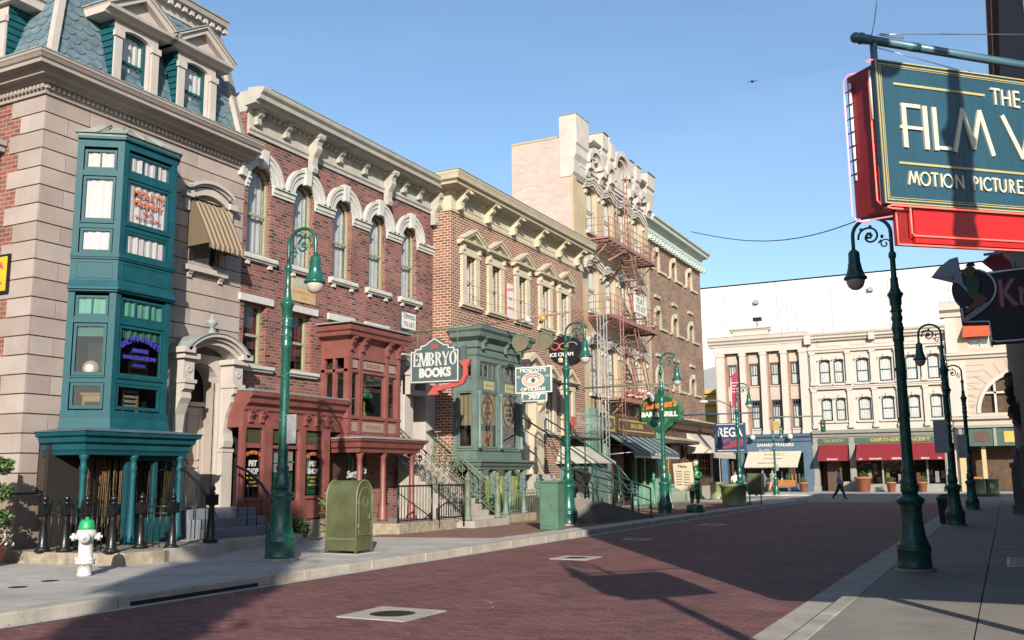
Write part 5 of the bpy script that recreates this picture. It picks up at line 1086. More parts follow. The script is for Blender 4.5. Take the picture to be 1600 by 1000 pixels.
for a in (36.22, 36.56): m = MB(F3).use('black_iron'); m.tube([(a, .28, 3.12), (a, .28, 3.55)], .015, 4); m.build('leg', t)
m = MB(F3).use('rope_brown')
for k in range(17): a = radians(20+k*8.5); m.tube([(37.4+.25*cos(a), .5, 7.55+.25*sin(a)), (37.4+1.35*cos(a), .5, 7.55+1.35*sin(a))], .009, 4)
m.tube([(37.4+1.0*cos(radians(20+k*8.5)), .5, 7.55+1.0*sin(radians(20+k*8.5))) for k in range(17)], .009, 4); m.tube([(37.4, 0, 7.55), (37.4, .5, 7.55)], .03, 5)
tag(m.build('spiked_iron_fan'), 'fan of thin rusty spikes between the red brick building and the fire escape', 'spike fan')
# ================================================================== fire escape
fe = thing('fire_escape', (X4, 40, 5), 'rust-red iron fire escape with three balconies and zigzag stairs on the tall stucco building', 'fire escape')
R = 'rust_red'
Xf = 1.15
def balcony(z, a0, a1, rail=1.0):
    m = MB(F4).use(R)
    for k in range(9): b = .08+k*(Xf-.1)/8; m.tube([(a0, b, z), (a1, b, z)], .028, 4, False)
    n = int((a1-a0)/.55)
    for k in range(n+1): a = a0+(a1-a0)*k/n; m.box(a-.03, a+.03, .02, Xf, z-.09, z-.03)
    m.box(a0, a1, Xf-.03, Xf+.03, z-.12, z+.06); m.box(a0-.03, a0+.03, 0, Xf, z-.12, z+.06); m.box(a1-.03, a1+.03, 0, Xf, z-.12, z+.06)
    m.build('platform', fe)
    m = MB(F4).use(R)
    for zz in (z+.33, z+.66, z+rail): m.tube([(a0, .02, zz), (a0, Xf, zz), (a1, Xf, zz), (a1, .02, zz)], .017, 5)
    n = int((a1-a0)/.45)
    for k in range(n+1): a = a0+(a1-a0)*k/n; m.tube([(a, Xf, z), (a, Xf, z+rail)], .016 if k % 3 else .025, 4)
    for b in (.4, .8): m.tube([(a0, b, z), (a0, b, z+rail)], .014, 4); m.tube([(a1, b, z), (a1, b, z+rail)], .014, 4)
    m.build('railing', fe)
    for a in (a0+.25, (a0+a1)/2, a1-.25): m = MB(F4).use(R); m.tube([(a, .02, z-1.1), (a, Xf-.05, z-.06)], .035, 5); m.build('strut', fe)
def stair(z0, z1, aa, ab, b0, b1):
    m = MB(F4).use(R); n = 12
    for b in (b0, b1):
        m.prism([(aa, z0-.08), (aa, z0+.08), (ab, z1+.08), (ab, z1-.08)], b-.02, b+.02); m.tube([(aa, b, z0+.9), (ab, b, z1+.9)], .02, 5)
        for k in range(4): f_ = k/3; a = aa+(ab-aa)*f_; z = z0+(z1-z0)*f_; m.tube([(a, b, z), (a, b, z+.9)], .014, 4)
    for k in range(n): f_ = (k+.5)/n; a = aa+(ab-aa)*f_; z = z0+(z1-z0)*f_; m.box(a-.10, a+.10, b0, b1, z-.015, z+.015)
    m.build('stair', fe)
balcony(12.35, 40.0, 46.6); balcony(8.75, 40.0, 46.6); balcony(5.05, 41.4, 48.0, .9)
stair(8.8, 12.3, 45.0, 42.8, .55, 1.1); stair(5.1, 8.7, 45.3, 43.2, .5, 1.05)
for z0, z1, a in ((12.4, 15.9, 42.2), (2.9, 8.9, 41.2)):
    m = MB(F4).use(R)
    for s_ in (-.2, .2): m.tube([(a+s_, Xf+.04, z0), (a+s_, Xf+.04, z1)], .028, 5)
    k = z0+.2
    while k < z1: m.tube([(a-.2, Xf+.04, k), (a+.2, Xf+.04, k)], .016, 4); k += .3
    m.build('ladder', fe)
m = MB(F4).use(R); m.tube([(40.2, 1.0, 11.3), (42.6, Xf, 12.35)], .05, 5); m.build('strut', fe)
# straw coloured flat to let board on the middle balcony
t = thing('flat_to_let_board', (X4+Xf+.05, 44.0, 9.4), 'white FLAT TO LET board tied to the middle fire escape balcony', 'sign')
m = MB(F4).use('steel'); m.box(42.85, 44.75, Xf+.04, Xf+.06, 9.26, 10.22); m.use('sign_white').box(42.9, 44.7, Xf+.06, Xf+.08, 9.31, 10.17); m.use('sign_grey'); m.text("FLAT", 43.8, Xf+.08, 9.92, .42, .01, sx=1.15); m.text("TO LET", 43.8, Xf+.08, 9.55, .36, .01, sx=1.15); m.build('board', t)
# red boxes on lower balcony
for i, (a, l) in enumerate(((43.3, 'left red planter tub on the lowest fire escape balcony'), (44.4, 'middle red planter tub on the lowest fire escape balcony'), (47.0, 'right red planter tub on the lowest fire escape balcony'))):
    t = thing('planter_tub', (X4+.8, a, 5.1), l, 'tub', 'red tubs on the fire escape'); m = MB(F4).use('arrow_red'); m.lathe(a, .75, [(.2, 5.1), (.27, 5.5), (.29, 5.55)], 10); m.build('tub', t); m = MB(F4).use('sign_white'); m.lathe(a, .75, [(.283, 5.3), (.288, 5.36)], 10); m.build('band', t)
# galvanised conduit tower beside the fire escape
m = MB(F4).use('galv')
for a, b in ((38.9, .9), (39.25, .9), (38.9, 1.2), (39.25, 1.2)): m.tube([(a, b, .4), (a, b, 8.6)], .03, 5)
k = .6
while k < 8.5:
    m.tube([(38.9, 1.2, k), (39.25, 1.2, k+.25)], .014, 4); m.tube([(39.25, 1.2, k+.25), (38.9, 1.2, k+.5)], .014, 4); m.tube([(38.9, .9, k), (38.9, 1.2, k)], .014, 4); k += .5
tag(m.build('lattice_mast'), 'grey galvanised lattice mast standing left of the fire escape', 'mast')

# ================================================================== BUILDING 5: brown brick corner block
F5 = FR((X1, 0, 0), (0, 1), (1, 0))
b5 = thing('brown_brick_building', (X1, 49, .12), 'brown brick corner block with pale green bracketed cornice and small blind arches', 'building')
W5 = [50.6, 53.75, 56.95]
hs = []
zr = [(12.95, 14.0), (9.65, 10.65), (6.35, 7.35)]
for z0, z1 in zr:
    for c in W5: hs.append((c-.42, c+.42, z0, z1, 'arch'))
m = MB(F5).use('brick_b5'); wall(m, 48.92, 59.6, 4.7, 14.8, hs, depth=.3)
m.quad((59.6, 0, .12), (59.6, -12, .12), (59.6, -12, 15.5), (59.6, 0, 15.5)); m.use('asphalt').quad((48.9, -.2, 15.3), (59.6, -.2, 15.3), (59.6, -12, 15.3), (48.9, -12, 15.3))
m.use('brick_b5')
for z0, z1 in zr:
    for c in W5: m.quad((c-.42, -.29, z0), (c+.42, -.29, z0), (c+.42, -.29, z1), (c-.42, -.29, z1))
m.build('wall', b5)
for z0, z1 in zr:
    for c in W5:
        m = MB(F5).use('b3_trim' if z0 > 12 else 'cream_trim'); m.arch(c, z1-.42, .42, .60, 0, .10, 0, pi, 12)
        for s_ in (-1, 1): m.box(c+s_*.51-.09, c+s_*.51+.09, 0, .09, z0+.05, z1-.42)
        m.box(c-.12, c+.12, 0, .2, z1-.05, z1+.22); m.box(c-.07, c+.07, -.29, -.1, z0+.3, z1-.1); m.box(c+.38, c+1.75, 0, .10, z0-.08, z0+.06); m.box(c-.9, c-.6, 0, .10, z0-.08, z0+.06); m.build('blind_arch', b5)
        if z0 > 7 or True: m = MB(F5).use('cream_trim'); m.box(c-.45, c+.45, 0, .12, z0-1.62, z0-1.46); m.build('stone_lug', b5)
m = MB().use('mint_cornice'); p5 = [(X1, 48.95), (X1, 59.6), (-28, 59.6)]
m.sweep([(-.2, 14.45), (.05, 14.45), (.08, 14.6), (.08, 15.15), (.16, 15.2), (.2, 15.3), (.45, 15.4), (.5, 15.55), (.6, 15.62), (.62, 15.72), (-.2, 15.8)], p5)
m.fr = F5; a = 49.1
while a < 59.6:
    m.box(a, a+.20, .05, .36, 14.42, 14.58); m.box(a+.04, a+.16, .05, .42, 14.58, 14.64); a += .52
a = 49.2
m.use('sign_green')
while a < 59.5: m.box(a, a+.12, .075, .084, 14.82, 14.98); a += .4
m.build('cornice', b5)
m = MB(F5).use('brown_shop'); m.prof([(-.1, 4.1), (.5, 4.1), (.55, 4.4), (.75, 4.5), (.8, 4.62), (-.1, 4.7)], 48.9, 59.7); m.use('cream_trim').prof([(-.1, 4.7), (.82, 4.62), (.82, 4.7), (-.1, 4.8)], 48.9, 59.72); m.build('shop_cornice', b5)
m = MB(F5).use('brown_shop'); m.box(48.9, 59.6, 0, .3, .9, 1.5); m.box(48.9, 59.6, 0, .3, 3.3, 4.1); m.use('step_stone').box(48.9, 59.6, 0, .36, .12, .9)
m.use('brown_shop')
for a0, a1 in ((48.9, 49.3), (51.2, 52.4), (53.6, 54.0), (56.0, 56.4), (59.0, 59.6)): m.box(a0, a1, .0, .34, .9, 4.1)
m.box(52.4, 53.6, .1, .2, .9, 3.3); m.build('shop_front', b5); s5 = b5.children[-1]
for a0, a1 in ((49.3, 51.2), (54.0, 56.0), (56.4, 59.0)):
    MB(F5).use('interior').box(a0, a1, .02, .06, 1.5, 3.3).build('dark_glass', s5)
    m = MB(F5).use('gold'); n = 4
    for k in range(n+1): a = a0+(a1-a0)*k/n; m.box(a-.025, a+.025, .15, .2, 1.5, 3.3)
    for z in (1.5, 1.95, 2.4, 2.85, 3.27): m.box(a0, a1, .155, .195, z-.02, z+.02)
    m.build('window_grille', s5)
m = MB(F5).use('brown_shop'); m.prof([(.3, 3.2), (1.3, 3.25), (1.3, 3.4), (.3, 3.6)], 48.95, 53.5); m.use('cream_trim').prof([(.3, 3.6), (1.32, 3.4), (1.32, 3.43), (.3, 3.66)], 48.95, 53.55); m.build('door_hood', s5)
m = MB(F5).use('awning_white'); y0, y1 = 54.2, 59.2
m.quad((y0, .35, 3.95), (y1, .35, 3.95), (y1, 1.9, 2.75), (y0, 1.9, 2.75)); m.add([(y0, .35, 3.95), (y0, 1.9, 2.75), (y0, .35, 2.75)], [(0, 1, 2)]); m.add([(y1, .35, 3.95), (y1, 1.9, 2.75), (y1, .35, 2.75)], [(0, 1, 2)])
m.quad((y0, 1.9, 2.75), (y1, 1.9, 2.75), (y1, 1.9, 2.5), (y0, 1.9, 2.5)); m.build('awning', s5)

# ================================================================== STREET LAMPS (built once, copied)
def make_lamp():
    t = thing('street_lamp', (0, 0, 0), '', 'street lamp', 'green shepherd-crook street lamps')
    m = MB().use('kerbstone'); m.lathe(0, 0, [(.33, 0), (.33, .045)], 24, False); m.build('footing', t)
    m = MB().use('lamp_green')
    m.lathe(0, 0, [(.275, .04), (.285, .06), (.275, .09), (.268, .30), (.28, .33), (.285, .36), (.27, .385), (.28, .41), (.262, .44), (.235, .48), (.205, .60), (.18, .80), (.172, 1.02), (.185, 1.06), (.178, 1.09), (.225, 1.15), (.235, 1.19), (.20, 1.225), (.155, 1.25), (.13, 1.29)], 24)
    m.build('base', t)
    m = MB().use('lamp_green')
    m.lathe(0, 0, [(.13, 1.29), (.15, 1.34), (.15, 1.40), (.125, 1.52), (.10, 1.62), (.12, 1.66), (.12, 1.69), (.098, 1.72), (.094, 1.9), (.086, 3.0), (.080, 3.92), (.096, 3.95), (.096, 4.0), (.082, 4.03), (.092, 4.10), (.094, 4.24), (.080, 4.28), (.098, 4.33), (.098, 4.37), (.084, 4.40), (.086, 4.56), (.10, 4.60), (.104, 4.70), (.135, 4.765), (.140, 4.79), (.105, 4.82), (.075, 4.90), (.066, 5.02), (.070, 5.06), (.050, 5.10), (.046, 5.42), (.066, 5.46), (.066, 5.52), (.045, 5.56)], 18)
    for k in range(10):     # cast leaf ornament
        a = 2*pi*k/10
        for z, r in ((4.17, .092), (4.48, .086), (1.45, .138), (3.4, .083), (2.6, .088)):
            m.ball((r*cos(a+z), r*sin(a+z), z+(.05*sin(k*1.7) if z < 4 else 0)), .017, 6, 4, (1, 1, 2.0))
    m.build('post', t)
    m = MB().use('lamp_green'); R = .325
    pts = [(0, 0, 5.5), (0, 0, 5.72)]+[(R-R*cos(pi*k/14), 0, 5.92+.30*sin(pi*k/14)) for k in range(15)]+[(2*R, 0, 5.72), (2*R, 0, 5.66)]
    m.tube(pts, .034, 10)
    m.build('crook', t)
    m = MB().use('lamp_green')   # scroll inside
    sp = [(.36+(.215-.03*q/5)*0+cos(-.2+q*.42)*(.20-.0085*q), 0, 5.88+sin(-.2+q*.42)*(.20-.0085*q)) for q in range(22)]
    m.tube(sp, [.02]*16+[.017]*6, 7)
    sp2 = [(.11+cos(2.6-q*.5)*(.09-.005*q), 0, 5.72+sin(2.6-q*.5)*(.09-.005*q)) for q in range(15)]
    m.tube(sp2, .014, 6); m.tube([(.17, 0, 5.80), (.2, 0, 5.76), (.22, 0, 5.74)], .016, 6)
    for k in range(6): a = k*pi/3; m.ball((.37+.045*cos(a), 0, 5.90+.045*sin(a)), .026, 6, 4)
    for x, z in ((.34, 6.06), (.15, 5.86), (.5, 6.02)): m.ball((x, 0, z), .03, 6, 4, (1, .6, 1.3))
    m.build('scroll', t)
    m = MB().use('lamp_green'); x = 2*R
    m.lathe(x, 0, [(.03, 5.68), (.05, 5.66), (.085, 5.63), (.10, 5.60), (.105, 5.42), (.118, 5.40), (.115, 5.37), (.13, 5.30), (.165, 5.20), (.19, 5.165), (.205, 5.155), (.205, 5.12), (.175, 5.11)], 18); m.build('lantern', t); lt = t.children[-1]
    m = MB().use('lamp_glass'); m.lathe(x, 0, [(.165, 5.12), (.16, 5.06), (.13, 4.98), (.07, 4.93), (.01, 4.915)], 16); m.build('globe', lt)
    return t
LG = 'green shepherd-crook street lamps'
lamp0 = make_lamp()
# copies: rotation 0 puts the crook towards +x (over the road from the left pavement)
spots = [(-12.02, 14.12, .14, 0.0, 1.0, 'nearest left lamp, sunlit green, in front of the pet shop'),
         (-11.85, 26.9, .14, 0, .985, 'second left lamp, behind the square green cabinet'),
         (-11.45, 34.9, .14, 0, .97, 'left lamp standing in front of the shamrock-shaped bar sign'),
         (-11.35, 46.0, .14, 0, .925, 'left lamp rising from behind the olive bin near the blue cafe sign'),
         (-1.40, 16.55, .12, pi, .918, 'nearest right lamp, dark green, rising through the middle of the right side'),
         (-1.40, 30.1, .12, pi, .925, 'second right lamp, in shade beside the dark litter bin'),
         (-1.33, 42.5, .12, pi, .925, 'third right lamp, farthest along the right kerb'),
         (1.59, 3.74, .12, pi, 1.0, 'lamp beside the camera whose shadow falls on the theatre sign')]
lamps = []
for i, (x, y, z, rz, sc, lab) in enumerate(spots):
    if i == 0: o = lamp0;  o.location = (x, y, z); o['label'] = lab; o.rotation_euler = (0, 0, rz); o.scale = (sc,)*3
    else: o = dup(lamp0, (x, y, z), lab, rz, sc)
    lamps.append(o)

for k, (a0, a1, z0, z1, b) in ((0, (.085, .30, 2.12, 2.66, .0)), (5, (.02, .42, 2.2, 3.2, .09)), (6, (.02, .40, 2.2, 3.2, .09))):
    m = MB().use('galv'); m.box(a0, a1, -.02-b, .0-b, z0, z1); m.use('steel'); m.box(a0-.05, a0+.02, -.03-b, .01, z1-.12, z1-.08); m.box(a0-.05, a0+.02, -.03-b, .01, z0+.08, z0+.12)
    if k: m.v = [Vector((v.x, -v.y, v.z)) for v in m.v]
    ob = m.build('notice_panel'); ob.parent = lamps[k]
# ================================================================== left pavement things
t = thing('fire_hydrant', (-13.05, 10.72, .14), 'white fire hydrant with a bright green cap on the left pavement', 'hydrant')
hx, hy, hz = -13.05, 10.72, .14
m = MB().use('white_paint'); m.lathe(hx, hy, [(.115, hz), (.115, hz+.03), (.105, hz+.05), (.105, hz+.18), (.15, hz+.19), (.15, hz+.22), (.135, hz+.225), (.15, hz+.235), (.15, hz+.26), (.11, hz+.28), (.11, hz+.58), (.14, hz+.60), (.155, hz+.64), (.14, hz+.70), (.115, hz+.72)], 20)
for k in range(8): a = k*pi/4; m.lathe(hx+.135*cos(a), hy+.135*sin(a), [(.013, hz+.17), (.013, hz+.29)], 6)
m.build('barrel', t)
m = MB().use('hyd_green'); m.lathe(hx, hy, [(.125, hz+.715), (.13, hz+.74), (.12, hz+.78), (.105, hz+.84), (.085, hz+.865), (.03, hz+.87), (.03, hz+.905), (.005, hz+.91)], 18); m.build('bonnet', t)
for dx, dy, r in ((.66, -.75, .075), (.75, .66, .055), (-.75, -.66, .055)):
    m = MB().use('white_paint'); c = Vector((hx, hy, hz+.60)); d = Vector((dx, dy, 0)); m.tube([c+d*.08, c+d*.17], r*.75, 12, raw=True); m.tube([c+d*.165, c+d*.21], r*1.15, 12, raw=True); m.tube([c+d*.21, c+d*.24], r*.4, 6, raw=True); m.build('outlet', t)
# storage mailbox
t = thing('relay_mailbox', (-11.72, 15.85, .14), 'olive green round-topped relay mailbox standing near the kerb', 'mailbox')
mx0, mx1, my0, my1, mz = -12.15, -11.42, 15.62, 16.16, .15
FM = FR((0, 15.52, 0), (1, 0), (0, -1))
# rounded top profile across y, door face towards the road (+x)
prof = [(my0, mz+.06)]+[((my0+my1)/2-(my1-my0)/2*cos(pi*k/14), mz+1.08+.34*sin(pi*k/14)) for k in range(15)]+[(my1, mz+.06)]
m = MB().use('olive_box'); n = len(prof)
pts = [(mx0, y, z) for y, z in prof]+[(mx1, y, z) for y, z in prof]
m.add(pts, [(i, i+1, n+i+1, n+i) for i in range(n-1)], True); m.add(pts, [list(range(n)), list(range(n, 2*n)), (n-1, 0, n, 2*n-1)], False)
for x in (mx0, mx1): 
    for y in (my0, my1): m.box(x-.02, x+.02, y-.02, y+.02, mz, mz+.1)
m.box(mx0-.004, mx1+.004, my0-.006, my1+.006, mz+.06, mz+.28); m.build('box', t)
m = MB().use('olive_edge')
for x in (mx0, mx1): m.tube([(x, y, z) for y, z in prof], .016, 6)
m.build('edge_beading', t)
m = MB(FR((0, my0, 0), (1, 0), (0, -1))).use('olive_edge'); m.use('olive_edge'); m.box(mx0+.02, mx1-.02, .0, .008, mz+.275, mz+.295); m.build('seam', t)
for zh in (.5, .95):
    MB(FR((mx1, 0, 0), (0, 1), (1, 0))).use('olive_edge').box((my0+my1)/2-.225, (my0+my1)/2-.185, .0, .032, mz+zh, mz+zh+.08).build('hinge', t)
yc = (my0+my1)/2; m = MB(FR((mx1, 0, 0), (0, 1), (1, 0))).use('olive_box'); P = [(yc-.20, mz+.36)]+[(yc-.20*cos(pi*k/12), mz+1.05+.23*sin(pi*k/12)) for k in range(13)]+[(yc+.20, mz+.36)]
m.prism(P, 0, .018); m.use('olive_edge'); m.stroke(P+[P[0]], .014, .012, .024); m.use('olive_edge'); m.stroke([(yc+.09*cos(2*pi*k/16), mz+1.0+.10*sin(2*pi*k/16)) for k in range(17)], .012, .016, .026); m.build('door', t); dd_ = t.children[-1]
MB(FR((mx1, 0, 0), (0, 1), (1, 0))).use('steel').box(yc+.13, yc+.17, .016, .05, mz+.66, mz+.76).build('handle', dd_)
tag(MB().use('concrete').box(mx0-.05, mx1+.08, my0-.06, my1+.05, .138, .152).build('mailbox_pad'), kind='structure')
# green electrical cabinet next to second lamp
t = thing('utility_cabinet', (-11.4, 24.75, .15), 'square pale green utility cabinet in front of the second left lamp', 'cabinet')
m = MB().use('util_green'); m.box(-11.62, -11.08, 24.4, 24.9, .15, 1.42); m.build('body', t, bevel=.01)
m = MB().use('util_green'); m.slab([(-11.65, 24.36), (-11.05, 24.36), (-11.05, 24.93), (-11.65, 24.93)], 1.42, 1.48); m.build('lid', t, bevel=.01)
m = MB().use('util_green'); m.box(-11.57, -11.13, 24.385, 24.40, .25, 1.36); m.build('door', t); MB().use('steel').box(-11.26, -11.22, 24.37, 24.386, .78, .86).build('handle', t.children[-1])
# plants near pet shop
def leafball(name, c, r, n, mats, label, cat, sc=(1, 1, 1), ls=.06, grp=None, seed=1, long=False, parent=None):
    rng = random.Random(seed); m = MB()
    for i in range(n):
        u = rng.random()**.4; th = rng.random()*2*pi; ph = math.acos(rng.uniform(-1, 1)); d = Vector((sin(ph)*cos(th)*sc[0], sin(ph)*sin(th)*sc[1], cos(ph)*sc[2]))
        p = Vector(c)+d*r*u*(1+.15*sin(th*3+ph*5)); m.use(mats[int(rng.random()*len(mats))])
        if long: a = (d+Vector((0, 0, .7))).normalized(); p = Vector(c)+d*r*.1; q = p+a*r*rng.uniform(.7, 1.15); s_ = a.orthogonal().normalized()*ls; q2 = q+d*r*.25-Vector((0, 0, .1*r)); m.add([p-s_*.4, (p+q)/2-s_, q-s_*.5, q2, q+s_*.5, (p+q)/2+s_], [(0, 1, 2, 3, 4, 5)], False, raw=True); continue
        a = Vector((rng.uniform(-1, 1), rng.uniform(-1, 1), rng.uniform(-.6, 1))).normalized(); b = a.orthogonal().normalized(); k = ls*rng.uniform(.6, 1.3)
        m.add([p-a*k, p+b*k*.5, p+a*k, p-b*k*.5], [(0, 1, 2, 3)], False, raw=True)
    if parent is not None: return m.build(name, parent)
    return tag(m.build(name), label, cat, grp)
def potted(loc, r, h, label, pot='terracotta', fr_=.28, seed=1, long=False, n=260, flower=False, grp=None, name='potted_plant'):
    t = thing(name, loc, label, 'potted plant', grp); x, y, z = loc
    MB().use(pot).lathe(x, y, [(r*.72, z), (r*.95, z+h*.85), (r*1.08, z+h*.86), (r*1.08, z+h), (r*.9, z+h), (r*.85, z+h*.9)], 16).build('pot', t)
    leafball('foliage', (x, y, z+h+fr_*.55), fr_, n, ['leaf_dark', 'leaf_light']+(['flower'] if flower else []), None, None, (1, 1, .8), .05 if not long else .02, seed=seed, long=long, parent=t); return t
potted((-15.1, 19.75, .14), .24, .42, 'square-ish terracotta pot with a spiky palm by the red shop front', seed=3, long=True, n=70, fr_=.45)
leafball('round_shrub', (-14.6, 19.55, .42), .30, 1500, ['leaf_light', 'leaf_dark', 'leaf_light'], 'round clipped shrub half hidden behind the relay mailbox', 'shrub', (1, 1, 1.05), .035, seed=5)
leafball('low_hedge', (-15.35, 18.45, .42), .30, 1400, ['leaf_dark', 'leaf_dark', 'leaf_light'], 'dark low hedge between the doorsteps and the pet shop plinth', 'hedge', (1.0, 2.0, .95), .04, seed=6)
# flower bed and topiary at the left edge
t = thing('topiary_tree', (-16.03, 11.12, .12), 'tiered dark green topiary in a flowered pot at the left edge', 'topiary')
MB().use('bark').tube([(-16.03, 11.12, .3), (-16.03, 11.12, 2.2)], .035, 6).build('trunk', t)
for k, (z, r) in enumerate(((.95, .38), (1.42, .36), (1.88, .33))): leafball('foliage', (-16.03, 11.12, z), r, 900, ['leaf_light', 'leaf_dark', 'leaf_light'], None, None, (1, 1, .5), .045, seed=20+k, parent=t)
MB().use('terracotta').lathe(-16.03, 11.12, [(.2, .12), (.3, .45), (.33, .46), (.33, .52), (.28, .5)], 14).build('pot', t)
leafball('flowers', (-16.03, 11.12, .58), .42, 420, ['flower', 'white_paint', 'leaf_light'], None, None, (1, 1, .42), .04, seed=33, parent=t)
# ramp with handrails by the bar
m = MB().use('dark_stone'); m.add([(-12.1, 27.6, .14), (-11.5, 27.9, .14), (-11.0, 32.2, .14), (-11.9, 33.2, .14), (-12.1, 27.6, .92), (-11.5, 27.9, .90), (-11.0, 32.2, .20), (-11.9, 33.2, .18)], [(0, 1, 2, 3), (4, 5, 6, 7), (0, 1, 5, 4), (1, 2, 6, 5), (2, 3, 7, 6), (3, 0, 4, 7)])  # darker stone puts the shade over the ramp into its colour
m.add([(-16.4, 31.4, .14), (-12.1, 27.6, .14), (-11.9, 33.2, .14), (-14, 34, .14), (-16.4, 31.4, .95), (-12.1, 27.6, .90), (-11.9, 33.2, .17), (-14, 34, .2)], [(0, 1, 2, 3), (4, 5, 6, 7), (0, 1, 5, 4), (1, 2, 6, 5), (2, 3, 7, 6), (3, 0, 4, 7)])
tag(m.build('access_ramp'), 'stone access ramp coloured dark as if in shade, sloping down beside the second left lamp', 'ramp')
paint('rail_green', (.02, .07, .06), .4)
def rail(pts, lab, posts, h=.95, mat='rail_green', double=True):
    t = thing('handrail', pts[0], lab, 'handrail', 'dark green tube handrails of the ramp')
    m = MB().use(mat); m.tube([(x, y, z+h) for x, y, z in pts], .03, 7)
    if double: m.tube([(x, y, z+h*.55) for x, y, z in pts], .02, 6)
    m.build('rail', t)
    for i in posts: x, y, z = pts[i]; MB().use(mat).tube([(x, y, z-.05), (x, y, z+h)], .028, 6).build('post', t)
rail([(-11.45, 27.9, .9), (-11.3, 29.2, .7), (-11.15, 30.6, .45), (-11.0, 32.0, .2)], 'ramp handrail nearest the road', [0, 1, 2, 3])
rail([(-12.1, 27.7, .9), (-12.05, 29.8, .6), (-11.95, 31.6, .4), (-11.85, 33.1, .18)], 'ramp handrail on the building side', [0, 1, 2, 3])
rail([(-15.8, 31.5, 2.9), (-14.0, 31.2, 1.9), (-12.6, 31.0, 1.0), (-12.0, 31.0, .55)], 'sloping stair handrail, nearer, leading up to the stone door case', [0, 1, 2, 3], .9)
rail([(-15.8, 33.8, 2.9), (-14.0, 33.4, 1.9), (-12.6, 33.2, 1.0), (-12.1, 33.1, .45)], 'sloping stair handrail, farther, leading up to the stone door case', [0, 1, 2, 3], .9)
m = MB().use('step_stone')
for k in range(8): m.box(-16.0, -13.4-k*.26, 31.7+.001*k, 33.4-.001*k, .14 if k == 0 else .3+k*.17-.02, .47+k*.17)
tag(m.build('door_steps', bevel=.01), 'shaded stone steps rising to the tall stone door case', 'steps')
for (x, y, l) in ((-13.4, 30.9, 'black iron newel left of the shaded stone steps'), (-12.9, 33.9, 'black iron newel right of the shaded stone steps'), (-12.5, 29.9, 'black iron newel on the shaded ramp top')): newel((x, y, .6 if x > -13 else .14), l, 1.25, 'black_iron', 'black newels by the ramp')
# hut roof beside mast
t = thing('ticket_kiosk', (-14.9, 36.4, .14), 'low kiosk with a pale hipped roof between brick building and bar', 'kiosk')
m = MB().use('green_paint'); m.box(-16.0, -14.6, 35.4, 37.2, .14, 2.15); m.build('wall', t)
m = MB().use('grey_trim'); m.add([(-16.1, 35.15, 2.15), (-14.35, 35.15, 2.15), (-14.35, 37.45, 2.15), (-16.1, 37.45, 2.15), (-16.05, 35.6, 2.75), (-15.2, 35.9, 2.75), (-15.2, 36.9, 2.75), (-16.05, 37.2, 2.75)], [(0, 1, 5, 4), (1, 2, 6, 5), (2, 3, 7, 6), (4, 5, 6, 7), (0, 1, 2, 3)]); m.box(-16.1, -14.33, 35.13, 37.47, 2.07, 2.15); m.build('roof', t)
m = MB().use('interior'); m.box(-15.6, -14.8, 35.38, 35.4, .9, 1.9); m.build('window', t)
# green fence and A-board by the bar
fence('bar_fence', [(-14.6, 39.4), (-13.9, 39.5), (-13.9, 46.0)], .14, 1.0, 'mint green picket fence in front of the bar', 'mint_paint', sp=.14)
for (x, y, l) in ((-13.9, 40.9, 'left bright green gate post by the bar menu board'), (-13.85, 43.0, 'right bright green gate post by the bar menu board')):
    t = thing('gate_post', (x, y, .14), l, 'post', 'bright green gate posts by the bar'); MB().use('shamrock_light').lathe(x, y, [(.09, .14), (.09, .4), (.06, .45), (.06, 1.3), (.1, 1.35), (.1, 1.45), (.05, 1.5), (.08, 1.6), (.01, 1.7)], 10).build('shaft', t)
t = thing('menu_easel', (-13.7, 41.9, .14), 'white folding menu board on the pavement outside the bar', 'menu board')
m = MB().use('sign_white'); m.add([(-13.5, 41.5, .16), (-13.5, 42.3, .16), (-13.75, 42.25, 1.25), (-13.75, 41.55, 1.25), (-13.53, 41.5, .16), (-13.53, 42.3, .16), (-13.78, 42.25, 1.25), (-13.78, 41.55, 1.25)], [(0, 1, 2, 3), (4, 5, 6, 7), (0, 1, 5, 4), (1, 2, 6, 5), (2, 3, 7, 6), (3, 0, 4, 7)]); m.build('board', t)
for y in (41.55, 42.25): MB().use('brown_shop').tube([(-14.05, y, .14), (-13.78, y, 1.25)], .02, 5).build('leg', t)
# ---- statue holding a menu board
t = thing('waiter_statue', (-10.95, 37.1, .14), 'green painted waiter statue on a round base holding up a big parchment menu', 'statue')
sx, sy = -10.95, 37.1
MB().use('lamp_green').lathe(sx, sy, [(.36, .14), (.38, .2), (.34, .3), (.36, .36), (.3, .44), (.05, .46)], 18).build('base', t)
J = [((0, 0, .98), .17), ((-.10, 0, .92), .12), ((-.12, .02, .66), .10), ((-.11, 0, .42), .07), ((-.12, -.10, .36), .07), ((.10, 0, .92), .12), ((.13, .02, .66), .10), ((.12, 0, .42), .07), ((.13, -.10, .36), .07), ((0, 0, 1.2), .20), ((.03, 0, 1.42), .22), ((.05, -.02, 1.62), .15), ((.08, -.03, 1.74), .08), ((.10, -.05, 1.92), .14), ((.10, -.06, 2.06), .09), ((.26, -.05, 1.52), .09), ((.34, -.22, 1.36), .065), ((.16, -.34, 1.34), .055), ((-.14, -.05, 1.50), .09), ((-.26, -.2, 1.32), .065), ((-.2, -.36, 1.2), .055)]
E_ = [(0, 1), (1, 2), (2, 3), (3, 4), (0, 5), (5, 6), (6, 7), (7, 8), (0, 9), (9, 10), (10, 11), (11, 12), (12, 13), (13, 14), (10, 15), (15, 16), (16, 17), (10, 18), (18, 19), (19, 20)]
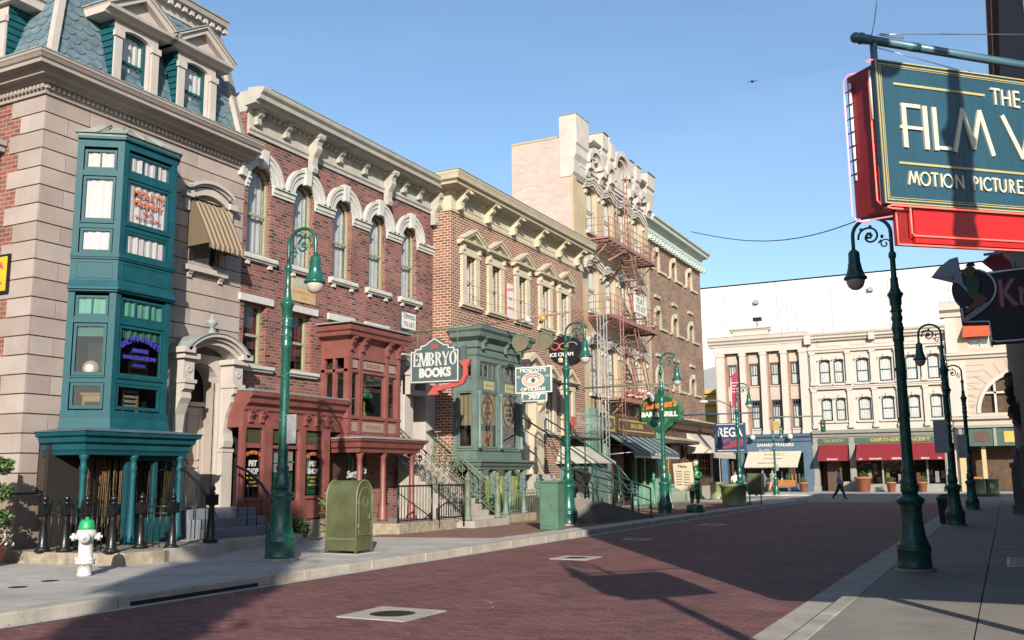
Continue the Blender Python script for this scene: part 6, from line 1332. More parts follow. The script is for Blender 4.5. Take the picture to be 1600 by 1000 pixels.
bo = body_mesh('body', J, E_, ['green_statue', 'shamrock_light', 'eye_pink'], colors=lambda c: 2 if (c.z > 1.80 and c.y < -.1 and c.z < 1.98) else (1 if c.z > 1.98 or (1.1 < c.z < 1.3) else 0)); bo.parent = t
m = MB().use('parchment'); m.add([(sx-.72, sy-.42, 2.02), (sx+.08, sy-.48, 2.08), (sx+.14, sy-.46, .98), (sx-.42, sy-.4, .98), (sx-.66, sy-.4, 1.1), (sx-.72, sy-.39, 2.02), (sx+.08, sy-.45, 2.08), (sx+.14, sy-.43, .98), (sx-.42, sy-.37, .98), (sx-.66, sy-.37, 1.1)], [(0, 1, 2, 3, 4), (5, 6, 7, 8, 9), (0, 1, 6, 5), (1, 2, 7, 6), (2, 3, 8, 7), (3, 4, 9, 8), (4, 0, 5, 9)])
m.fr = FR((sx-.32, sy-.46, 0), (1, -.07), (-.07, -1)); m.use('script_brown'); m.text("Menu", 0, -.0, 1.92, .16, .01)
for k in range(6): m.box(-.26, -.02, .0, .006, 1.72-k*.1, 1.735-k*.1); m.box(.06, .3, .0, .006, 1.70-k*.1, 1.715-k*.1)
m.build('menu', t); leafball('hand_bouquet', (sx+.05, sy-.35, 1.15), .2, 120, ['shamrock_light', 'eye_pink', 'leaf_dark'], None, None, (1.3, 1, .7), .06, seed=9, parent=t)

# ================================================================== SIGNS hanging over the left pavement
ES = FR((0, 24.3, 0), (1, 0), (0, -1))
t = thing('bookshop_sign', (-14.95, 24.3, 5.9), 'grey hanging bookshop sign with white stepped edge, number 705 and a red arrow', 'sign')
def serif(m, ch, a, c, w, h, b0, b1):
    st = w*.24; th = w*.085; sf = w*.16
    def stem(x): m.box(a+x-st/2, a+x+st/2, b0, b1, c, c+h); m.box(a+x-st/2-sf*.6, a+x+st/2+sf*.6, b0, b1-.001, c, c+th*1.1); m.box(a+x-st/2-sf*.6, a+x+st/2+sf*.6, b0, b1-.001, c+h-th*1.1, c+h)
    def thin(p, q, t=1.0): m.stroke([(a+p[0]*w, c+p[1]*h), (a+q[0]*w, c+q[1]*h)], th*1.5*t, b0, b1-.002)
    def bowl(x0, x1, y0, y1):
        n = 12
        for k in range(n):
            t0, t1 = -pi/2+pi*k/n, -pi/2+pi*(k+1)/n; ym, yr = (y0+y1)/2, (y1-y0)/2
            f = lambda t, rx, ry: (a+(x0+(x1-x0)*rx*max(cos(t), 0))*w, c+(ym+yr*ry*sin(t))*h)
            m.prism([f(t0, 1, 1), f(t1, 1, 1), f(t1, .52, .78), f(t0, .52, .78)], b0, b1)
    if ch == 'E': stem(w*.25); thin((.3, .96), (.9, .96), 1.2); thin((.3, .5), (.72, .5)); thin((.3, .04), (.92, .04), 1.2); thin((.9, .96), (.9, .78), 1.2); thin((.92, .04), (.92, .24), 1.2); thin((.72, .42), (.72, .58))
    if ch == 'M': thin((.10, 0), (.10, 1)); thin((.0, .03), (.2, .03)); m.prism([(a+.06*w, c+h), (a+.32*w, c+h), (a+.58*w, c+.02*h), (a+.46*w, c+.02*h)], b0, b1); thin((.52, .04), (.86, .98)); stem(w*.93)
    if ch in 'BR': stem(w*.22); bowl(.3, .88, .48, 1.0)
    if ch == 'B': bowl(.3, .95, 0, .52)
    if ch == 'R': m.prism([(a+.42*w, c+.5*h), (a+.64*w, c+.5*h), (a+1.0*w, c), (a+.76*w, c)], b0, b1)
    if ch == 'Y': m.prism([(a-.02*w, c+h), (a+.26*w, c+h), (a+.60*w, c+.42*h), (a+.42*w, c+.42*h)], b0, b1); thin((.55, .45), (.92, .98)); stem(w*.5) if False else m.box(a+.5*w-st/2, a+.5*w+st/2, b0, b1, c, c+.48*h); m.box(a+.28*w, a+.72*w, b0, b1-.001, c, c+th)
    if ch == 'O':
        n = 22
        for k in range(n):
            t0, t1 = 2*pi*k/n, 2*pi*(k+1)/n; f = lambda t, rx, ry: (a+(.5+.5*rx*cos(t))*w, c+(.5+.5*ry*sin(t))*h)
            m.prism([f(t0, 1, 1), f(t1, 1, 1), f(t1, .5, .86), f(t0, .5, .86)], b0, b1)
out = [(-15.78, 4.38), (-14.10, 4.36), (-14.10, 5.33), (-14.24, 5.33), (-14.24, 5.41), (-14.44, 5.42), (-14.44, 5.50), (-14.60, 5.52), (-14.94, 5.74), (-15.28, 5.53), (-15.42, 5.52), (-15.42, 5.43), (-15.62, 5.42), (-15.62, 5.35), (-15.78, 5.34)]
m = MB(ES).use('sign_grey'); m.prism(out, -.10, .10); m.use('white_paint'); cxs = -14.94; czs = 4.95
ins = [(cxs+(a-cxs)*.965, czs+(c-czs)*.94) for a, c in out]; m.stroke(ins+[ins[0]], .035, .10, .112)
_x = -15.69
for ch_, w_ in (('E', .21), ('M', .31), ('B', .225), ('R', .235), ('Y', .245), ('O', .245)): serif(m, ch_, _x, 4.875, w_, .41, .10, .115); _x += w_+.010
m.text("BOOKS", cxs+.02, .10, 4.66, .36, .015, sx=.92, off=.02); m.use('arrow_red').text("705", cxs, .10, 5.44, .17, .015, off=.006)
m.build('board', t)
m = MB(ES).use('arrow_red'); ar = [(-13.92, 4.98), (-13.92, 4.55), (-14.02, 4.36), (-14.2, 4.30), (-14.95, 4.18)]
m.stroke(ar, .13, -.04, .06); m.prism([(-15.22, 4.02), (-14.9, 4.36), (-14.86, 4.02)], -.04, .06); m.prism([(-14.14, 5.0), (-13.98, 4.78), (-13.84, 4.78), (-13.74, 5.04), (-13.92, 4.93)], -.04, .06); m.build('arrow', t)
m = MB(ES).use('sign_grey'); m.box(-14.1, -13.95, -.12, -.02, 4.9, 5.45); m.build('sign_backing', t)
m = MB(ES).use('verdi_iron'); m.tube([(-16.65, 0, 5.95), (-13.7, 0, 6.0)], .035, 7); m.tube([(-15.6, 0, 5.38), (-15.6, 0, 5.97)], .015, 5); m.tube([(-14.2, 0, 5.36), (-14.2, 0, 5.99)], .015, 5); m.tube([(-15.1, 0, 5.98), (-16.6, 0, 6.9)], .01, 4); m.build('bracket', t)
MS = FR((0, 28.0, 0), (1, 0), (0, -1))
t = thing('opticians_sign', (-13.5, 28.0, 6.7), 'hanging opticians sign with a painted eye, number 707 below and two round spectacle lenses above', 'sign')
m = MB(MS).use('sign_white'); m.box(-14.15, -12.84, -.03, .03, 4.27, 5.13); m.use('moscot_blue').box(-14.11, -12.88, .03, .036, 4.31, 5.09)
m.use('eye_pink'); m.prism([(-13.5+.40*cos(2*pi*k/28), 4.69+.245*sin(2*pi*k/28)) for k in range(28)], .036, .042); m.use('sign_white'); m.stroke([(-13.5+.40*cos(2*pi*k/28), 4.69+.245*sin(2*pi*k/28)) for k in range(29)], .02, .036, .046)
m.use('sign_white'); m.prism([(-13.5+.20*cos(2*pi*k/20), 4.68+.085*sin(2*pi*k/20)) for k in range(20)], .042, .046); m.use('eye_dark'); m.prism([(-13.49+.075*cos(2*pi*k/16), 4.68+.075*sin(2*pi*k/16)) for k in range(16)], .046, .050); m.use('moscot_blue').prism([(-13.49+.03*cos(2*pi*k/12), 4.69+.03*sin(2*pi*k/12)) for k in range(12)], .050, .053)
m.use('eye_dark'); m.stroke([(-13.5+.23*cos(pi*k/10), 4.70+.12*sin(pi*k/10)) for k in range(11)], .014, .042, .050); m.stroke([(-13.5+.30*cos(pi*(.2+.6*k/8)), 4.72+.17*sin(pi*(.2+.6*k/8))) for k in range(9)], .018, .042, .050)
m.use('sign_white'); m.text("MOSCOT'S", -13.5, .036, 5.0, .17, .012, sx=1.15, off=.006); m.text("OPTICIANS", -13.5, .036, 4.385, .16, .012, sx=1.1, off=.005); m.text("EST.", -14.01, .036, 4.8, .11, .012, sx=.8); m.text("1915", -12.99, .036, 4.8, .11, .012, sx=.8)
m.build('board', t)
m = MB(MS).use('sign_white'); m.box(-13.90, -13.02, -.025, .025, 4.0, 4.255); m.use('shamrock'); m.use('moscot_blue').box(-13.87, -13.05, .025, .031, 4.03, 4.225); m.use('sign_white').text("707", -13.46, .031, 4.13, .19, .012, sx=1.5, off=.01); m.build('number_plate', t)
for x in (-13.95, -13.06):
    m = MB(MS).use('verdi_iron'); m.add([(x+.28*cos(2*pi*k/24), b, 5.96+.28*sin(2*pi*k/24)) for b in (-.05, .05) for k in range(24)], [(k, (k+1) % 24, 24+(k+1) % 24, 24+k) for k in range(24)]); m.stroke([(x+.27*cos(2*pi*k/24), 5.96+.27*sin(2*pi*k/24)) for k in range(25)], .05, -.05, .055)
    m.use('disc_brown').prism([(x+.25*cos(2*pi*k/24), 5.96+.25*sin(2*pi*k/24)) for k in range(24)], -.03, .03); m.build('lens', t)
m = MB(MS).use('rust_red'); m.tube([(-15.95, 0, 6.62), (-12.2, 0, 6.82)], .035, 7); m.use('verdi_iron')
for x in (-13.95, -13.06): m.tube([(x, 0, 6.2), (x, 0, 6.75)], .012, 5); m.tube([(x, 0, 5.7), (x, 0, 5.12)], .012, 5)
m.tube([(-13.7, 0, 5.96), (-13.5, 0, 6.03), (-13.3, 0, 5.96)], .02, 5); m.tube([(-12.6, 0, 6.8), (-15.9, 0, 8.1)], .01, 4); m.tube([(-13.4, 0, 6.8), (-15.9, 0, 7.6)], .01, 4); m.build('bracket', t)
for i, (x, l) in enumerate(((-13.75, 'white floodlight clamped to the rusty spectacle-sign bar'), (-13.2, 'small brass floodlight under the rusty spectacle-sign bar'))):
    t = thing('floodlight', (x, 28.05, 6.65), l, 'floodlight'); m = MB().use('white_paint' if i == 0 else 'gold'); m.tube([(x-.12, 28.2, 6.6), (x+.12, 27.95, 6.72)], [.05, .12], 8); m.build('housing', t); m = MB().use('galv'); m.tube([(x, 28.05, 6.65), (x, 28.02, 6.78)], .02, 5); m.build('clamp', t)
# ice cream neon disc
IS = FR((0, 32.0, 0), (1, 0), (0, -1))
t = thing('ice_cream_sign', (-14.2, 32, 6.1), 'round dark ice cream neon sign with a red swirl, behind the second left lamp', 'sign')
m = MB(IS).use('black_sign'); m.prism([(-14.05+.66*cos(2*pi*k/28), 6.12+.55*sin(2*pi*k/28)) for k in range(28)], -.15, .15); m.use("sign_white").text("ICE CREAM", -14.2, .15, 5.98, .19, .02, off=.005)
m.use('arrow_red'); m.stroke([(-14.45+.16*cos(k*.55), 6.30+.13*sin(k*.55)) for k in range(12)], .05, .15, .18); m.use('neon_orange'); m.stroke([(-14.1+.18*cos(k*.6), 6.28+.12*sin(k*.6)) for k in range(11)], .03, .15, .18); m.use('eye_pink'); m.lathe(-14.25, .12, [(.11, 5.68), (.11, 5.84), (.02, 5.88)], 10)
m.use('martini_blue'); m.stroke([(-13.8+.22*cos(k*.5), 6.3+.12*sin(k*.5)) for k in range(8)], .025, .15, .18); m.build('disc', t); MB(IS).use('galv').tube([(-15.95, 0, 6.5), (-14.0, 0, 6.62)], .03, 6).build('bracket', t)
# shamrock shaped bar sign
GS = FR((0, 38.0, 0), (1, 0), (0, -1)); gx, gz = -12.52, 4.1
t = thing('bar_and_grill_sign', (gx, 38, 4.2), 'dark green scalloped shield-shaped BAR GRILL sign with orange script', 'sign')
def blob(sc):
    hp = [(0, .92), (.15, .86), (.21, .74), (.45, .67), (.70, .52), (.86, .28), (.89, .05), (.84, -.10), (.89, -.20), (.86, -.33), (.56, -.37), (.50, -.50), (.30, -.62), (.14, -.80), (0, -.86)]
    P = hp+[(-x, z) for x, z in hp[-2:0:-1]]
    return [(gx+x*sc*1.03, gz+z*sc) for x, z in P]
m = MB(GS).use('shamrock_light'); m.prism(blob(1.0), -.2, .16); m.use('shamrock').prism(blob(.93), .15, .20)
m.use('neon_orange'); m.text("Finnegan's", gx, .20, gz+.33, .38, .03, rot=.07, shear=.35, off=.018, sx=.95); m.use('sign_white'); m.text("BAR & GRILL", gx, .20, gz-.06, .27, .02, off=.014, sx=1.02)
m.use('shamrock_light'); m.prism([(gx-.42, gz-.22), (gx+.42, gz-.22), (gx+.3, gz-.42), (gx, gz-.62), (gx-.3, gz-.42)], .20, .22); m.use('sign_white').text("G", gx, .22, gz-.38, .26, .02, off=.008); m.build('board', t)
m = MB(GS).use('verdi_iron'); m.tube([(-15.9, 0, 5.3), (-11.6, 0, 5.32)], .035, 6); m.tube([(gx-.4, 0, 4.9), (gx-.4, 0, 5.3)], .02, 5); m.tube([(gx+.4, 0, 4.9), (gx+.4, 0, 5.3)], .02, 5); m.build('bracket', t)
t = thing('white_floodlight', (-12.9, 37.6, 4.95), 'white floodlight pair just above the green bar sign', 'floodlight'); m = MB().use('white_paint'); m.ball((-12.85, 37.55, 4.9), .15, 10, 6, (1, 1, .8)); m.ball((-12.7, 37.5, 4.7), .13, 10, 6, (.8, 1, 1.3)); m.build('housing', t)
# blue cafe sign
RS = FR((0, 50, 0), (1, 0), (0, -1))
t = thing('cafe_sign', (-12.75, 50, 4.3), 'blue rectangular cafe sign with white and pink letters in front of the blue shop', 'sign')
m = MB(RS).use('rega_blue'); m.box(-13.56, -11.95, -.15, .12, 2.72, 4.22); m.use('sign_white'); m.box(-13.4, -12.0, .12, .135, 4.14, 4.17); m.box(-13.4, -12.0, .12, .135, 2.79, 2.82); m.text("REGA", -12.72, .12, 3.72, .66, .02, sx=.78, off=.012)
m.use('rega_red'); m.text("Cafe", -12.68, .13, 3.16, .62, .03, rot=.16, shear=.4, off=.02); m.build('board', t)
m = MB(RS).use('rega_blue'); m.tube([(-16.6, 0, 4.72), (-11.2, 0, 4.72)], .04, 6); m.tube([(-13.3, 0, 4.2), (-13.3, 0, 4.72)], .02, 5); m.tube([(-12.2, 0, 4.2), (-12.2, 0, 4.72)], .02, 5); m.build('bracket', t)
t = thing('blade_sign', (-12.6, 51, 5.9), 'tall narrow red and white blade sign above the blue cafe sign', 'sign')
m = MB(FR((0, 51, 0), (1, 0), (0, -1))).use('rega_red'); m.box(-12.78, -12.45, -.1, .1, 4.95, 6.6); m.prism([(-12.78, 6.6), (-12.45, 6.6), (-12.5, 6.95), (-12.7, 6.85)], -.1, .1); m.use('sign_white')
for k in range(4): m.box(-12.82, -12.42, .1, .115, 5.9+k*.16, 5.94+k*.16)
m.box(-12.83, -12.79, -.05, .11, 5.0, 6.5); m.build('board', t); MB().use('galv').tube([(-12.6, 51, 4.9), (-12.6, 50, 4.72)], .03, 5).build('bracket', t)
t = thing('cobra_street_light', (-13.3, 47, 5.1), 'pale swan-neck street light reaching left beside the blue cafe sign', 'street light')
m = MB().use('galv'); m.tube([(-11.45, 46.5, 4.6), (-11.9, 46.8, 4.95), (-12.5, 47, 5.2), (-13.0, 47, 5.22)], .04, 6); m.build('arm', t); m = MB().use('white_paint'); m.ball((-13.25, 47, 5.17), .26, 10, 6, (1, .45, .35)); m.build('head', t)
# overhead wire
tag(MB().use('black_iron').tube([(-17.2+15.5*k/20, 59.8-.6*k, 17.3-2.2*k/20-2.0*sin(pi*k/20)*.8) for k in range(21)]+[(-1.2, 46, 14.8), (1.5, 40, 14.6)], .03, 4).build('overhead_cable'), 'thin black cable strung across the sky from the green cornice', 'cable')

# ================================================================== RIGHT SIDE
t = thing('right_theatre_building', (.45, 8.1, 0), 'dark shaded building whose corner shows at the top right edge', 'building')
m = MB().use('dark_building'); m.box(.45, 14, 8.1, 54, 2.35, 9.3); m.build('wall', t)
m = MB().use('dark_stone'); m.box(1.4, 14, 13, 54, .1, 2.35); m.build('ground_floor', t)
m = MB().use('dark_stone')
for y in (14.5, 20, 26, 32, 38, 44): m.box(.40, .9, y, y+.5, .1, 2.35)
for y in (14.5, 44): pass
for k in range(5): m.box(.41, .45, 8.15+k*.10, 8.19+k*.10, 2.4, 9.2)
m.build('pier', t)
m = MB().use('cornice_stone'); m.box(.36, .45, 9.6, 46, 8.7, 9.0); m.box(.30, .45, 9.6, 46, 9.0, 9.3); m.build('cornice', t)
for i, (y0, y1, z, dx) in enumerate(((30, 33.5, 3.1, .20), (35.5, 39, 3.6, .28))):
    m = MB().use('dark_building'); m.prof([(0, 0)]*3, 0, 0) if False else m.add([(.45, y0, z+.5), (.45-dx, y0, z), (.45, y0, z-.25), (.45, y1, z+.5), (.45-dx, y1, z), (.45, y1, z-.25)], [(0, 1, 2), (3, 4, 5), (0, 1, 4, 3), (1, 2, 5, 4), (0, 2, 5, 3)]); m.build('awning', t)
m = MB().use('dark_building')
for k in range(9): m.ball((.42+random.uniform(-.08, .1), 40+random.uniform(-.8, .8), 4.2+k*.12+random.uniform(-.1, .1)), random.uniform(.18, .3), 8, 6)
m.box(.22, .45, 39.2, 41.0, 3.6, 3.95); m.build('carved_ornament', t)
# pillar under the overhang
tag(MB().use('dark_stone').lathe(1.38, 8.62, [(.13, .12), (.10, .2), (.09, 2.2), (.13, 2.35)], 12).build('arcade_pillar'), 'slim round pillar under the overhang of the dark corner building', 'pillar')
# newel pier with balustrade further along
t = thing('stone_newel_pier', (.12, 39.0, .12), 'shaded grey stone newel pier with balustrade at the right edge', 'pier')
m = MB().use('dark_stone'); m.box(-.14, .38, 38.8, 39.3, .12, .42); m.box(-.06, .30, 38.86, 39.22, .42, 1.75); m.box(-.12, .36, 38.8, 39.28, 1.75, 1.92); m.lathe(.12, 39.04, [(.14, 1.92), (.08, 2.0), (.16, 2.15), (.12, 2.35), (.03, 2.45)], 10)
for k in range(3): m.box(-.075, -.06, 38.92+k*.1, 38.96+k*.1, .6, 1.6); m.box(0+k*.1, .04+k*.1, 38.845, 38.86, .6, 1.6)
m.v = [v+Vector((.2, 0, 0)) for v in m.v]; m.build('pier', t)
m = MB().use('dark_stone'); m.prof([(0, 0)]*3, 0, 0) if False else None
m.tube([(.3, 39.0, 1.5), (1.4, 38.8, 2.3)], .09, 6)
for k in range(5): x = .4+k*.2; m.lathe(x, 38.98, [(.05, .5+k*.1), (.08, .8+k*.1), (.04, 1.1+k*.1), (.07, 1.35+k*.13)], 8)
m.v = [v+Vector((.2, 0, 0)) for v in m.v]; m.build('balustrade', t)
t = thing('litter_bin', (-1.62, 31.6, .12), 'dark litter bin behind the base of the second right lamp', 'litter bin')
MB().use('rail_green').lathe(-1.62, 31.4, [(.27, .12), (.3, .8), (.33, .82), (.33, .92), (.28, .92)], 16).build('body', t); MB().use('black_iron').lathe(-1.62, 31.4, [(.28, .92), (.2, .99), (.02, 1.0)], 16).build('lid', t)
# ---- neon theatre sign
u_ = Vector((sin(radians(41.5)), cos(radians(41.5)))); FS = FR((-.5, 5.88, 0), (u_.x, u_.y), (u_.y, -u_.x))
t = thing('film_theatre_sign', (-.5, 5.88, 4.3), 'big blue and red neon theatre sign hanging from a blue pole at top right', 'sign')
SL = .040
class FT:      # the sign hangs very slightly out of level
    def __call__(s, a, b, c): return FS(a, b, c+SL*a)
FT = FT(); EX = 1.56; D = .27
m = MB(FT).use('film_red_dark'); m.box(0.0, EX, -D, -.03, 3.19, 4.10); m.build('cabinet', t)
m = MB(FT).use('film_blue'); m.box(-.022, EX, -.03, .0, 3.212, 4.112)
m.use('gold_line')
def frame_line(i, w, b): m.box(-.022+i, EX-i, 0, b, 4.112-i-w, 4.112-i); m.box(-.022+i, EX-i, 0, b, 3.212+i, 3.212+i+w); m.box(-.022+i, -.022+i+w, 0, b, 3.212+i+w, 4.112-i-w)
frame_line(.0, .008, .008); frame_line(.022, .007, .005); frame_line(.036, .004, .005)
m.box(.105, .845, 0, .007, 3.960, 3.975); m.box(.105, 1.45, 0, .007, 3.462, 3.476); m.box(1.2, 1.26, 0, .007, 3.975, 3.985)
m.use('film_blue')
for k in range(15): m.box(.03+k*.1, .034+k*.1, 0, .0012, 3.24, 4.08)
m.use('cream_letter'); w = .030
def L(pts, a0, c0, sx, sy, w=w): m.stroke([(a0+x*sx, c0+y*sy) for x, y in pts], w, 0, .012)
zb_, zt_ = 3.575, 3.835; H_ = zt_-zb_
L([(0, 0), (0, 1)], .165, zb_, .1, H_, .034); L([(-.14, 1), (1.25, 1)], .165, zb_, .1, H_, .024); L([(-.3, .46), (1.35, .46)], .165, zb_, .1, H_, .020)
L([(0, 0), (0, 1)], .33, zb_, .1, H_, .036)
L([(0, 1), (0, 0)], .405, zb_, .1, H_, .034); L([(0, 0), (1.15, 0)], .405, zb_+.01, .1, H_, .022)
L([(0, 0), (.28, 1.06)], .555, zb_, .3, H_, .030); L([(.28, 1.06), (.52, .12)], .555, zb_, .3, H_, .030); L([(.52, .12), (.75, 1.06)], .555, zb_, .3, H_, .030); L([(.75, 1.06), (1.04, 0)], .555, zb_, .3, H_, .034)
L([(0, 1), (.48, 0)], .975, zb_, .3, H_, .036); L([(.48, 0), (.85, 1)], .975, zb_, .3, H_, .030)
z0, h = 3.915, .10
for pts, a0 in (([(0, 1), (.8, 1)], .895), ([(.4, 1), (.4, 0)], .895), ([(0, 0), (0, 1)], .99), ([(.7, 0), (.7, 1)], .99), ([(0, .5), (.7, .5)], .99), ([(0, 0), (0, 1)], 1.09), ([(0, 1), (.5, 1)], 1.09), ([(0, .5), (.5, .5)], 1.09), ([(0, 0), (.5, 0)], 1.09)): L(pts, a0, z0, .09, h, .014)
L([(0, 0), (1, 0)], 1.17, 3.955, .06, 0.1, .008)
def circ(cx_, r_, cz=3.378, h_=.04): m.stroke([(cx_+r_*cos(2*pi*k/18), cz+h_*sin(2*pi*k/18)) for k in range(19)], .011, 0, .01)
zz = 3.338; hh = .080
def S2(p, a0, s=.05): m.stroke([(a0+x*s, zz+y*hh) for x, y in p], .012, 0, .01)
S2([(0, 0), (.35, 1), (.8, .15), (1.25, 1), (1.6, 0)], .165, .05)
circ(.295, .036); S2([(0, 1), (1, 1)], .345); S2([(.5, 0), (.5, 1)], .345); S2([(0, 0), (0, 1)], .422); circ(.475, .036); S2([(0, 0), (0, 1), (1.1, 0), (1.1, 1)], .54)
S2([(0, 0), (0, 1)], .685); m.stroke([(.685+.032*sin(pi*k/8), zz+hh-.022+.022*cos(pi*k/8)) for k in range(9)], .011, 0, .01)
S2([(0, 0), (0, 1)], .742); m.stroke([(.80+.034*cos(pi*(.25+1.5*k/12)), zz+.04+.040*sin(pi*(.25+1.5*k/12))) for k in range(13)], .011, 0, .01)
S2([(0, 1), (1, 1)], .84, .045); S2([(.5, 0), (.5, 1)], .84, .045)
m.stroke([(.90, zz+hh), (.90, zz+.025)]+[(.925+.025*cos(pi+pi*k/8), zz+.025+.025*sin(pi+pi*k/8)) for k in range(9)]+[(.95, zz+hh)], .011, 0, .01)
S2([(0, 0), (0, 1)], .985); m.stroke([(.985+.03*sin(pi*k/8), zz+hh-.02+.02*cos(pi*k/8)) for k in range(9)], .011, 0, .01); S2([(.2, .5), (.7, 0)], .985)
for p in ([(0, 0), (0, 1)], [(0, 1), (.8, 1)], [(0, .5), (.8, .5)], [(0, 0), (.8, 0)]): S2(p, 1.055)
m.build('face', t)
m = MB(FT).use('film_red'); m.box(.10, EX, -.075, -.04, 2.975, 3.19); m.box(.20, EX, -.04, -.012, 2.985, 3.19); m.use('film_red_dark'); m.box(.10, .19, -.055, -.038, 2.99, 3.19); m.build('lower_panel', t)
m = MB(FT).use('neon_red')
m.tube([(.10, .012, 3.18), (.02, .012, 3.18), (-.01, .005, 3.19), (.02, .012, 3.20), (EX, .012, 3.20)], .0055, 6)
m.tube([(.17, -.002, 3.20), (.17, -.002, 3.04), (.19, -.002, 3.025), (EX, -.002, 3.025)], .0055, 6); m.tube([(.085, -.03, 3.17), (.085, -.03, 2.975), (EX, -.03, 2.975)], .0055, 6)
m.tube([(-.012, -.07, 4.0), (-.012, -.07, 3.25), (-.006, -.05, 3.22), (-.012, -.035, 3.25), (-.012, -.035, 3.45)], .0055, 6); m.build('neon_tube', t); 
m = MB(FT).use('neon_pink'); m.tube([(.0, -.02, 4.115), (-.03, -.03, 4.12), (-.03, -.06, 4.12), (.12, -.10, 4.14), (EX, -.1, 4.14)], .005, 6)
m.tube([(-.012, -D, 3.19), (-.02, -D+.02, 3.17), (.1, -D, 3.16)], .005, 6); m.tube([(-.02, -D-.01, 3.2), (-.02, -D-.01, 4.08), (.02, -D-.01, 4.13), (.2, -D+.05, 4.16)], .005, 6); m.tube([(-.01, -D+.04, 3.17), (-.02, -D+.06, 3.155), (.14, -.1, 3.17)], .005, 6)
m.build('neon_tube', t)
m = MB(FT).use('neon_white'); m.tube([(-.012, -D+.035, 3.42), (-.012, -D+.035, 4.05)], .009, 6); m.use('sign_white').tube([(-.014, -.055, 3.75), (-.014, -.055, 4.06)], .011, 6)
m.use('black_iron')
for k in range(7): m.tube([(-.018, -D+.0, 3.46+k*.09), (-.02, -D+.06, 3.46+k*.09)], .005, 5)
m.build('neon_tube', t)
m = MB(FT).use('steel')
for k in range(6): m.tube([(-.002, -.055, 3.4+k*.11), (-.016, -.05, 3.4+k*.11)], .006, 5)
m.tube([(.3, .0, 3.2), (.3, .014, 3.2)], .008, 6); m.tube([(1.1, .0, 3.2), (1.1, .014, 3.2)], .008, 6); m.build('standoff', t)
m = MB(FT).use('pole_blue'); pb = -.13; m.tube([(.06, pb, 4.305), (2.6, pb, 4.27)], .028, 12); m.tube([(-.012, pb, 4.306), (.07, pb, 4.305)], .031, 12); m.ball((-.035, pb, 4.306), .034, 12, 8); m.tube([(.0, pb, 4.306), (.012, pb, 4.306)], .037, 12); m.use('film_blue').tube([(.40, pb, 4.30), (.465, pb, 4.30)], .0295, 12); m.build('pole', t)
m = MB(FT).use('pole_blue'); m.box(.085, .115, pb-.015, pb+.015, 4.10, 4.29); m.box(1.4, 1.43, pb-.015, pb+.015, 4.10, 4.27); m.build('hanger', t)
m = MB(FT).use('steel')
m.tube([(.09, pb, 4.33), (.12, pb, 4.42), (.30, pb-.1, 4.85), (1.5, pb-.6, 7.4)], .0035, 5); m.tube([(.12, pb+.03, 4.33), (.3, pb+.06, 4.345), (1.6, pb+.3, 4.40)], .0035, 5); m.tube([(.1, pb+.02, 4.25), (.75, pb+.08, 4.14)], .003, 5)
for k in range(6): m.tube([(.15+cos(a)*.018+k*.03, pb+.03, 4.335+sin(a)*.010) for a in [q*pi/4 for q in range(9)]], .003, 4)
for k in range(7): m.tube([(.78+cos(a)*.018+k*.03, pb+.09, 4.135-k*.006+sin(a)*.010) for a in [q*pi/4 for q in range(9)]], .003, 4)
m.build('guy_wire', t)
# ---- martini neon sign
KS = FR((0, 14.0, 0), (1, 0), (0, -1))
t = thing('martini_neon_sign', (.2, 14, 4.3), 'black neon sign with a tilted martini glass and a lounging figure in a circle', 'sign')
ccx, ccz, cr = -.20, 4.03, .27
outl = [(-.02, 4.235), (1.6, 4.30), (1.6, 3.33), (-.04, 3.30), (-.05, 3.57), (-.36, 3.585), (-.375, 3.78)]
m = MB(KS).use('black_sign'); m.prism([(ccx+cr*cos(2*pi*k/32), ccz+cr*sin(2*pi*k/32)) for k in range(32)], -.12, .1); m.prism([(-.02, 4.245), (1.6, 4.31), (1.6, 3.32), (-.05, 3.29), (-.06, 3.56), (-.38, 3.575), (-.39, 3.80), (-.2, 4.0)], -.12, .102); m.build('board', t)
m = MB(KS).use('neon_white'); arc_ = [(ccx+(cr-.01)*cos(a), .11, ccz+(cr-.01)*sin(a)) for a in [radians(40-k*13.4) for k in range(20)]]
arc_ = [(ccx+(cr-.01)*cos(a), .11, ccz+(cr-.01)*sin(a)) for a in [radians(115-k*7) for k in range(34)] if True]
m.tube([p for p in arc_], .012, 6); m.tube([(-.02, .11, 4.225), (.3, .11, 4.24), (1.6, .11, 4.29)], .012, 6); m.tube([(-.365, .11, 3.79), (-.355, .11, 3.60), (-.05, .11, 3.585), (-.04, .11, 3.33), (.02, .11, 3.31), (1.6, .11, 3.345)], .012, 6); m.build('neon_tube', t)
m = MB(KS).use('martini_blue'); m.prism([(-.70, 4.24), (-.60, 4.36), (-.46, 4.46), (-.36, 4.48), (-.32, 4.10)], .04, .13); m.stroke([(-.40, 4.18), (-.28, 4.02), (-.16, 3.82)], .035, .1, .13)
m.prism([(-.19+.20*cos(a)*.95+.0, 3.72+.20*cos(a)*.62+.045*sin(a)) for a in [2*pi*k/24 for k in range(24)]], .1, .135); m.use('gold'); m.stroke([(-.72, 4.24), (-.46, 4.21)], .008, .13, .14); m.ball((-.45, .14, 4.205), .025, 8, 6); m.build('martini_glass', t)
m = MB(KS).use('fig_skin'); m.prism([(-.30, 4.30), (-.22, 4.36), (-.16, 4.30), (-.18, 4.22), (-.14, 4.12), (-.26, 4.14), (-.30, 4.22), (-.36, 4.30)], .1, .15); m.prism([(-.28, 3.96), (-.16, 3.98), (-.05, 3.88), (-.12, 3.80), (-.2, 3.78), (-.3, 3.70), (-.34, 3.72), (-.2, 3.86)], .1, .15)
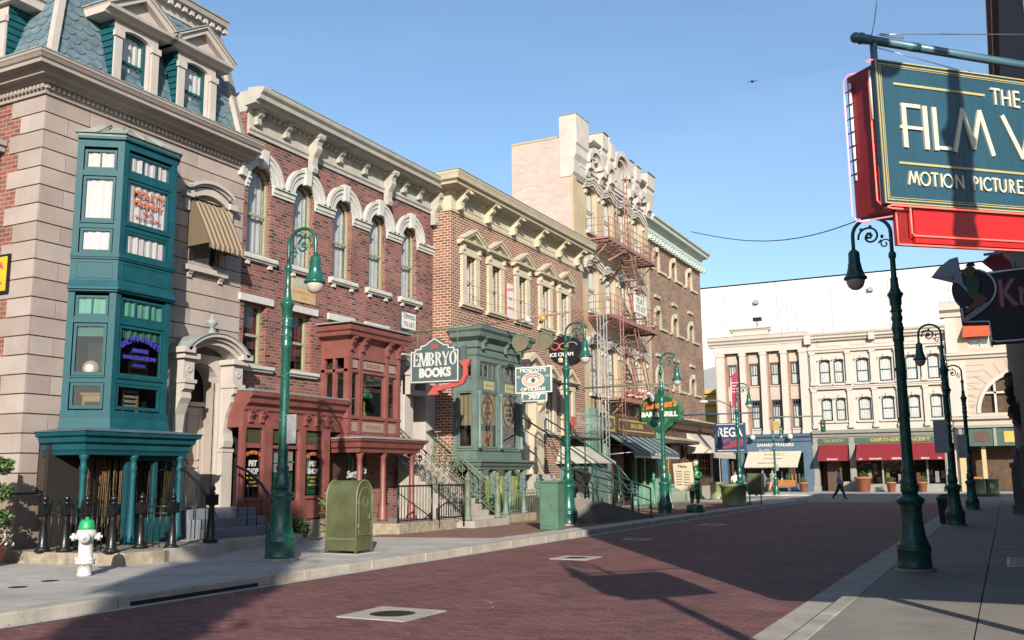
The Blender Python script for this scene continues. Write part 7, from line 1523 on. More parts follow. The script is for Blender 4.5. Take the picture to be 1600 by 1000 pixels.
m.use('shamrock'); m.prism([(-.27, 4.20), (-.15, 4.20), (-.12, 4.08), (-.15, 3.97), (-.27, 3.96), (-.29, 4.08)], .1, .155); m.use('hair_dark').prism([(-.28, 4.34), (-.24, 4.38), (-.17, 4.37), (-.16, 4.33), (-.22, 4.35)], .1, .16); m.build('painted_figure', t)
m = MB(KS).use('cardinal'); m.text("Kr", .07, .1, 3.92, .50, .01, align='LEFT', sx=.72, off=.022); m.use('neon_off'); m.text("Kr", .075, .112, 3.92, .50, .012, align='LEFT', sx=.70, off=.004); m.build('lettering', t)
m = MB(KS).use('galv'); m.tube([(1.6, 0, 4.55), (-.05, 0, 4.5)], .02, 5); m.build('bracket', t)
t = thing('red_arrow_board', (.2, 14.3, 4.4), 'tilted cardinal red board above the martini sign', 'sign')
m = MB(FR((0, 14.25, 0), (1, 0), (0, -1))).use('cardinal'); P = [(-.06, 4.44), (.10, 4.56), (.45, 4.18), (.28, 4.08)]; m.prism(P, -.08, .05); m.use('neon_off'); m.use('film_red').stroke(P+[P[0]], .03, .05, .07); m.build('board', t); MB(KS).use('galv').tube([(.3, -.2, 4.4), (.3, 0, 4.28)], .02, 5).build('bracket', t)

# ================================================================== FAR ROW across the end of the street
YF = 80.0; R0 = FR((0, YF, 0), (1, 0), (0, -1))
b6 = thing('columned_shop_building', (-18, YF, .12), 'pale far building with four tall brick-lined bays above the blue shop front', 'building')
cols = [-21.0, -19.1, -17.38, -15.7, -14.1]
bays = [(-20.72, -19.38), (-18.82, -17.66), (-17.1, -15.98), (-15.42, -14.38)]
m = MB(R0).use('brick_far')
hs = []
for (a0, a1) in bays:
    ac = (a0+a1)/2
    hs += [(ac-.34, ac+.34, 8.8, 10.62), (ac-.34, ac+.34, 5.25, 7.56)]
wall(m, -21.4, -13.75, 4.6, 12.1, hs, b=-.45, depth=.3)
m.use('far_cream'); m.box(-21.4, -21.38, -9, 0, .12, 12.1); m.box(-13.77, -13.75, -9, 0, .12, 12.1); m.build('wall', b6)
MB(R0).use('interior').box(-21.2, -13.9, -8, -1.6, .2, 12).build('interior_core', b6)
for (a0, a1) in bays:
    ac = (a0+a1)/2
    for bs in (((-.45, -.40, 7.6, 8.7, .42), (-.40, -.38, 7.8, 8.45, .25), (-.45, -.33, 8.68, 8.78, .43)), ((-.45, -.40, 10.7, 11.5, .42),), ((-.45, -.33, 5.12, 5.24, .43), (-.45, -.40, 4.7, 5.13, .42))):
        m = MB(R0).use('far_pink')
        for b0_, b1_, z0_, z1_, w_ in bs: m.box(ac-w_, ac+w_, b0_, b1_, z0_, z1_)
        m.build('spandrel_panel', b6)
    window(b6, R0, ac-.33, ac+.33, 8.81, 10.61, -.52, 'far_frame', None, 'curtain', (0, 1), rail=.5, fw=.07, topmull=2, deep=.08)
    window(b6, R0, ac-.33, ac+.33, 5.26, 7.1, -.52, 'far_frame', None, 'curtain', (0, 1), rail=.45, fw=.07, topmull=2, deep=.08)
    window(b6, R0, ac-.33, ac+.33, 7.1, 7.55, -.52, 'far_frame', None, None, rail=0, fw=.07, mull=2, deep=.08)
for c in cols:
    m = MB(R0).use('far_cream'); w = .24 if c > -20.9 and c < -14.2 else .34
    m.box(c-w, c+w, -.45, .0, 4.9, 11.45); m.box(c-w-.06, c+w+.06, -.45, .05, 11.35, 11.62); m.box(c-w-.04, c+w+.04, -.45, .04, 4.75, 5.05); m.build('pilaster', b6)
m = MB(R0).use('far_cream'); m.box(-21.5, -13.75, -.45, .06, 11.6, 12.15); m.prof([(-.45, 12.15), (.1, 12.15), (.14, 12.3), (.3, 12.4), (.34, 12.55), (.5, 12.66), (.55, 12.9), (.6, 12.98), (-.45, 13.1)], -21.9, -13.72)
m.box(-19.7, -16.8, -.4, .2, 13.05, 13.35); m.prof([(-.4, 13.35), (.2, 13.35), (.3, 13.5), (.4, 13.55), (.4, 13.68), (-.4, 13.75)], -20.0, -16.6); m.build('cornice', b6)
m = MB(R0).use('far_blue'); m.prof([(-.3, 3.25), (.1, 3.25), (.1, 4.1), (.25, 4.15), (.3, 4.45), (.5, 4.5), (.55, 4.72), (-.3, 4.8)], -21.4, -13.8)
for a0, a1 in ((-21.2, -20.7), (-19.6, -19.3), (-14.5, -13.8)): m.box(a0, a1, -.4, .12, .12, 3.3); m.box(a0-.05, a1+.05, -.4, .17, .12, .6)
m.box(-19.3, -14.5, -.4, .0, .12, .75); m.box(-17.0, -16.85, -.3, .0, .75, 3.3); m.build('shop_front', b6); f6 = b6.children[-1]
MB(R0).use('glass').quad((-19.3, -.1, .75), (-14.5, -.1, .75), (-14.5, -.1, 3.25), (-19.3, -.1, 3.25)).build('pane', f6)
m = MB(R0).use('interior_warm'); m.box(-20.7, -14.2, -1.4, -1.3, .2, 3.2); m.build('shop_interior', f6)
m = MB(R0).use('gold'); rng = random.Random(8)
for k in range(16): a = -19.0+k*.28; m.use(['gold', 'wood', 'far_blue', 'cream_letter', 'arrow_red', 'shamrock_light'][k % 6]); m.box(a, a+rng.uniform(.08, .2), -.6, -.5, .8, .8+rng.uniform(.2, 1.0))
m.build('window_goods', f6)
m = MB(R0).use('sign_white'); m.text("SAHARA TRADERS", -16.7, .1, 3.86, .34, .02, sx=1.05, off=.006); m.text("Est. 1912", -17.6, .1, 3.45, .22, .02); m.build('lettering', f6)
m = MB(R0).use('cream_cloth'); m.quad((-18.9, .15, 3.35), (-14.6, .15, 3.35), (-14.75, 1.3, 2.25), (-19.0, 1.3, 2.25)); m.add([(-18.9, .15, 3.35), (-19.0, 1.3, 2.25), (-18.9, .15, 2.25)], [(0, 1, 2)])
for k in range(22): a = -19.0+k*.193; m.add([(a, 1.3, 2.25), (a+.193, 1.3, 2.25), (a+.193, 1.3, 2.1), (a+.097, 1.3, 2.0), (a, 1.3, 2.1)], [(0, 1, 2, 3, 4)])
m.build('awning', b6); a6 = b6.children[-1]
class TF:     # slope of the awning
    def __init__(s, fr, b0, c0, b1, c1): s.fr, s.b0, s.c0, s.b1, s.c1 = fr, b0, c0, b1, c1; s.l = math.hypot(b1-b0, c1-c0)
    def __call__(s, a, b, c):
        t = c/s.l; nx, nz = -(s.c1-s.c0)/s.l, (s.b1-s.b0)/s.l
        return s.fr(a, s.b1+(s.b0-s.b1)*t+nx*b, s.c1+(s.c0-s.c1)*t+nz*b)
m = MB(TF(R0, .15, 3.35, 1.3, 2.25)).use('gold'); m.text("SAHARA", -16.75, .01, 1.2, .42, .01, off=.006); m.use('script_brown').text("TRADING COMPANY", -16.75, .01, .72, .16, .01); m.text("SAHARA TRADERS", -17.2, .01, .2, .18, .01); m.build('lettering', a6)
for i, x in enumerate((-18.35, -15.35)):
    t = thing('globe_wall_light', (x, YF-.8, 4.5), ('left' if i == 0 else 'right')+' white globe light above the blue shop sign', 'lamp'); MB(R0).use('white_paint').ball((x, .75, 4.5), .22, 12, 8).build('globe', t); MB(R0).use('black_iron').tube([(x, .1, 4.4), (x, .5, 4.7), (x, .75, 4.68)], .03, 6).build('arm', t)
# ---- bakery
b7 = thing('bakery_building', (-8.6, YF, .12), 'cream far building with paired round-headed windows above dark red bakery awnings', 'building')
GW = [(-12.93, -12.06), (-11.80, -11.03), (-10.08, -9.12), (-8.36, -7.40), (-6.42, -5.55), (-4.85, -3.98)]
m = MB(R0).use('far_cream'); hs = []
for a0, a1 in GW: hs += [(a0, a1, 8.68, 10.56, 'seg'), (a0, a1, 5.68, 7.45, 'seg')]
wall(m, -13.7, -3.4, 4.6, 12.8, hs, b=-.1, depth=.3); m.box(-13.7, -13.68, -9, 0, .12, 12.8); m.box(-3.42, -3.4, -9, 0, .12, 12.8); m.build('wall', b7)
MB(R0).use('interior').box(-13.6, -3.5, -8, -1.6, .2, 12.6).build('interior_core', b7)
lets = [None, None, "SHEET MUSIC", "TAX FORMS", "LAW OFFICE", "NOTARY"]
for k, (a0, a1) in enumerate(GW):
    for z0, z1 in ((8.68, 10.56), (5.68, 7.45)):
        f = window(b7, R0, a0+.02, a1-.02, z0+.02, z1-.02, -.24, 'far_frame', 'seg', 'curtain', (0, 1), rail=.5, fw=.075, mull=0, deep=.08)
        m = MB(R0).use('far_cream'); ac, hw = (a0+a1)/2, (a1-a0)/2
        pts = arcpts(a0-.07, a1+.07, z1+.08, 'seg')
        for p, q in zip(pts[:-1], pts[1:]): m.prism([p, q, (q[0], q[1]+.14), (p[0], p[1]+.14)], -.1, .06)
        m.box(ac-.09, ac+.09, -.1, .12, z1+.04, z1+.32); m.box(a0-.15, a1+.15, -.1, .06, z0-.16, z0-.02); m.build('surround', f)
for c in (-13.4, -10.66, -8.8, -7.0, -5.1, -3.65):
    for z0, z1 in ((5.1, 8.2), (8.55, 11.2)):
        m = MB(R0).use('far_cream'); m.box(c-.17, c+.17, -.1, .10, z0, z1); m.box(c-.22, c+.22, -.1, .14, z1-.18, z1); m.box(c-.22, c+.22, -.1, .14, z0, z0+.25); m.build('pilaster', b7)
m = MB(R0).use('far_cream'); m.box(-13.7, -3.4, -.1, .16, 8.2, 8.34); m.box(-13.7, -3.4, -.1, .22, 8.34, 8.44); m.prof([(-.1, 11.2), (.1, 11.2), (.12, 11.35), (.2, 11.4), (.2, 11.5), (-.1, 11.55)], -13.7, -3.4)
m.prof([(-.1, 12.1), (.08, 12.1), (.1, 12.25), (.3, 12.35), (.32, 12.5), (.45, 12.6), (.5, 12.75), (-.1, 12.85)], -13.75, -3.38)
for k in range(62): a = -13.6+k*.165; m.box(a, a+.09, .08, .17, 12.14, 12.24)
for a0, a1 in ((-13.0, -11.0), (-10.4, -9.1), (-8.6, -7.3), (-6.7, -5.4), (-4.8, -3.9)): m.box(a0, a1, -.1, -.06, 11.66, 12.0); m.box(a0+.1, a1-.1, -.06, -.04, 11.72, 11.94)
m.box(-13.9, -13.4, -.1, .45, 11.9, 12.75); m.box(-8.95, -8.5, -.1, .4, 12.0, 12.75); m.build('cornice', b7)
m = MB(R0).use('grey_green'); m.prof([(-.3, 3.75), (.1, 3.75), (.1, 4.35), (.2, 4.4), (.25, 4.6), (.45, 4.68), (.5, 4.9), (-.3, 4.98)], -13.7, -3.4)
for c in (-13.55, -10.75, -3.9): m.box(c-.22, c+.22, -.4, .12, .12, 3.8); m.box(c-.27, c+.27, -.4, .18, .12, .55); m.box(c-.14, c+.14, .12, .15, .8, 3.3)
m.box(-10.5, -4.1, -.5, -.1, .12, .7); m.box(-11.6, -11.0, -.5, -.1, .12, .9)
for a in (-8.6, -7.0, -5.4): m.box(a-.06, a+.06, -.4, -.1, .7, 3.75)
m.build('shop_front', b7); f7 = b7.children[-1]
MB(R0).use('glass_dark').quad((-10.5, -.25, .7), (-4.1, -.25, .7), (-4.1, -.25, 3.75), (-10.5, -.25, 3.75)).build('pane', f7)
m = MB(R0).use('interior_warm'); m.box(-13.3, -3.8, -1.5, -1.4, .2, 3.7); m.build('shop_interior', f7)
for k in range(14):
    a = -10.2+k*.44; m = MB(R0).use(['curtain', 'cream_letter', 'wood', 'arrow_red', 'gold', 'interior_warm'][k % 6]); z = .8+(k % 3)*.35; m.box(a, a+.28, -.7, -.6, z, z+.45+(k*37 % 5)*.1); m.build('window_goods', f7)
m = MB(R0).use('sign_green'); m.box(-13.3, -10.95, .1, .16, 3.85, 4.3); m.box(-10.5, -4.15, .1, .16, 3.85, 4.3); m.use('gold'); m.text("TEA ROOM", -12.1, .16, 4.08, .32, .02, off=.006); m.text("OERTNER'S BAKERY", -7.2, .16, 4.08, .36, .02, sx=1.35, off=.012); m.build('fascia_sign', f7)
def awn(a0, a1, tx, lab):
    m = MB(R0).use('maroon_cloth'); m.quad((a0, .15, 3.8), (a1, .15, 3.8), (a1, 1.4, 2.75), (a0, 1.4, 2.75)); m.quad((a0, 1.4, 2.75), (a1, 1.4, 2.75), (a1, 1.4, 2.5), (a0, 1.4, 2.5))
    for a in (a0, a1): m.add([(a, .15, 3.8), (a, 1.4, 2.75), (a, 1.4, 2.5), (a, .15, 2.5)], [(0, 1, 2, 3)])
    m.build('awning', b7); o = b7.children[-1]; m = MB(R0).use('sign_white')
    for x, s_ in tx: m.text(s_, x, 1.401, 2.62, .16 if s_ != "OERTNER'S" else .22, .01, off=.004)
    m.build('lettering', o)
awn(-13.2, -11.05, [(-12.1, "TEA ROOM")], ''); awn(-10.35, -4.1, [(-10.0, "210"), (-8.9, "FINE PASTRY"), (-7.2, "OERTNER'S"), (-5.4, "BREADS"), (-4.4, "210")], '')
MB(R0).use('brown_shop').box(-12.8, -11.7, -.5, -.4, .12, 3.0).build('door', b7)
# ---- stone building with the big arch
b8 = thing('arched_stone_building', (0, YF, .12), 'tan rusticated stone building with a great arched window at the far right', 'building')
m = MB(R0).use('far_stone'); wall(m, -3.35, 9, 4.7, 14.2, [(-1.4, 4.4, 5.9, 8.8, 'arch'), (-1.9, -.2, 10.8, 11.9)], b=.1, depth=.6, seg=20); m.box(-3.4, -3.3, -9, .1, .12, 14.2)
m.use('far_cream'); m.box(-3.4, -2.2, .1, .3, 5.7, 9.9); m.prof([(.1, 10.0), (.3, 10.05), (.35, 10.2), (.55, 10.3), (.55, 10.45), (.1, 10.5)], -3.45, 9)
m.box(-3.4, -2.6, .1, .35, 10.5, 13.2); m.prof([(.0, 13.2), (.3, 13.3), (.35, 13.6), (.7, 13.8), (.75, 14.2), (.0, 14.6)], -3.7, 9); m.prof([(.1, 5.4), (.4, 5.45), (.45, 5.6), (.1, 5.7)], -3.4, 9)
m.use('joint')
for k in range(9): z = 5.9+k*.45; e = -1.45 if z < 7 else -1.45+(z-7)*.35; m.box(-2.2, e-.35, .098, .104, z, z+.025)
for k in range(8): a = radians(170-k*11); r0_, r1_ = 3.25, 4.3; m.stroke([(1.5+r0_*cos(a), 5.9+r0_*sin(a)*.98), (1.5+r1_*cos(a), 5.9+r1_*sin(a)*.95)], .025, .098, .104)
m.build('wall', b8)
m = MB(R0).use('far_cream'); m.arch(1.5, 5.9, 2.9, 3.15, .0, .2, 0, pi, 24)
for a in (-.35, .9, 2.2, 3.4): m.box(a-.08, a+.08, -.35, -.2, 5.9, 8.4)
m.box(-1.4, 4.4, -.35, -.2, 7.35, 7.5); m.build('arched_window', b8); w8 = b8.children[-1]; MB(R0).use('interior_warm').box(-1.4, 4.4, -.6, -.5, 5.8, 8.9).build('pane', w8)
window(b8, R0, -1.9, -.2, 10.8, 11.9, -.1, 'far_cream', None, 'curtain', (0, 1), rail=0, mull=1, fw=.1)
m = MB(R0).use('red_cloth'); m.quad((-2.1, .15, 12.6), (0, .15, 12.6), (.1, .8, 11.75), (-2.2, .8, 11.75)); m.quad((-2.2, .8, 11.75), (.1, .8, 11.75), (.1, .8, 11.6), (-2.2, .8, 11.6)); m.add([(-2.1, .15, 12.6), (-2.2, .8, 11.6), (-2.1, .15, 11.6)], [(0, 1, 2)]); m.build('awning', b8)
MB(R0).use('interior_warm').box(-3.0, 9, -1.6, -1.5, .12, 4.6).build('shop_interior', b8)
m = MB(R0).use('sign_green'); m.box(-3.1, 9, -.2, .6, 3.45, 4.8); m.use('grey_green'); m.box(-3.2, 9, -.2, .8, 4.8, 5.0)
for a in (-2.9, -.6, 1.4, 3.4): m.box(a-.1, a+.1, .6, .68, 3.45, 4.8)
m.use('brown_shop').box(-2.0, -1.0, .6, .62, 3.75, 4.5); m.use('yellow_wall').box(0, 1.25, .6, .64, 3.7, 4.5); m.build('shop_fascia', b8)
m = MB(R0).use('tan_panel'); m.box(-3.1, -2.5, -.3, .2, .12, 3.45); m.box(-1.6, -1.3, -.3, .1, .12, 3.45); m.use('wood').box(-2.5, -1.6, -.3, 0, .12, 1.2); m.build('shop_front', b8)
# yellow fronted building in the gap and the big white hall behind
t = thing('yellow_building', (-24, 92, 0), 'yellow banded building glimpsed in the gap left of the blue shop', 'building')
m = MB(FR((0, 92, 0), (1, 0), (0, -1))).use('yellow_wall'); m.box(-34, -22, -6, 0, 4, 9.6)
for z in (6.2, 7.2, 8.2, 9.3): m.box(-34, -21.8, 0, .3, z, z+.35)
m.use('galv'); m.prism([(-34, 9.6), (-22, 9.6), (-22, 12.6)], -6, 0); m.build('wall', t); m = MB(FR((0, 92, 0), (1, 0), (0, -1))).use('dark_building'); m.box(-34, -22, -6, .1, 0, 4); m.build('ground_floor', t)
t = thing('white_studio_hall', (-10, 110, 0), 'huge plain white studio hall rising behind the far row', 'building')
m = MB().use('white_hall'); m.box(-60, 45, 110, 150, 0, 23.3); m.build('wall', t)
for k in range(18): x = -58+k*6; MB().use('galv').box(x, x+.06, 109.97, 110, 0, 23.25).build('panel_seam', t)
for zs in (8.0, 15.5, 20.5): MB().use('grey_trim').box(-60, 45, 109.975, 110, zs, zs+.05).build('panel_seam', t)
for xs, zs in ((-24.5, 20.9), (-12.0, 21.2), (4.0, 20.8)): MB().use('galv').box(xs, xs+.5, 109.6, 110, zs, zs+.45).build('wall_vent', t); m = MB().use('white_hall'); m.box(-60.2, 45.2, 109.9, 150.2, 23.3, 23.4); m.build('roof_edge', t)
t = thing('rooftop_vent', (-17.5, 85, 13.9), 'small dark lamp fitting on the parapet of the columned building', 'roof fitting'); m = MB().use('black_iron'); m.tube([(-17.7, YF, 13.7), (-17.7, YF, 14.3)], .05, 6); m.build('post', t); m = MB().use('black_iron'); m.box(-18.0, -17.3, YF-.2, YF+.2, 14.2, 14.5); m.build('head', t)
for i, (x, h_, l) in enumerate(((-15.9, 15.2, 'leftmost thin roof mast behind the pale cornice'), (-15.4, 15.3, 'second thin roof mast behind the pale cornice'), (-14.6, 14.9, 'thin roof mast nearest the bakery'), (-12.6, 14.2, 'thin roof mast above the tea room'))):
    tag(MB().use('galv').tube([(x, YF+1, 12.6), (x, YF+1, h_)], .03, 5).build('roof_mast'), l, 'mast')
# ---- plaza things
def green_bin(x, y, lab, emblem=True, name='green_bin'):
    t = thing(name, (x, y, .14), lab, 'bin', 'olive green bins'); m = MB().use('bin_green'); m.lathe(x, y, [(.42, .14), (.42, .2), (.40, .25), (.40, 1.02), (.45, 1.04), (.45, 1.12), (.3, 1.14)], 20); m.build('body', t)
    if emblem:
        m = MB(FR((x, y-.41, 0), (1, 0), (0, -1))).use('sign_white'); m.prism([(.13*cos(2*pi*k/16), .68+.15*sin(2*pi*k/16)) for k in range(16)], 0, .02); m.use('black_iron').prism([(.05*cos(2*pi*k/10), .68+.06*sin(2*pi*k/10)) for k in range(10)], .02, .03); m.build('emblem', t)
    return t
green_bin(-14.9, 55.0, 'olive bin farthest left, beside the shop corner', False); green_bin(-13.55, 54.6, 'olive bin with a round white emblem near the blue column'); green_bin(-1.75, 69.6, 'olive bin without emblem at the far right', False); green_bin(-.95, 69.9, 'olive bin with a round white emblem at the far right')
t = thing('planter_bin', (-11.3, 44.6, .14), 'broad olive tub around the foot of the left lamp by the cafe sign', 'tub'); m = MB().use('bin_green'); m.lathe(-11.35, 44.7, [(.56, .14), (.52, .2), (.58, 1.0), (.64, 1.02), (.64, 1.14), (.5, 1.14)], 22); m.build('body', t); MB().use('black_iron').lathe(-11.35, 44.7, [(.5, 1.08), (.02, 1.12)], 16).build('lid', t)
t = thing('box_on_legs', (-10.7, 46.2, .14), 'dark olive box on two thin legs beside the broad olive tub', 'box'); m = MB().use('olive_box'); m.box(-11.0, -10.35, 46.0, 46.6, .62, 1.62); m.build('body', t)
for x in (-10.95, -10.42): MB().use('black_iron').box(x, x+.05, 46.0, 46.05, .14, .62).build('leg', t)
tag(MB().use('yellow_sign').tube([(-14.3, 53.3, .28), (-13.9, 53.2, .3), (-13.2, 53.3, .24)], [.05, .16, .1], 8).build('yellow_traffic_cone'), 'small bright yellow object lying on the pavement before the bins', 'cone')
for i, (x, y, l) in enumerate(((-17.0, 78.6, 'terracotta pot left of the wooden bench'), (-14.35, 78.4, 'tall terracotta pot right of the wooden bench'), (-9.9, 78.6, 'large red-brown box planter under the red awning'), (-7.9, 78.4, 'terracotta pot with green plant in the middle of the bakery front'), (-5.7, 78.2, 'terracotta pot with bright green plant at the right of the bakery'), (-18.5, 78.6, 'terracotta pot by the blue shop door'))):
    potted((x, y, .12), .36 if i != 2 else .62, .75 if i != 2 else 1.15, l, seed=50+i, n=200, fr_=.32, grp='terracotta pots along the far shops')
t = thing('wooden_bench', (-15.9, 78.3, .12), 'wooden bench against the blue shop front', 'bench')
m = MB().use('wood'); m.box(-16.7, -15.0, 78.2, 78.6, .52, .58); m.build('seat', t); m = MB().use('wood'); m.box(-16.7, -15.0, 78.6, 78.66, .6, 1.05); m.build('backrest', t)
for x in (-16.6, -15.1): MB().use('black_iron').box(x-.04, x+.04, 78.25, 78.6, .12, .52).build('leg', t)
# far lamp with traffic signal arm
o = dup(lamp0, (-14.05, 66.8, .12), 'far slim green post standing before the cream shop awning', 0, .78)
t = thing('traffic_signal', (-14.1, 67.2, .12), 'traffic signal hanging from a long green arm before the far shops', 'traffic signal')
m = MB().use('verdi_iron'); m.tube([(-14.3, 66.9, 5.3), (-14.0, 66.9, 5.42), (-8.9-1.8, 66.9, 5.36)], .05, 6); m.build('arm', t)
m = MB().use('rail_green'); m.box(-10.9, -10.6, 66.75, 67.0, 4.3, 5.1); m.build('head', t); h_ = t.children[-1]
for z, c in ((4.95, 'arrow_red'), (4.7, 'gold'), (4.45, 'sign_green')): m = MB().use(c); m.prism([(-10.75+.08*cos(2*pi*k/12), z+.08*sin(2*pi*k/12)) for k in range(12)], 66.72, 66.75) if False else m.ball((-10.75, 66.74, z), .08, 8, 6); m.build('signal_lens', h_)
m = MB().use('gold'); m.box(-14.0, -13.6, 66.6, 66.63, 4.5, 5.1); tag(m.build('hanging_notice'), 'small yellow notice hanging on the far green post', 'sign')
# ---- people
def person(loc, rz, joints, label, mats, cf):
    t = thing('person', loc, label, 'person'); t.rotation_euler = (0, 0, rz)
    E_ = [(0, 1), (1, 2), (2, 3), (3, 4), (0, 5), (5, 6), (6, 7), (7, 8), (0, 9), (9, 10), (10, 11), (11, 12), (12, 13), (10, 14), (14, 15), (15, 16), (10, 17), (17, 18), (18, 19)]
    o = body_mesh('body', joints, E_, mats, colors=cf); o.parent = t
    h = joints[13][0]; m = MB().use('hair_dark'); m.ball((h[0], h[1]+.015, h[2]+.045), .095, 12, 8, (.95, 1.05, .85)); ob = m.build('hair'); ob.parent = t
    return t
def walkJ(): return [((0, 0, .95), .15), ((-.09, .0, .88), .10), ((-.08, -.20, .50), .09), ((-.08, -.28, .12), .06), ((-.08, -.42, .06), .05),
    ((.09, .0, .88), .10), ((.08, .14, .50), .09), ((.08, .38, .17), .06), ((.08, .36, .06), .05),
    ((0, .0, 1.12), .155), ((0, 0, 1.36), .17), ((0, -.01, 1.50), .07), ((0, -.02, 1.58), .075), ((0, -.03, 1.68), .10),
    ((-.20, .0, 1.38), .065), ((-.25, .14, 1.12), .05), ((-.24, .02, .92), .04), ((.20, 0, 1.38), .065), ((.25, -.12, 1.12), .05), ((.24, -.28, .98), .04)]
cfw = lambda c: 0 if c.z > 1.50 else (1 if c.z > .95 and abs(c.x) < .2 or c.z > 1.2 else (0 if c.z > .85 and abs(c.x) > .2 else 2))
person((-9.0, 60.5, .01), radians(100), walkJ(), 'man in a light blue shirt and dark trousers striding across the far road', ['skin', 'shirt_blue', 'trouser_dark'], cfw)
def standJ(): return [((0, 0, .95), .15), ((-.09, .0, .88), .10), ((-.10, -.02, .50), .075), ((-.11, 0, .12), .05), ((-.11, -.12, .06), .045),
    ((.09, .0, .88), .10), ((.10, -.02, .50), .075), ((.11, 0, .12), .05), ((.11, -.12, .06), .045),
    ((0, .0, 1.12), .155), ((0, 0, 1.36), .17), ((0, -.01, 1.50), .07), ((0, -.02, 1.58), .075), ((0, -.03, 1.68), .10),
    ((-.20, .0, 1.38), .065), ((-.25, .02, 1.12), .05), ((-.20, -.14, .96), .04), ((.20, 0, 1.38), .065), ((.25, .02, 1.12), .05), ((.20, -.12, .96), .04)]
person((-15.6, 62.0, .01), .3, standJ(), 'person in a white shirt standing behind the dark olive box', ['skin', 'shirt_white', 'trouser_dark'], cfw)
person((-17.1, 76.6, .12), .5, standJ(), 'person in blue clothes standing left of the far slim post', ['skin', 'jeans', 'jeans'], cfw)
person((-16.3, 76.3, .12), 2.6, walkJ(), 'person in pale trousers leaning beside the far slim post', ['skin', 'tan_cloth', 'tan_cloth'], cfw)
# ---- unseen buildings added behind and beside the camera to cut sky light
for nm, x0, x1, y0, y1, h_, mt, lab in (('brick_sky_blocker', -32, -17.2, -42, 4, 10.5, 'brick_b1', 'unseen red brick block left of the camera, added to cut sky light'), ('stucco_sky_blocker', 5.2, 18, -42, -4.5, 5.4, 'b4_stucco', 'unseen low tan block on the right behind the camera, added to cut sky light'), ('rear_sky_blocker', -17, 4, -62, -48, 13, 'brick_b5', 'unseen brown brick block far behind the camera, added to cut sky light')):
    t = thing(nm, ((x0+x1)/2, (y0+y1)/2, 0), lab, 'building'); m = MB().use(mt); m.box(x0, x1, y0, y1, 0, h_); m.build('wall', t)
    m = MB().use('grey_trim'); m.box(x0-.3, x1+.3, y0-.3, y1+.3, h_, h_+.4); m.build('cornice', t)
    fr_ = FR((x1, 0, 0), (0, 1), (1, 0)) if x0 < -20 else (FR((x0, 0, 0), (0, 1), (-1, 0)) if x0 > 0 else FR((0, y1, 0), (1, 0), (0, 1)))
    a_, b_ = (y0, y1) if x0 < -20 or x0 > 0 else (x0, x1); k = a_+1.5
    while k < b_-1.5:
        for z in ([1.0, 4.6, 7.6] if h_ > 6 else [1.0]): MB(fr_).use('interior').box(k, k+1.1, 0, .02, z, z+1.9).build('window', t)
        k += 2.9
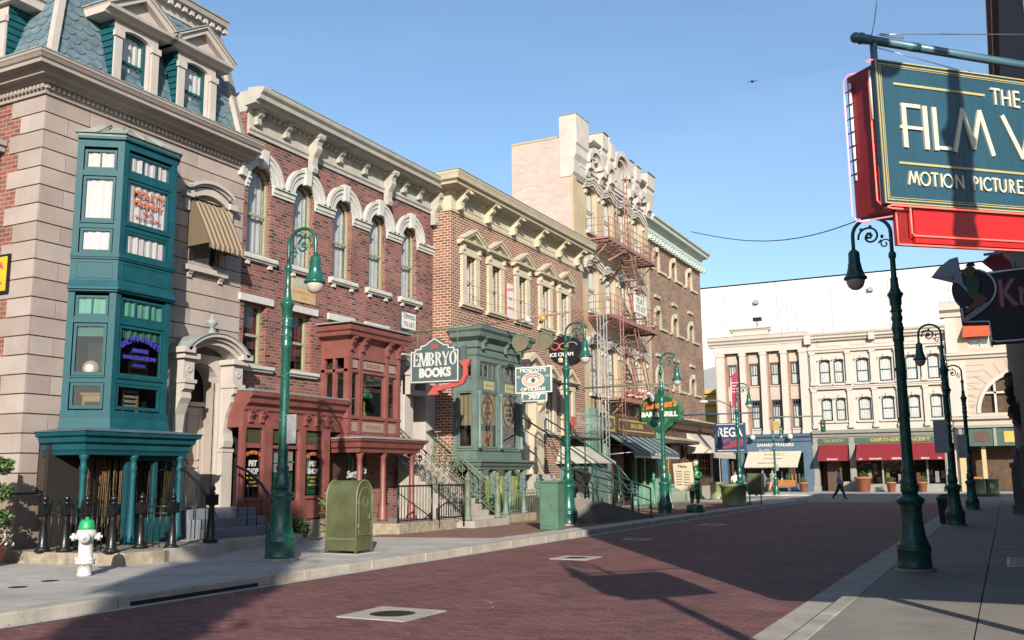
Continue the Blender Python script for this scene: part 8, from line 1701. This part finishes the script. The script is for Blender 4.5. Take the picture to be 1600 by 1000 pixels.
# ---- trees outside the picture that shade the near left corner
def tree(x, y, h, r, n, label, seed):
    rng = random.Random(seed); t = thing('street_tree', (x, y, 0), label, 'tree', 'trees beside the camera')
    m = MB().use('bark'); m.tube([(x, y, 0), (x+.1, y, h*.3), (x-.05, y+.1, h*.55)], [.2, .16, .1], 8)
    for k in range(6): a = k*1.05; m.tube([(x, y, h*(.38+.03*k)), (x+cos(a)*r*.6, y+sin(a)*r*.6, h*(.65+.04*k))], [.07, .02], 5)
    m.build('trunk', t); m = MB()
    for c in range(34):
        th, ph = rng.random()*2*pi, math.acos(rng.uniform(-1, 1)); q = rng.uniform(.35, 1)
        cc = Vector((x+r*.8*q*sin(ph)*cos(th), y+r*.8*q*sin(ph)*sin(th), h*.70+h*.27*q*cos(ph))); m.use('leaf_dark' if c % 2 else 'leaf_light')
        for i in range(n//34):
            p = cc+Vector((rng.gauss(0, .24), rng.gauss(0, .24), rng.gauss(0, .30))); a = Vector((rng.uniform(-1, 1), rng.uniform(-1, 1), rng.uniform(-1, 1))).normalized(); b = a.orthogonal().normalized(); k = .17
            m.add([p-a*k, p+b*k*.5, p+a*k, p-b*k*.5], [(0, 1, 2, 3)], False, raw=True)
    m.build('crown', t)
tree(1.45, -7.85, 14.6, .95, 30000, 'tall narrow leafy tree behind the camera that shades the bottom left corner', 5)
# ---- fallen leaves, crumbs and gum on the ground
rng = random.Random(77); m = MB()
for k in range(900):
    q = rng.random()
    if q < .35: x, y, z = -10.3+abs(rng.gauss(0, .35)), rng.uniform(6, 50), .009
    elif q < .6: x, y, z = rng.uniform(-10, -2.4), 4+rng.random()**1.3*40, .004
    elif q < .75: x, y, z = -2.2-abs(rng.gauss(0, .25)), rng.uniform(7, 45), .012
    elif q < .88: x, y, z = rng.uniform(-14, -10.7), rng.uniform(8, 20), .1435
    else: x, y, z = rng.uniform(-1.7, 1), rng.uniform(9, 30), .1225
    m.use(('leaf_dark', 'rope_brown', 'sign_white', 'bark', 'kerbstone', 'rope_brown')[rng.randrange(6)]); r = rng.uniform(.008, .024); a = rng.random()*6
    m.add([(x+r*cos(a+i*1.57)*(1 if i % 2 else .55), y+r*sin(a+i*1.57)*(1 if i % 2 else .55), z+rng.uniform(0, .006)) for i in range(4)], [(0, 1, 2, 3)])
tag(m.build('leaf_litter'), 'scattered dry leaves and pale crumbs on road and pavements', 'litter', kind='stuff')
# ---- a bird in the sky
t = thing('bird', (-14.5, 60, 24.5), 'tiny dark bird gliding in the open sky', 'bird'); bx, by, bz = -12.8, 60.0, 26.9
m = MB().use('black_iron'); m.add([(bx-.45, by, bz+.12), (bx-.1, by-.08, bz), (bx+.1, by-.08, bz), (bx+.5, by, bz+.02), (bx+.1, by+.1, bz), (bx-.1, by+.12, bz), (bx, by-.2, bz-.03), (bx, by+.25, bz-.02)], [(0, 1, 5), (1, 2, 4, 5), (2, 3, 4), (1, 6, 2), (5, 7, 4)]); m.build('wings', t); MB().use('black_iron').ball((bx, by, bz-.02), .09, 8, 6, (1, 2, .8)).build('body', t)
